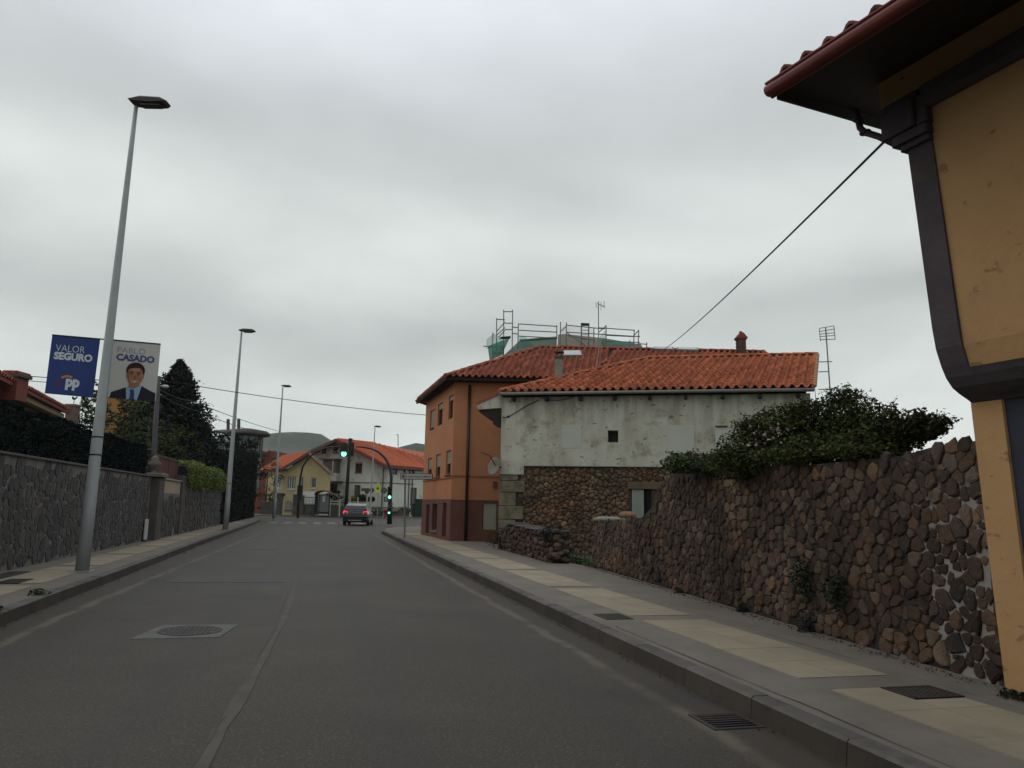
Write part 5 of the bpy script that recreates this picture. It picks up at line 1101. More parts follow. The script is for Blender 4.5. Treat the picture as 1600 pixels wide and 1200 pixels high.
# aerials
def yagi(label, foot, top, els, D, gridded=False):
    t = thing('tv_aerial', label, 'aerial', foot); obj('mast', MB().tube([foot, top], .02, 6), M['alu'], t)
    for (x0, y0, x1, y1) in els: obj('element', MB().tube([tuple(at(x0, y0, D)), tuple(at(x1, y1, D+.05))], .012, 5), M['alu'], t)
yagi('thin aerial mast with a small antenna rising through the scaffolding', tuple(at(935.5, 580, 30.2)), tuple(at(935, 471, 30.2)), [(935, 476, 943, 478), (931, 472, 932, 481), (944, 470, 944, 482), (939, 472, 939, 484), (933, 474, 945, 480)], 30.2)
yagi('tall grid aerial beside the right gable end of the barn', tuple(at(1297.5, 616, 23)), tuple(at(1290, 511, 23)), [(1281, 513, 1303, 509), (1280, 518, 1304, 514), (1282, 522, 1303, 520), (1281, 526, 1305, 524), (1281, 531, 1304, 530), (1280, 513, 1282, 533), (1303, 509, 1305, 531), (1290, 520, 1292, 524)], 23)
t = thing('wall_rungs', 'metal rungs holding the grid aerial to the barn gable', 'bracket', tuple(at(1288, 600, 22.6)))
for y, x1 in ((565, 1300), (580.5, 1295), (608, 1296)): obj('rung', MB().tube([tuple(at(1279, y+.5, 23.2)), tuple(at(x1, y, 23.2))], .016, 6), M['alu'], t)
# ---------------------------------------------------------------- house under repair with scaffolding, behind
def pl4(mb, pts, D, th=.4, mi=0):
    P = [at(x, y, d) for (x, y), d in zip(pts, D)]; mb.plate(P, th, mi); return mb
t = thing('house_under_repair', 'green-roofed house behind scaffolding, its brown upper wall showing over the tiles', 'house', gp(880, 42))
bx = Frame(gp(800, 40)[:2], gp(1010, 40)[:2]); 
if bx.n@(-bx.o) < 0: bx.n = -bx.n
obj('wall', MB().box(.2, bx.len-.2, -6, 0, 0, at(880, 560, 40)[2], bx), M['cream'], t)
mb = MB(); pl4(mb, [(780, 562), (870, 562), (870, 527.5), (812, 532)], [40, 40, 42, 42], .2); obj('roof_left', mb, M['greenroof'], t)
mb = MB(); pl4(mb, [(870, 562), (872, 527.5), (884, 527), (940, 533), (944, 562)], [40, 42, 42, 41.8, 40], .2); obj('gable_panel', mb, M['brownpanel'], t)
mb = MB(); pl4(mb, [(944, 562), (940, 533), (1000, 543), (1012, 562)], [40, 42, 42, 40], .2); obj('roof_right', mb, M['greenroof'], t)
mb = MB()
for a, c in (((812, 532), (870, 527.5)), ((884, 527), (940, 533)), ((940, 533), (1000, 543))): mb.tube([tuple(at(*a, 41.9)), tuple(at(*c, 41.9))], .07, 6)
obj('ridge_capping', mb, M['greenroof'], t)
t = thing('scaffolding', 'tubular steel scaffolding with guard rails around the house under repair', 'scaffold', gp(880, 39.5))
tubes = [(787, 484, 787, 560), (801, 484, 800, 560), (787, 487, 801, 487), (776, 497, 776, 548), (776, 499, 789, 499.5), (789, 505, 801, 505), (789, 515, 801, 515), (776, 518, 789, 503), (776, 524, 789, 512), (779, 527, 789, 516),
         (801, 511, 810, 512), (801, 521, 810, 522), (810, 506, 809, 546), (870, 508, 870, 530), (810, 506, 870, 510), (811, 516, 870, 519), (810, 525, 870, 528.5),
         (876, 503, 875, 540), (885, 504, 885, 545), (885, 508, 945, 514), (885, 519, 1000, 526), (885, 524, 930, 532), (886, 520, 915, 540), (947, 508, 947, 545), (935, 512, 991, 516), (928, 513, 928, 540),
         (991, 515, 990, 545), (948, 524, 991, 526), (948, 533, 1000, 535), (998, 515.5, 997, 546), (998, 516, 990, 525), (984, 532, 984, 545), (998, 537, 1011, 538), (1010.5, 535, 1010.5, 546), (885, 510, 876, 518), (947, 509, 936, 519),
         (770, 520, 770, 562), (755, 541, 786, 541.5), (771, 552, 785, 552), (786, 541, 786, 560)]
for x0, y0, x1, y1 in tubes: obj('tube', MB().tube([tuple(at(x0, y0, 39.6)), tuple(at(x1, y1, 39.6))], .028, 6), M['steel'], t)
obj('platform', MB().plate([at(783, 526, 39.4), at(798, 525, 39.4), at(797, 528.5, 40.4), at(780, 529, 40.4)], .04), mat('platform_green', (.02, .05, .04)), t)
t = thing('roof_hatch_frame', 'dark topped ladder frame standing above the scaffolded roof', 'ladder', tuple(at(914, 542, 40.3)))
obj('top_plate', MB().plate([at(908, 504.5, 40.1), at(920.5, 505, 40.1), at(920, 508, 40.6), at(909, 508, 40.6)], .05), M['black'], t)
for x in (908.5, 920): obj('stile', MB().tube([tuple(at(x, 505, 40.2)), tuple(at(x-.5, 542, 40.2))], .04, 6), M['steel'], t)
for y in (516, 523, 530): obj('rung', MB().tube([tuple(at(908.5, y, 40.2)), tuple(at(920, y, 40.2))], .02, 5), M['steel'], t)
def net(label, pts, D, m, rows=14):
    t = thing('debris_net', label, 'netting', tuple(at(*pts[0], D))); P = [Vector(at(x, y, D)) for x, y in pts]; mb = MB(); a, b_, c, d = P   # a top left, b top right, c bottom right, d bottom left
    sag = lambda q, r: Vector((0, -.12*math.sin(q*3.1)*math.sin(r*3.1), 0))
    G = 10
    for i in range(G):
        for j in range(G):
            def pt(q, r): return tuple((a.lerp(b_, q)).lerp(d.lerp(c, q), r)+sag(q, r)+Vector((0, .03*math.sin(q*20), 0)))
            mb.quad(pt(i/G, j/G), pt((i+1)/G, j/G), pt((i+1)/G, (j+1)/G), pt(i/G, (j+1)/G))
    obj('cloth', mb, m, t, fix=False)
ng = mat('net_dense', (.018, .19, .12), (.03, .15, .10), scale=3, rough=.95, alpha=.88); nl = mat('net_thin', (.06, .26, .19), rough=.95, alpha=.42); ng2 = mat('net_grey', (.3, .36, .33), rough=.95, alpha=.3)
net('bright green debris net bunched on the left scaffold corner', [(771, 521), (788, 530), (786, 562), (772, 563)], 39.3, nl); net('dense green net sheet hanging low at the left scaffold corner', [(762, 541), (797, 527), (784, 555), (765, 563)], 39.15, ng)
net('pale translucent net left of the green corner sheet', [(760, 531), (772, 520), (770, 545), (760, 545)], 39.5, nl)
net('green net draped over the mid part of the left roof', [(812, 524), (822, 527), (836, 541), (808, 546)], 39.3, nl); net('greyish net around the central scaffold bay', [(876, 514), (886, 505), (886, 540), (876, 540)], 39.3, ng2)
net('long pale net along the central guard rail', [(886, 508), (928, 512), (928, 536), (886, 536)], 39.35, mat('net_very_thin', (.35, .4, .38), rough=.95, alpha=.18)); net('pale green net beside the aerial mast', [(937, 525), (947, 515), (947, 543), (937, 543)], 39.3, nl)
net('green tinted net behind the right-hand guard rail', [(949, 532), (990, 535), (990, 545), (949, 543)], 39.5, nl)
HAZE = True
# ---------------------------------------------------------------- right: ochre house with dark painted bands, jettied upper floor
HO = np.array([4.85, 4.75]); HU = np.array([math.sin(math.radians(8)), -math.cos(math.radians(8))]); HF = Frame(HO, HO+HU*6); HF.n = np.array([-math.cos(math.radians(8)), -math.sin(math.radians(8))])
oh = thing('ochre_house', 'near ochre house with dark painted corner band and projecting upper floor, right edge', 'house', (*HO, 0))
def hring(u, pr): return [HF.pt(u, n, z) for n, z in pr]
def hl(name, u0_, u1_, pr, m, **k): return obj(name, MB().loft([hring(u0_, pr), hring(u1_, pr)]), m, oh, **k)
lowp = lambda d, z1_=2.24: [(-.5, 0), (0+d, 0), (.07+d, 1.0), (.15+d, z1_), (-.5, z1_)]
hl('corner_pilaster', 0.0, .24, lowp(.0), M['ochre']); hl('lower_wall', .24, 7.5, lowp(-.03), M['navyp'])
up = [(-.5, 2.24), (.14, 2.24), (.17, 2.26), (.26, 2.30), (.33, 2.34), (.39, 2.41), (.43, 2.49), (.475, 2.62), (.50, 2.78), (.635, 4.20), (.65, 4.42)]
hl('corner_band', 0.0, .21, up+[(-.5, 4.42)], M['bandd'])
face = lambda z, d: (.475+(.165*(z-2.6)/1.6)+d, z)
hl('lower_band', .21, 7.5, [(-.5, 2.24), (.14, 2.24), (.17, 2.26), (.26, 2.30), (.33, 2.34), (.39, 2.41), (.42, 2.46), (-.5, 2.46)], M['bandd'])
hl('upper_wall', .21, 7.5, [(-.5, 2.46), (.405, 2.46), face(2.62, -.02), face(4.40, -.02), (-.5, 4.40)], M['ochre'])
hl('upper_band', .21, 7.5, [(-.5, 4.40), face(4.40, .02), face(4.44, .05), face(4.56, .05), face(4.58, .02), (-.5, 4.58)], M['bandd'])
for a, c, z0_, z1_, d in ((-.04, .215, 4.16, 4.21, .03), (-.09, .225, 4.21, 4.29, .06), (-.16, .14, 4.29, 4.52, .085), (.14, .235, 4.29, 4.52, .06), (-.19, .14, 4.52, 4.60, .03)):
    obj('capital', MB().bbox(a, c, -.4, .64+d, z0_, z1_, .012, HF), M['bandd'], oh)
hl('frieze', -.20, 7.5, [(-.5, 4.60), face(4.60, -.03), face(4.90, -.03), (-.5, 4.90)], M['ochre'])
obj('gable_wall', MB().quad(HF.pt(.001, -.5, 0), HF.pt(.001, -.5, 4.9), HF.pt(.001, -6, 5.9), HF.pt(.001, -6, 0)), M['ochre'], oh)
gA = np.array(ground(1215, 137, 4.50)); gB = np.array(ground(1378, 188, 5.10)); gd_ = np.array([.215, -1.0, 0]); gd_ /= np.linalg.norm(gd_)
gC = gA+(gB-gA)*3.2; gA2, gC2 = gA+gd_*8, gC+gd_*8
obj('roof_deck', MB().plate([gA, gC, gC2, gA2], .07), M['wood'], oh)
upl = gB-gA; q = upl-gd_*(upl@gd_); hl_ = np.linalg.norm(q); skew = upl@gd_/hl_
roofn = np.cross(gd_, q/hl_); roofn = roofn if roofn[2] > 0 else -roofn
for i in range(0):
    p = gA+(gB-gA)*.0+gd_*(.35+i*.62)+q/hl_*.02-roofn*.075; p2 = p+q/hl_*1.15; obj('rafter', MB().tube([tuple(p-roofn*.02), tuple(p2-roofn*.02)], .035, 4), M['wood'], oh)
tiled(gA+roofn*.03-q/hl_*.04, gd_, 7.5, q/hl_, 3.2, lambda a, b_: a > skew*b_-.05, oh, mat('dark_roof_tile', (0.20, 0.07, 0.045), (0.12, 0.045, 0.03), scale=3, isl=.25, bump=.2), w_=.19, L_=.42, limit=80, th_=.04, pri=lambda p: p[0]+p[1])  # this roof has its own darker red-brown tile colour
go = -q/hl_*.07; 
def gut(off, r, m, name): obj(name, MB().tube([tuple(gA+go+off-gd_*.03), tuple(gA+go+off+gd_*7.8)], r, 10), m, oh, smooth=True)
gut(np.array([0, 0, -.015]), .044, M['gutter'], 'gutter'); gut(np.array([0, 0, .045])-q/hl_*.02, .012, M['gutter'], 'gutter_lip'); gut(np.array([0, 0, -.055])+q/hl_*.04, .018, M['gutter'], 'gutter_bead')
gf = [gA-gd_*.03+go+np.array([0, 0, .03]), gA-gd_*.03+go+np.array([0, 0, -.06]), gA+np.array([0, 0, -.08])+q/hl_*.05]
obj('gable_fascia', MB().plate([gA+np.array([0, 0, .01])-gd_*.012, gC+np.array([0, 0, .01])-gd_*.012, gC+np.array([0, 0, -.09])-gd_*.012, gA+np.array([0, 0, -.09])-gd_*.012], .02), M['wood'], oh)
dp = [at(1337, 172, 5.9), at(1341, 186, 5.88), at(1344, 200, 5.86), at(1352, 207, 5.83), at(1372, 213, 5.72), at(1400, 226, 5.6)]
obj('downpipe', MB().tube([tuple(p) for p in dp], .027, 8), M['bandd'], oh, smooth=True)
for p in (dp[1], dp[3]): obj('pipe_collar', MB().tube([tuple(p+np.array([0, 0, .012])), tuple(p-np.array([0, 0, .012]))], .045, 8), M['bandd'], oh)
C = [HF.pt(random.uniform(0, .6), .03+abs(random.gauss(0, .05)), ZP+random.uniform(0, .05)) for _ in range(500)]
leaves('house_foot_moss', C, .018, M['moss'], kind='stuff', label='moss at the foot of the ochre house')

# ---------------------------------------------------------------- houses behind the left wall
EF = Frame(gp(-60, 18.5)[:2], gp(92, 28.3)[:2])
if EF.n@(-EF.o) < 0: EF.n = -EF.n
t = thing('left_villa', 'low villa with dull red wall and tiled eave behind the screening hedge', 'house', EF.pt(4, -1, 0)); ez = 4.55
obj('wall', MB().box(0, EF.uv(32, 615)[0], -5, -.5, 0, ez-.1, EF), M['redhouse'], t)
obj('side_wall', MB().box(EF.uv(32, 615)[0]+.001, EF.len-.3, -5, -.6, 0, ez-.25, EF), M['cream'], t)
obj('eave_beam', MB().box(EF.uv(32, 615)[0], EF.len, -.75, -.45, ez-.42, ez-.30, EF), M['framed'], t); obj('cornice', MB().box(EF.uv(28, 612)[0], EF.len-.05, -.8, -.15, ez-.27, ez-.12, EF), M['cream'], t)
obj('roof_deck', MB().loft([[EF.pt(u, 0, ez-.1), EF.pt(u, 0, ez), EF.pt(u, -4.5, ez+1.0), EF.pt(u, -4.5, ez+.8)] for u in (0, EF.len+.15)]), M['redhouse'], t)
tiled(EF.pt(0, .03, ez), np.append(EF.u, 0), EF.len+.2, np.append(-EF.n, .222), 4.2, lambda a, b_: a < EF.len+.15, t, M['tile2'], w_=.25, L_=.45)
t2 = thing('roof_chimney', 'dark tiled chimney top at the left edge of the photo', 'chimney', tuple(at(5, 600, 21))); cf = Frame(gp(-12, 21.5)[:2], gp(12, 21.5)[:2])
zt = at(5, 586, 21.5)[2]; zb2 = at(5, 604, 21.5)[2]; obj('stack', MB().box(0, cf.len, -.25, .25, zb2-.4, zt-.08, cf), M['redhouse'], t2); obj('cap', MB().bbox(-.05, cf.len+.08, -.3, .3, zt-.08, zt+.02, .02, cf), M['fence'], t2)
for i in range(5): obj('cap_tile', MB().tube([cf.pt(.05+i*cf.len/5, -.3, zt+.05), cf.pt(.05+i*cf.len/5, .3, zt+.05)], .05, 6), M['tile2'], t2)
cfx = Frame(gp(90, 29)[:2], gp(104, 29)[:2]); t2 = thing('roof_chimney', 'squat pale brick chimney carrying a small cockerel weathervane', 'chimney', (*gp(97, 29)[:2], 3.9)); zt = at(97, 633, 29)[2]
obj('stack', MB().bbox(0, cfx.len, -.2, .2, zt-1.6, zt-.04, .01, cfx), mat('pale_brick', (.22, .17, .13), (.16, .11, .09), scale=8, stretch=(1, 1, 4)), t2); obj('cap', MB().bbox(-.04, cfx.len+.04, -.25, .25, zt-.04, zt+.03, .01, cfx), M['chim'], t2)
t2 = thing('weathervane', 'black cockerel weathervane on the squat chimney behind the hedge', 'weathervane', cfx.pt(.15, 0, zt+.03)); obj('rod', MB().tube([cfx.pt(.17, 0, zt+.03), cfx.pt(.17, 0, zt+.30)], .012, 6), M['black'], t2)
obj('cockerel', MB().prism([(.08, zt+.30), (.10, zt+.23), (.17, zt+.20), (.24, zt+.24), (.30, zt+.33), (.25, zt+.34), (.22, zt+.29), (.16, zt+.29), (.13, zt+.33), (.10, zt+.35)], -.012, .012, cfx), M['black'], t2)
def boxhouse(name, label, xa, xb, D, ytop, m, depth=6, roofm=None):
    fr = Frame(gp(xa, D)[:2], gp(xb, D)[:2]); 
    if fr.n@(-fr.o) < 0: fr.n = -fr.n
    t = thing(name, label, 'house', fr.pt(fr.len/2, -depth/2, 0)); zt = at((xa+xb)/2, ytop, D)[2]; obj('wall', MB().box(0, fr.len, -depth, 0, 0, zt, fr), m, t)
    if roofm: obj('roof', MB().loft([[fr.pt(u, .35, zt), fr.pt(u, .35, zt+.12), fr.pt(u, -depth/2, zt+1.1), fr.pt(u, -depth-.3, zt+.1), fr.pt(u, -depth-.3, zt)] for u in (-.3, fr.len+.3)]), roofm, t)
    return t, fr, zt
t, fr, zt = boxhouse('amber_house', 'tall amber-yellow house wall showing beside the nearest lamp post', 144, 186, 42, 606, M['amber'], 6)
obj('corner_board', MB().box(-.02, .2, -.0, .05, 0, zt, fr), M['cream'], t)
t, fr, zt = boxhouse('pavilion_house', 'small orange-red house under dark eaves below the round pavilion roof', 392, 424, 96, 704, M['redhouse'], 5)
obj('eave', MB().plate([at(374, 696, 94), at(417, 706, 94), at(422, 702, 100), at(380, 694, 100)], .3), M['framed'], t)
t = thing('round_pavilion', 'round flat-roofed pavilion with glazed drum and two thin chimneys', 'pavilion', gp(372, 76))
cx_, cy_, _ = gp(378, 76); zr = at(372, 681, 76)[2]
obj('roof_disc', MB().lathe((cx_, cy_, zr), [(1.6, -.05), (2.15, .05), (2.2, .25), (1.9, .5), (.6, .72)], 20), M['fence'], t, smooth=True)
obj('drum', MB().lathe((cx_, cy_, zr-1.6), [(1.45, -3.5), (1.45, 1.6)], 20), mat('drum_glass', (.13, .16, .18), rough=.3), t)
for i in range(14): a = i*math.pi/7; obj('mullion', MB().box(cx_+1.47*math.cos(a)-.05, cx_+1.47*math.cos(a)+.05, cy_+1.47*math.sin(a)-.05, cy_+1.47*math.sin(a)+.05, zr-2.2, zr), M['fence'], t)
obj('canopy', MB().plate([at(334, 672.5, 74), at(362, 677, 74), at(366, 671, 78), at(350, 671, 78)], .2), M['fence'], t)
for x in (356.5, 373): obj('chimney_pipe', MB().tube([tuple(at(x, 676, 76)), tuple(at(x, 655, 76))], .16, 8), M['fence'], t)

# ---------------------------------------------------------------- yellow house across the junction
YF = Frame(gp(446, 84)[:2], gp(514, 82.5)[:2]); YS = Frame(gp(413, 90)[:2], gp(446, 84)[:2])
for q in (YF, YS):
    if q.n@(-q.o) < 0: q.n = -q.n
t = thing('yellow_house', 'yellow gabled house with orange roof across the junction, left of the white one', 'house', YF.pt(3, -3, 0))
au, az = YF.uv(487, 710); lz = YF.uv(446, 732)[1]; rz = YF.uv(513, 738)[1]
ytop = lambda u: lz+(az-lz)*u/au if u <= au else az+(rz-az)*(u-au)/(YF.len-au)
yw = [hole(YF, 448, 744, 462.5, 764.5), hole(YF, 485.5, 746, 494.5, 763), hole(YF, 469, 745, 474.5, 765), hole(YF, 479, 769, 490, 779)]
ys = [hole(YS, 428, 743, 439.5, 763)]
mb = MB(); wall(mb, YF, 0, YF.len, 0, ytop, yw, breaks=(au,), depth=.2); wall(mb, YS, 0, YS.len, 0, lambda u: lz, ys, depth=.2); obj('wall', mb, M['yell'], t, fix=False)
window(YF, yw[0], t, 'frame', .1, 3, 0, True, .14, fw_=.1, sillm='frame'); window(YF, yw[1], t, 'frame', .1, 0, 0, True, .0, fw_=.1, glass='greybox', sillm='frame'); window(YF, yw[2], t, 'frame', .1, 0, 0, True, .1, fw_=.1, sillm='frame')
obj('garage_door', MB().box(yw[3][0], yw[3][1], -.15, -.1, yw[3][2]-1.5, yw[3][3], YF), M['railp'], t); window(YS, ys[0], t, 'frame', .1, 2, 0, True, .25, fw_=.1, sillm='frame')
obj('white_base', MB().box(YF.uv(473, 780)[0], YF.len, .0, .04, 0, YF.uv(480, 768)[1], YF), M['whitew'], t)
rd = np.array(gp(405, 93)[:2])-np.array(gp(446, 84)[:2]); rd = np.append(rd/np.linalg.norm(rd), 0); Lr = 9.5
A = np.array(YF.pt(au, .5, az+.25)); Bl = np.array(YF.pt(-.5, .5, lz-.05)); Br = np.array(YF.pt(YF.len+.6, .5, rz-.15))
mb = MB(); mb.plate([Bl, A, A+rd*Lr, Bl+rd*Lr], .15); mb.plate([A, Br, Br+rd*Lr, A+rd*Lr], .15); obj('roof', mb, M['tilefar'], t)
for a_, c_ in ((Bl, A), (A, Br)): obj('barge_board', MB().plate([a_+np.append(YF.n, 0)*.03, c_+np.append(YF.n, 0)*.03, c_+np.append(YF.n, 0)*.03+np.array([0, 0, -.30]), a_+np.append(YF.n, 0)*.03+np.array([0, 0, -.30])], .06), M['chim'] if a_ is A else M['framed'], t)
sdir_ = (A-Bl); 
for k_ in range(26):
    p = Bl+rd*(Lr*(k_+.5)/26)+np.array([0, 0, .03]); obj('tile_row', MB().tube([tuple(p), tuple(p+sdir_)], .09, 5), M['tilefar'], t)

# ---------------------------------------------------------------- white gabled house
WF = Frame(gp(470, 91)[:2], gp(604, 88)[:2]); WS = Frame(gp(604, 88)[:2], gp(668, 93.5)[:2])
for q in (WF, WS):
    if q.n@(-q.o) < 0: q.n = -q.n
t = thing('white_house', 'three-storey stained white house with wide red gabled roof and a bay balcony', 'house', WF.pt(6, -4, 0))
au, az = WF.uv(526, 689); lz = WF.uv(474, 712)[1]; rz = WF.uv(603, 727)[1]
wtop = lambda u: lz+(az-lz)*u/au if u <= au else az+(rz-az)*(u-au)/(WF.len-au)
ww = [hole(WF, 503, 701, 509.5, 708.5), hole(WF, 520.5, 696, 529, 708), hole(WF, 555, 722, 566, 739), hole(WF, 553.5, 758, 563, 775), hole(WF, 514.5, 756, 527, 769)]
wsx = [hole(WS, 613, 726, 621, 740.5), hole(WS, 630.5, 727.5, 634, 738), hole(WS, 642, 733, 648, 742), hole(WS, 641, 762, 651, 790)]
sz = WS.uv(640, 728.5)[1]
mb = MB(); wall(mb, WF, 0, WF.len, 0, wtop, ww, breaks=(au,), depth=.25); wall(mb, WS, 0, WS.len, 0, lambda u: rz, wsx, depth=.25); obj('wall', mb, M['whitew'], t, fix=False)
window(WF, ww[0], t, 'framed', .12, 1, 0, True); window(WF, ww[1], t, 'framed', .12, 1, 0, True); window(WF, ww[2], t, 'framed', .12, 1, 0, True, .12, shm='shutter'); window(WF, ww[3], t, 'framed', .12, 1, 0, True, glass='greybox'); window(WF, ww[4], t, 'framed', .12, 1, 0, True)
for h in wsx[:3]: window(WS, h, t, 'framed', .12, 0, 0, True)
window(WS, wsx[3], t, 'framed', .12, 0, 0, False, door=True, glass='greybox')
# bay with curtained glazing and a balcony parapet
bu0, bz1 = WF.uv(510, 719); bu1, bz0 = WF.uv(531, 740); _, pz0 = WF.uv(520, 752)
bay = obj('bay_window', MB().box(bu0, bu1, .001, .9, bz0, bz1, WF), M['greybox'], t)
for i in range(5): u = bu0+(bu1-bu0)*i/4; obj('mullion', MB().box(u-.05, u+.05, .9, .94, bz0, bz1, WF), M['frame'] if i in (0, 3) else M['framed'], bay)
obj('bay_roof', MB().box(bu0-.25, bu1+.25, 0, 1.15, bz1, bz1+.12, WF), M['fence'], bay)
obj('balcony_parapet', MB().bbox(bu0-.25, bu1+.1, 0.001, 1.05, pz0, bz0, .04, WF), M['frame'], t); obj('balcony_slab', MB().box(bu0-.35, bu1+.5, 0.001, 1.15, pz0-.14, pz0, WF), M['fence'], t)
zc = WF.uv(565, 753.5)[1]; obj('string_course', MB().box(bu1-.2, WF.len, 0, .06, zc-.08, zc, WF), M['fence'], t); zc2 = WS.uv(630, 756)[1]; obj('string_course', MB().box(0, WS.len*.62, 0, .06, zc-.08, zc, WS), M['fence'], t)
for x, fr in ((599, WF), (610.5, WS), (639, WS), (644, WS)): u = fr.uv(x, 745)[0]; obj('downpipe', MB().tube([fr.pt(u, .08, .2), fr.pt(u, .08, rz-.1)], .06, 6), M['fence'], t)
# roofs
R0 = np.array(at(525.5, 685.5, 87.6)); RL = np.array(at(472, 710, 90.2)); E0_ = np.array(at(605, 728, 87)); R1 = np.array(at(585, 692, 96)); R2 = np.array(at(664, 713, 108)); E1_ = np.array(at(672, 733, 93)); RB = np.array(at(505, 700, 99))
mb = MB(); mb.plate([R0, E0_, E1_, np.array(at(668, 716, 104)), R1], .18); mb.plate([RL, R0, R1, RB], .18); obj('roof', mb, M['tilefar'], t)
for k_ in range(30):
    f_ = (k_+.5)/30; a_ = E0_*(1-f_)+E1_*f_; r_ = R0*(1-f_*1.6)+R1*f_*1.6 if f_ < .62 else R1*(1-(f_-.62)/.38)+np.array(at(668, 716, 104))*((f_-.62)/.38); obj('tile_row', MB().tube([tuple(a_+np.array([0, 0, .05])), tuple(r_+np.array([0, 0, .05]))], .1, 5), M['tilefar'], t)
for a_, c_, m_ in ((RL, R0, 'framed'), (R0, E0_, 'gutter')): obj('verge', MB().plate([a_+np.append(WF.n, 0)*.1, c_+np.append(WF.n, 0)*.1, c_+np.append(WF.n, 0)*.1+np.array([0, 0, -.35]), a_+np.append(WF.n, 0)*.1+np.array([0, 0, -.35])], .1), M[m_], t)
obj('gutter', MB().tube([tuple(E0_+np.array([-.2, -.2, -.2])), tuple(E1_+np.array([0, -.2, -.2]))], .1, 6), M['fence'], t)
for x, y in ((514, 697), (534, 692), (573, 708), (498, 704), (586, 714), (553, 700)): u, z = WF.uv(x, y); obj('purlin_end', MB().box(u-.14, u+.14, 0, .45, z-.22, z, WF), M['wood'], t)
t = thing('rear_house', 'lower red-roofed house continuing behind the white one toward the orange corner', 'house', gp(640, 112))
fr = Frame(gp(590, 112)[:2], gp(690, 112)[:2]); 
if fr.n@(-fr.o) < 0: fr.n = -fr.n
obj('wall', MB().box(0, fr.len, -6, 0, 0, at(640, 716, 112)[2], fr), M['whitew'], t); obj('roof', MB().plate([at(580, 697, 111), at(690, 719, 111), at(690, 712, 118), at(570, 690, 118)], .25), M['tilefar'], t)
t = thing('mast', 'thin pale mast with a small bracket above the red roofs', 'mast', tuple(at(622, 698, 112))); obj('pole', MB().tube([tuple(at(622, 698, 112)), tuple(at(622, 679, 112))], .07, 6), M['galv'], t); obj('bracket', MB().tube([tuple(at(622, 679.5, 112)), tuple(at(619, 678.5, 112))], .06, 6), M['galv'], t)

# ---------------------------------------------------------------- front walls, gates, rails and planting across the junction
def lowwall(name, label, xa, Da, xb, Db, h, m, cap=None, z0_=.12, cat='wall', posts=()):
    fr = Frame(gp(xa, Da)[:2], gp(xb, Db)[:2]); 
    if fr.n@(-fr.o) < 0: fr.n = -fr.n
    t = thing(name, label, cat, fr.pt(fr.len/2, -.1, z0_)); obj('wall_core', MB().box(0, fr.len, -.25, 0, 0, z0_+h, fr), m, t)
    if cap: obj('coping', MB().bbox(-.02, fr.len+.02, -.3, .05, z0_+h, z0_+h+.1, .02, fr), M[cap], t)
    return t, fr
t, fr = lowwall('garden_wall', 'low stone front wall with iron railing before the yellow house, left part', 408, 79.5, 434, 79.5, 1.25, M['fence'], 'conc')
for i in range(9): obj('bar', MB().tube([fr.pt(.1+i*.2, -.1, 1.47), fr.pt(.1+i*.2, -.1, 2.2)], .02, 4), M['black'], t)
obj('rail', MB().tube([fr.pt(0, -.1, 2.15), fr.pt(fr.len, -.1, 2.15)], .03, 4), M['black'], t)
def pier(label, x, D, w_, h): 
    p = gp(x, D, .12); t = thing('gate_pier', label, 'pillar', p); obj('shaft', MB().bbox(p[0]-w_/2, p[0]+w_/2, p[1]-w_/2, p[1]+w_/2, .1, .12+h, .03), M['fence'], t); obj('cap', MB().bbox(p[0]-w_/2-.06, p[0]+w_/2+.06, p[1]-w_/2-.06, p[1]+w_/2+.06, .12+h, .24+h, .03), M['conc'], t); return t
pier('square dark gate pier right of the third lamp post, under a potted plant', 437, 79.5, .55, 2.1); pier('dark gate pier left of the signal arch foot', 461, 79.5, .5, 2.0)
pier('dark gate pier just right of the signal arch foot', 471, 79.5, .5, 1.9)
for x, lb in ((433.5, 'dark round potted plant on the left gate pier, nearer the lamp post'), (441, 'dark round potted plant on the gate pier, further from the lamp post')):
    p = at(x, 773.5, 79.5); t = thing('potted_plant', lb, 'potted plant', tuple(p-np.array([0, 0, .3]))); leaves('foliage', clump(tuple(p), (.28, .28, .25), 260, .2), .07, M['leafd'], t); obj('pot', MB().lathe(tuple(p-np.array([0, 0, .42])), [(.1, 0), (.16, .22)], 10), M['rust'], t)
t = thing('white_gate', 'whitish metal driveway gate between the dark piers of the yellow house', 'gate', gp(452, 79.6, .12)); fr = Frame(gp(445, 79.6)[:2], gp(459, 79.6)[:2]); 
zt = at(450, 783, 79.6)[2]
for i in range(6): obj('slat', MB().box(fr.len*i/6+.02, fr.len*(i+1)/6-.02, -.03, .03, .35, zt+.1*math.sin(i), fr), mat('gate_pinkish', (.3, .26, .25)) if i == 0 else bpy.data.materials['gate_pinkish'], t)
obj('rail', MB().box(0, fr.len, .03, .06, .5, .6, fr), M['fence'], t)
t, fr = lowwall('garden_wall', 'low mossy wall with dark bars between the signal arch and the shelter', 472, 79.5, 492, 79.5, 1.1, M['fence'], 'railp')
for i in range(9): obj('bar', MB().tube([fr.pt(.1+i*.15, -.1, 1.3), fr.pt(.1+i*.15, -.1, 2.0)], .02, 4), M['black'], t)
obj('rail', MB().tube([fr.pt(0, -.1, 1.95), fr.pt(fr.len, -.1, 1.95)], .03, 4), M['black'], t)
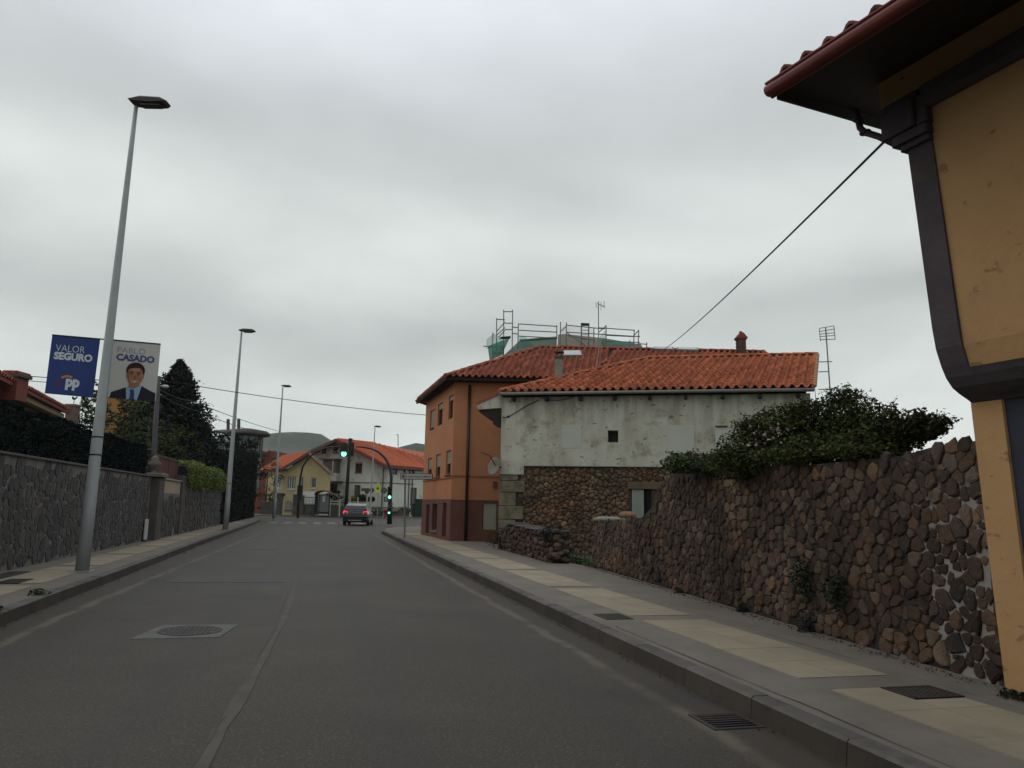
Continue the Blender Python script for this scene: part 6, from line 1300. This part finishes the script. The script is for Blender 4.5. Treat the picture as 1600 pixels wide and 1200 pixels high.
# arched shelter
SFm = Frame(gp(491.5, 78.5)[:2], gp(515, 78.5)[:2]); 
if SFm.n@(-SFm.o) < 0: SFm.n = -SFm.n
t = thing('bus_shelter', 'grey glazed bus shelter under a brown arched canopy, left of the wooden pole', 'bus shelter', SFm.pt(.8, -.4, .12)); W2 = SFm.len; zt = SFm.uv(500, 772)[1]; za = SFm.uv(500, 766)[1]
obj('back_panel', MB().box(.1, W2-.05, -1.2, -1.15, .3, zt, SFm), M['greybox'], t); obj('side_panel', MB().box(0, .06, -1.2, .0, .2, zt, SFm), M['greybox'], t); obj('glass_panel', MB().box(.45, W2-.1, -.05, -.02, .5, zt-.1, SFm), mat('shelter_glass', (.15, .155, .15), rough=.25), t)
obj('notice', MB().box(.75, 1.0, -.018, -.005, 1.5, 2.1, SFm), M['signw'], t)
for u in (.03, W2-.03, .42): obj('post', MB().box(u-.04, u+.04, -.05, .05, .12, zt, SFm), M['black'], t)
k = 10; arcp = [(W2*.52-W2*.54*math.cos(math.pi*i/k), zt+(za-zt)*math.sin(math.pi*i/k)) for i in range(k+1)]; arcq = [(u, z-.10) for u, z in arcp][::-1]
obj('arched_canopy', MB().prism(arcp+arcq, -1.4, .25, SFm), M['rust'], t)
# round bush with pale gate posts
p = gp(525, 80); tree('garden_bush', 'round dark bush behind the pale gate posts, right of the shelter', p, 2.6, lambda q: 1.15*math.sin(q*2.9)**.6+.1, M['leafd'], .09, 1500, .08, 'bush')
p = at(522, 772, 79.4); obj('shelter_hood', MB().bbox(p[0]-.8, p[0]+.5, p[1]-.3, p[1]+.3, p[2]-.06, p[2]+.06, .02), M['chim'], label='pale curved hood over the bush beside the shelter', cat='awning')
t = thing('pale_gate', 'pale two-rail gate between white posts in front of the round bush', 'gate', gp(523, 78.6, .12)); fr = Frame(gp(516, 78.6)[:2], gp(530.5, 78.6)[:2])
for u in (0, fr.len): obj('post', MB().bbox(u-.06, u+.06, -.06, .06, .1, at(516, 779, 78.6)[2], .02, fr), M['railp'], t)
for z in (at(520, 783, 78.6)[2], at(520, 787, 78.6)[2]): obj('rail', MB().box(.06, fr.len-.06, -.03, .03, z-.06, z+.04, fr), M['railp'], t)
t, fr = lowwall('garden_wall', 'shadowed low wall beneath the pale gate posts, left of the car', 514, 78.9, 545, 78.9, 1.0, M['fence'])
# rails, planter and bank right of the wooden pole
t = thing('pale_railing', 'pale yellowish pedestrian railing seen over the car roof', 'railing', gp(560, 74, .1)); fr = Frame(gp(546, 74)[:2], gp(583, 74)[:2])
for x in (547, 559, 573.5, 579.5): u = fr.uv(x, 785)[0]; obj('post', MB().bbox(u-.06, u+.06, -.05, .05, .1, fr.uv(x, 777 if x < 570 else 775)[1], .02, fr), M['railp'], t)
for y in (784.5, 789.5, 795): z = fr.uv(560, y)[1]; obj('rail', MB().box(0, fr.uv(574, y)[0], -.025, .025, z-.04, z+.04, fr), M['railp'], t)
for x, D, r, lb in ((566, 82, .75, 'dark clipped bush behind the pale railing'), (552, 83, .5, 'yellow-green shrub right of the wooden pole'), (580, 82, .4, 'small dark shrub beside the thin lamp post')):
    p = at(x, 780, D); t = thing('garden_bush', lb, 'bush', (p[0], p[1], .1)); leaves('foliage', clump(tuple(p), (r, r, r*.75), 900, .2), .09, M['leafi'] if x == 552 else M['leafd'], t); obj('stem', MB().tube([(p[0], p[1], .0), tuple(p)], .05, 5), M['twig'], t)
t, fr = lowwall('stone_kerb_wall', 'low crumbling stone edging at the foot of the white house', 548, 84, 640, 85.5, 1.0, mat('mossy_stones', (.15, .13, .10), (.08, .08, .05), scale=1.2, bump=.6))
for i in range(24): q_ = random.uniform(0, fr.len); obj('stone', MB().blob(fr.pt(q_, .15, .35+random.uniform(0, .8)), (.35, .25, .22), 8, 5, j=.12), M['fence'] if i % 3 else M['chim'], t)
for x, lb, s_ in ((655, 'dark green wheeled bin by the orange house corner', 1.0), (648.5, 'smaller dark green bin left of the taller one', .75)):
    p = gp(x, 84, 0); t = thing('waste_bin', lb, 'bin', p); h = 1.9*s_; obj('body', MB().loft([[(p[0]+a*.38*s_, p[1]+c*.38*s_, .1) for a, c in ((-1, -1), (1, -1), (1, 1), (-1, 1))], [(p[0]+a*.5*s_, p[1]+c*.5*s_, h) for a, c in ((-1, -1), (1, -1), (1, 1), (-1, 1))]]), M['bin'], t); obj('lid', MB().bbox(p[0]-.55*s_, p[0]+.55*s_, p[1]-.55*s_, p[1]+.55*s_, h, h+.14, .04), M['bin'], t)
# wooden pole
t = thing('wooden_pole', 'tall dark wooden pole standing beside the overhead green signal', 'utility pole', gp(540, 76)); obj('pole', MB().tube([tuple(ground(539.5, 807.5, 0)), tuple(at(547.0, 688, 76))], [.20, .14], 10), M['woodpole'], t, smooth=True)
obj('cap', MB().tube([tuple(at(547.4, 690, 75.8)), tuple(at(547.6, 685, 75.8))], .2, 8), M['black'], t)

# ---------------------------------------------------------------- traffic signals on two curved arms
def signal_head(c, t, lit, w_=.36, h_=.98, back=False, vis=1):
    fr = Frame((c[0], c[1]), (c[0]+math.cos(YAW-.2), c[1]-math.sin(YAW-.2))); fr.n = np.array([-fr.u[1], fr.u[0]])*-1
    if fr.n@(-fr.o) < 0: fr.n = -fr.n
    hb = obj('signal_head', MB().bbox(-w_/2, w_/2, -.12, .12, c[2]-h_/2, c[2]+h_/2, .03, fr), M['black'] if back else M['sigbox'], t)
    for i in range(3):
        z = c[2]+h_*.31-h_*.31*i; r = w_*.36; rings = [[fr.pt(r*math.cos(a), n_, z+r*math.sin(a)) for a in [2*math.pi*k/14 for k in range(14)]] for n_ in ((.121, .135) if not back else (-.135, -.121))]
        on = (i == 2 and lit); obj('lens', MB().loft(rings), M['lightg'] if on else M['lensr'], hb)
        if not back:
            vr = [[fr.pt((r+.02)*math.cos(a), n_, z+(r+.02)*math.sin(a)) for a in [math.pi*k/8 for k in range(9)]]+[fr.pt((r+.005)*math.cos(a), n_, z+(r+.005)*math.sin(a)) for a in [math.pi*k/8 for k in range(8, -1, -1)]] for n_ in (.12, .28)]
            obj('visor', MB().loft(vr), M['black'], hb)
    return hb
def arm(label, pts, D0, D1, r=(.10, .055)):
    n_ = len(pts); P = [tuple(at(x, y, D0+(D1-D0)*i/(n_-1))) for i, (x, y) in enumerate(pts)]; t = thing('signal_arm', label, 'traffic light', P[0]); obj('curved_pole', MB().tube(P, [r[0]+(r[1]-r[0])*i/(n_-1) for i in range(n_)], 10), M['black'], t, smooth=True); return t
lp = [(465, 809.5), (466.5, 780), (468, 760), (469.5, 745), (473, 729), (481, 716.5), (491, 708), (502, 702), (514, 699), (526, 698.3), (537, 698)]
t = arm('curved black signal arm rising left and holding the overhead green light', lp, 66, 64.5); c = at(537.5, 702.8, 64.3); signal_head(c, t, True, .62, 1.12)
q = at(468.5, 768, 65.9); obj('side_head', MB().bbox(q[0]-.22, q[0]+.24, q[1]-.2, q[1]+.2, q[2]-.75, q[2]+.55, .05), M['black'], t)
rp_ = [(608.5, 819), (609.5, 790), (610.5, 765), (611.5, 745), (609, 729), (602, 716), (592, 706.5), (580, 701), (567, 698.5), (556, 698)]
t = arm('curved black signal arm on the right pavement with two low green lights', rp_, 51, 52.5, (.13, .05)); c = at(549, 702, 52.6); signal_head(c, t, False, .36, .95, back=True)
obj('lower_pole', MB().tube([tuple(at(608.5, 819, 51)), tuple(at(609.6, 785, 51))], .17, 10), M['sigbox'], t, smooth=True)
signal_head(at(608.8, 770.5, 50.75), t, True, .30, .85); c = at(607.8, 798, 50.7); signal_head(c, t, True, .20, .42)
q = at(605, 780, 50.9); obj('small_plate', MB().bbox(q[0]-.16, q[0]+.14, q[1]-.02, q[1]+.02, q[2]-.11, q[2]+.11, .01), M['signw'], t); obj('plate_frame', MB().bbox(q[0]-.21, q[0]+.19, q[1]+.02, q[1]+.06, q[2]-.16, q[2]+.16, .01), M['black'], t)

# ---------------------------------------------------------------- signs
P0_ = ground(632, 840, .15); t = thing('direction_sign', 'long white street direction sign with a black left arrow, on a thin post', 'sign', tuple(P0_)); tp = at(633, 741, 31.3)
obj('post', MB().tube([tuple(P0_), tuple(tp+np.array([0, 0, .0]))], .035, 8), mat('sign_post_grey', (.15, .15, .13)), t)
sa, sb = at(626, 743.5, 31.15), at(676.5, 745.5, 30.9); SG = Frame(sa[:2], sb[:2]); 
if SG.n@(-SG.o) < 0: SG.n = -SG.n
zc = (sa[2]+sb[2])/2; hh = .125; obj('panel', MB().bbox(0, SG.len, .02, .05, zc-hh, zc+hh, .01, SG), M['signk'], t); 
pn2 = obj('face', MB().box(.03, SG.len-.03, .05, .054, zc-hh+.025, zc+hh-.025, SG), M['signw'], t)
mb = MB(); 
for q in ([(.06, zc), (.15, zc+.085), (.19, zc+.085), (.11, zc), (.19, zc-.085), (.15, zc-.085)], [(.10, zc+.017), (.27, zc+.017), (.27, zc-.017), (.10, zc-.017)]): mb.quad(*[SG.pt(u, .058, z) for u, z in q])
obj('arrow', mb, M['signk'], pn2, fix=False)
if SG.u@np.array([math.cos(YAW), -math.sin(YAW)]) > 0: text_geo('Conservatorio de Música', .10, lambda u, z, n: SG.pt(u, n, z), .32, zc-.035, .058, M['signk'], pn2, .001, width=SG.len-.42)
def roundsign(label, x, y, D, r, m, x_foot, y_foot=802, plate=None):
    c = at(x, y, D); t = thing('road_sign', label, 'sign', gp(x_foot, D, .1)); obj('post', MB().tube([gp(x_foot, D, .1), (c[0], c[1], c[2]+r*.5)], .035, 6), M['galv'], t); fr = Frame((c[0], c[1]), (c[0]+math.cos(YAW), c[1]-math.sin(YAW))); 
    if fr.n@(-fr.o) < 0: fr.n = -fr.n
    obj('disc', MB().loft([[fr.pt(r*math.cos(a), n_, c[2]+r*math.sin(a)) for a in [2*math.pi*k/16 for k in range(16)]] for n_ in (.04, .06)]), m, t); return t, fr, c
t, fr, c = roundsign('small round dark sign left of the yellow crossing warning', 581, 766, 80, .26, mat('sign_blue_dark', (.05, .06, .10)), 580)
roundsign('round sign seen from behind, right of the yellow crossing warning', 600, 766.5, 80, .33, M['signback'], 600)
t = thing('crossing_sign', 'fluorescent yellow-green crossing warning sign before the white house', 'sign', gp(590, 80, .1)); c = at(590.5, 764, 80); fr = Frame((c[0], c[1]), (c[0]+math.cos(YAW), c[1]-math.sin(YAW)))
if fr.n@(-fr.o) < 0: fr.n = -fr.n
obj('post', MB().tube([gp(590, 80, .1), (c[0], c[1], c[2])], .035, 6), M['galv'], t); pn3 = obj('panel', MB().bbox(-.24, .24, .04, .07, c[2]-.42, c[2]+.42, .02, fr), M['signy'], t)
mb = MB(); mb.quad(*[fr.pt(u, .074, c[2]+z) for u, z in ((-.15, -.05), (.15, -.05), (0, .25))]); mb.quad(*[fr.pt(u, .078, c[2]+z) for u, z in ((-.05, .0), (.05, .0), (.03, .13), (-.03, .13))]); obj('pictogram', mb, M['signk'], pn3, fix=False)
obj('top_plate', MB().bbox(-.1, .14, .04, .07, c[2]+.46, c[2]+.64, .01, fr), M['signy'], t)
t = thing('direction_sign', 'brown back of a direction board seen over the car', 'sign', gp(574, 76, .1)); sa = at(564.5, 765.5, 76); fr = Frame(sa[:2], at(577, 766, 76)[:2]); 
if fr.n@(-fr.o) < 0: fr.n = -fr.n
obj('panel', MB().bbox(0, fr.len, .0, .05, sa[2]-.12, sa[2]+.18, .01, fr), M['rust'], t); obj('post', MB().tube([gp(573.5, 76, .1), fr.pt(fr.len-.25, -.04, sa[2]+.15)], .04, 6), M['galv'], t); obj('round_plate', MB().loft([[fr.pt(fr.len-.22+.22*math.cos(a), n_, sa[2]-.18+.22*math.sin(a)) for a in [2*math.pi*k/12 for k in range(12)]] for n_ in (.05, .07)]), M['rust'], t)
t = thing('fire_hydrant', 'small red kerbside post between the signs and the right signal pole', 'hydrant', gp(602.5, 78, .1)); p = gp(602.5, 78, .1); obj('body', MB().lathe(p, [(.16, 0), (.13, .1), (.13, .55), (.2, .6), (.2, .72), (.08, .85)], 10), M['signr'], t, smooth=True); obj('outlet', MB().tube([(p[0]-.3, p[1], .55), (p[0]+.3, p[1], .55)], .07, 6), M['signr'], t)

# ---------------------------------------------------------------- the car ahead
cp = np.array(at(556, 790, 50)[:2]); ca = math.radians(9); CU = np.array([math.cos(ca), -math.sin(ca)]); CHd = np.array([math.sin(ca), math.cos(ca)])
car = thing('car', 'dark grey hatchback with lit red brake lamps driving away toward the signals', 'car', (cp[0], cp[1], 0))
def cpt(x, y, z): q = cp+(CU*x+CHd*y)*.93; return (q[0], q[1], z*.95)       # x right, y forward from the rear bumper
def cloft(rows, name, m, **k): return obj(name, MB().loft([[cpt(x, y, z) for x, y, z in r] for r in rows]), m, car, smooth=False, **k)
def sect(y, w_, zb, zs, zt, tw):                                     # body section: sill, shoulder, top
    h = [(w_*.93, zb), (w_, zb+.12), (w_, zs-.08), (w_*.96, zs), (tw, zt)]
    return [(x, y, z) for x, z in h]+[(-x, y, z) for x, z in h[::-1]]
body = [(.0, .80, .38, .80, .90, .70), (.06, .86, .30, .84, .94, .76), (.3, .885, .22, .88, .96, .80), (1.0, .895, .20, .90, .97, .82), (2.6, .895, .20, .90, .97, .80), (3.3, .88, .20, .86, .95, .75), (4.0, .82, .24, .72, .84, .60), (4.25, .70, .32, .60, .68, .45)]
bo = cloft([sect(*b_) for b_ in body], 'body', M['carg'])
gh = [(.12, .76, .94, .72, 1.10), (.32, .74, .94, .66, 1.30), (.55, .74, .94, .60, 1.43), (1.1, .75, .95, .60, 1.47), (2.0, .75, .95, .59, 1.45), (2.6, .75, .95, .55, 1.34), (3.2, .74, .94, .70, 1.0)]
cloft([[(w0, y, z0_), (w1, y, z1_), (-w1, y, z1_), (-w0, y, z0_)] for y, w0, z0_, w1, z1_ in gh], 'greenhouse', M['glass'])
cloft([[(x, y, z) for x, z in ((w_, z_-.07), (w_*.93, z_), (-w_*.93, z_), (-w_, z_-.07))] for y, w_, z_ in ((.30, .70, 1.34), (.52, .66, 1.455), (1.1, .64, 1.50), (2.0, .62, 1.48), (2.5, .60, 1.40))], 'roof', M['carl'])
for s_ in (1, -1): cloft([[(s_*x, y, z) for x, y, z in q] for q in ([(.80, .10, .90), (.70, .10, .90), (.68, .14, .92), (.78, .16, .94)], [(.70, .30, 1.36), (.62, .28, 1.36), (.60, .36, 1.40), (.68, .4, 1.40)])], 'rear_pillar', M['carg'])
cloft([[(x, y, z) for x, y, z in ((.64, .06, .98), (.58, .26, 1.30), (-.58, .26, 1.30), (-.64, .06, .98))], [(x, y, z) for x, y, z in ((.64, .10, .98), (.58, .30, 1.30), (-.58, .30, 1.30), (-.64, .10, .98))]], 'rear_window', M['glass'])
for s_ in (1, -1):
    tl_ = cloft([[(s_*x, y, z) for x, y, z in ((.52, -.015, .80), (.84, .03, .78), (.86, .10, .92), (.78, .07, 1.00), (.54, .0, .96))], [(s_*x, y, z) for x, y, z in ((.52, .06, .80), (.84, .12, .78), (.86, .18, .92), (.78, .15, 1.00), (.54, .08, .96))]], 'tail_lamp', M['tail'])
    mr0 = cpt(s_*.98, 2.5, 1.0); obj('door_mirror', MB().blob(mr0, (.12, .08, .08), 8, 5), M['carg'], car, smooth=True)
b2x = MB().loft([[cpt(x, -.03, z) for x, z in ((.80, .36), (.82, .60), (-.82, .60), (-.80, .36))], [cpt(x, .12, z) for x, z in ((.86, .30), (.88, .62), (-.88, .62), (-.86, .30))]]); obj('rear_bumper', b2x, M['black'], car)
obj('bumper_trim', MB().loft([[cpt(x, -.045, z) for x, z in ((.45, .33), (.45, .39), (-.45, .39), (-.45, .33))], [cpt(x, -.02, z) for x, z in ((.45, .33), (.45, .39), (-.45, .39), (-.45, .33))]]), M['carl'], car)
obj('number_plate', MB().loft([[cpt(x, -.035, z) for x, z in ((.26, .70), (.26, .81), (-.26, .81), (-.26, .70))], [cpt(x, -.01, z) for x, z in ((.26, .70), (.26, .81), (-.26, .81), (-.26, .70))]]), M['carg'], car)
obj('roof_aerial', MB().tube([cpt(0, .7, 1.49), cpt(0, .5, 1.58)], .012, 4), M['black'], car)
for s_, y in ((1, .85), (-1, .85), (1, 3.4), (-1, 3.4)):
    rings = [[cpt(s_*x, y+r*math.cos(a), .32+r*math.sin(a)) for a in [2*math.pi*k/18 for k in range(18)]] for x, r in ((.70, .29), (.70, .31), (.88, .32), (.91, .30), (.91, .20))]
    wh = obj('wheel', MB().loft(rings), M['tyre'], car); rings = [[cpt(s_*x, y+r*math.cos(a), .32+r*math.sin(a)) for a in [2*math.pi*k/10 for k in range(10)]] for x, r in ((.90, .20), (.925, .18), (.905, .05))]; obj('rim', MB().loft(rings), M['carl'], wh)

# ---------------------------------------------------------------- overhead cables
def cable(label, pts, Ds, r=.012, sag=.2, n=14):
    P = [Vector(at(x, y, D)) for (x, y), D in zip(pts, Ds)]; Q = []
    for a, c in zip(P, P[1:]):
        for i in range(n): q = i/n; Q.append(tuple(a.lerp(c, q)-Vector((0, 0, 4*sag*q*(1-q)))))
    Q.append(tuple(P[-1])); tt = thing('overhead_cable', label, 'cable', Q[-1]); obj('wire', MB().tube(Q, r, 6), M['rubber'], tt)
cable('overhead cable slanting from the ochre house corner down to the tiled roof', [(1384, 219), (1036, 547)], [5.65, 31.0], .011, .12, 24)
cable('upper left cable passing behind the banners to the orange house', [(-30, 580), (247, 593), (665, 648.5)], [24, 27.1, 33.6], .014, .12)
cable('second left cable a little below the first, ending at the slim pole', [(-30, 588), (245, 601)], [24, 27], .012, .1)
cable('middle cable running from the slim pole toward the third lamp post', [(245, 606), (300, 627), (436, 674)], [27, 33, 58], .016, .08)
cable('lowest cable from the slim pole behind the second lamp post', [(244, 613), (308, 642), (400, 674)], [27, 33, 55], .016, .08)

# ---------------------------------------------------------------- hills and air
def hill(name, pts, D, back, seed):
    mb = MB(); R = random.Random(seed); rows = 7; xs = [pts[0][0]+(pts[-1][0]-pts[0][0])*i/48 for i in range(49)]; top = [float(np.interp(x, [p[0] for p in pts], [p[1] for p in pts])) for x in xs]; rings = []
    P = [[None]*len(xs) for _ in range(rows+3)]
    for i, (x, y) in enumerate(zip(xs, top)):
        T = at(x, y, D)
        for j in range(rows+1):
            f_ = j/rows; b_ = at(x, 790, D*(.55+.45*f_)); z = (T[2])*(f_**.8)*(1+.06*R.uniform(-1, 1)*(1 if 0 < j < rows else .25)); P[j][i] = (b_[0], b_[1], z-2*(j == 0))
        for j in (1, 2): q = at(x, 790, D*(1+.25*j)); P[rows+j][i] = (q[0], q[1], T[2]*(1-.5*j)-2*(j == 2))
    o = obj(name, MB().loft(P, False, False, close=False), M['hill'], kind='structure', smooth=True)
hill('hill', [(-300, 770), (-100, 745), (100, 712), (250, 690), (330, 684), (400, 678), (436, 675.5), (448, 673.5), (462, 676), (474, 675), (490, 677), (505, 684), (525, 694), (560, 708), (640, 735), (760, 780)], 1400, 0, 3)
hill('hill', [(500, 765), (560, 728), (600, 708), (625, 697), (636, 693), (652, 692), (680, 697), (760, 715), (900, 735), (1100, 745), (1500, 760), (1900, 778)], 900, 0, 5)
hz = MB().box(-1300, 900, -60, 2150, -1.5, 235); hm = bpy.data.materials.new('air'); hm.use_nodes = True; hn = hm.node_tree; hn.nodes.clear(); ho = hn.nodes.new('ShaderNodeOutputMaterial'); pv = hn.nodes.new('ShaderNodeVolumePrincipled')
pv.inputs['Color'].default_value = (.93, .96, 1.0, 1); pv.inputs['Density'].default_value = .00016; hn.links.new(pv.outputs[0], ho.inputs['Volume'])
if HAZE: obj('haze', hz, hm, kind='stuff')
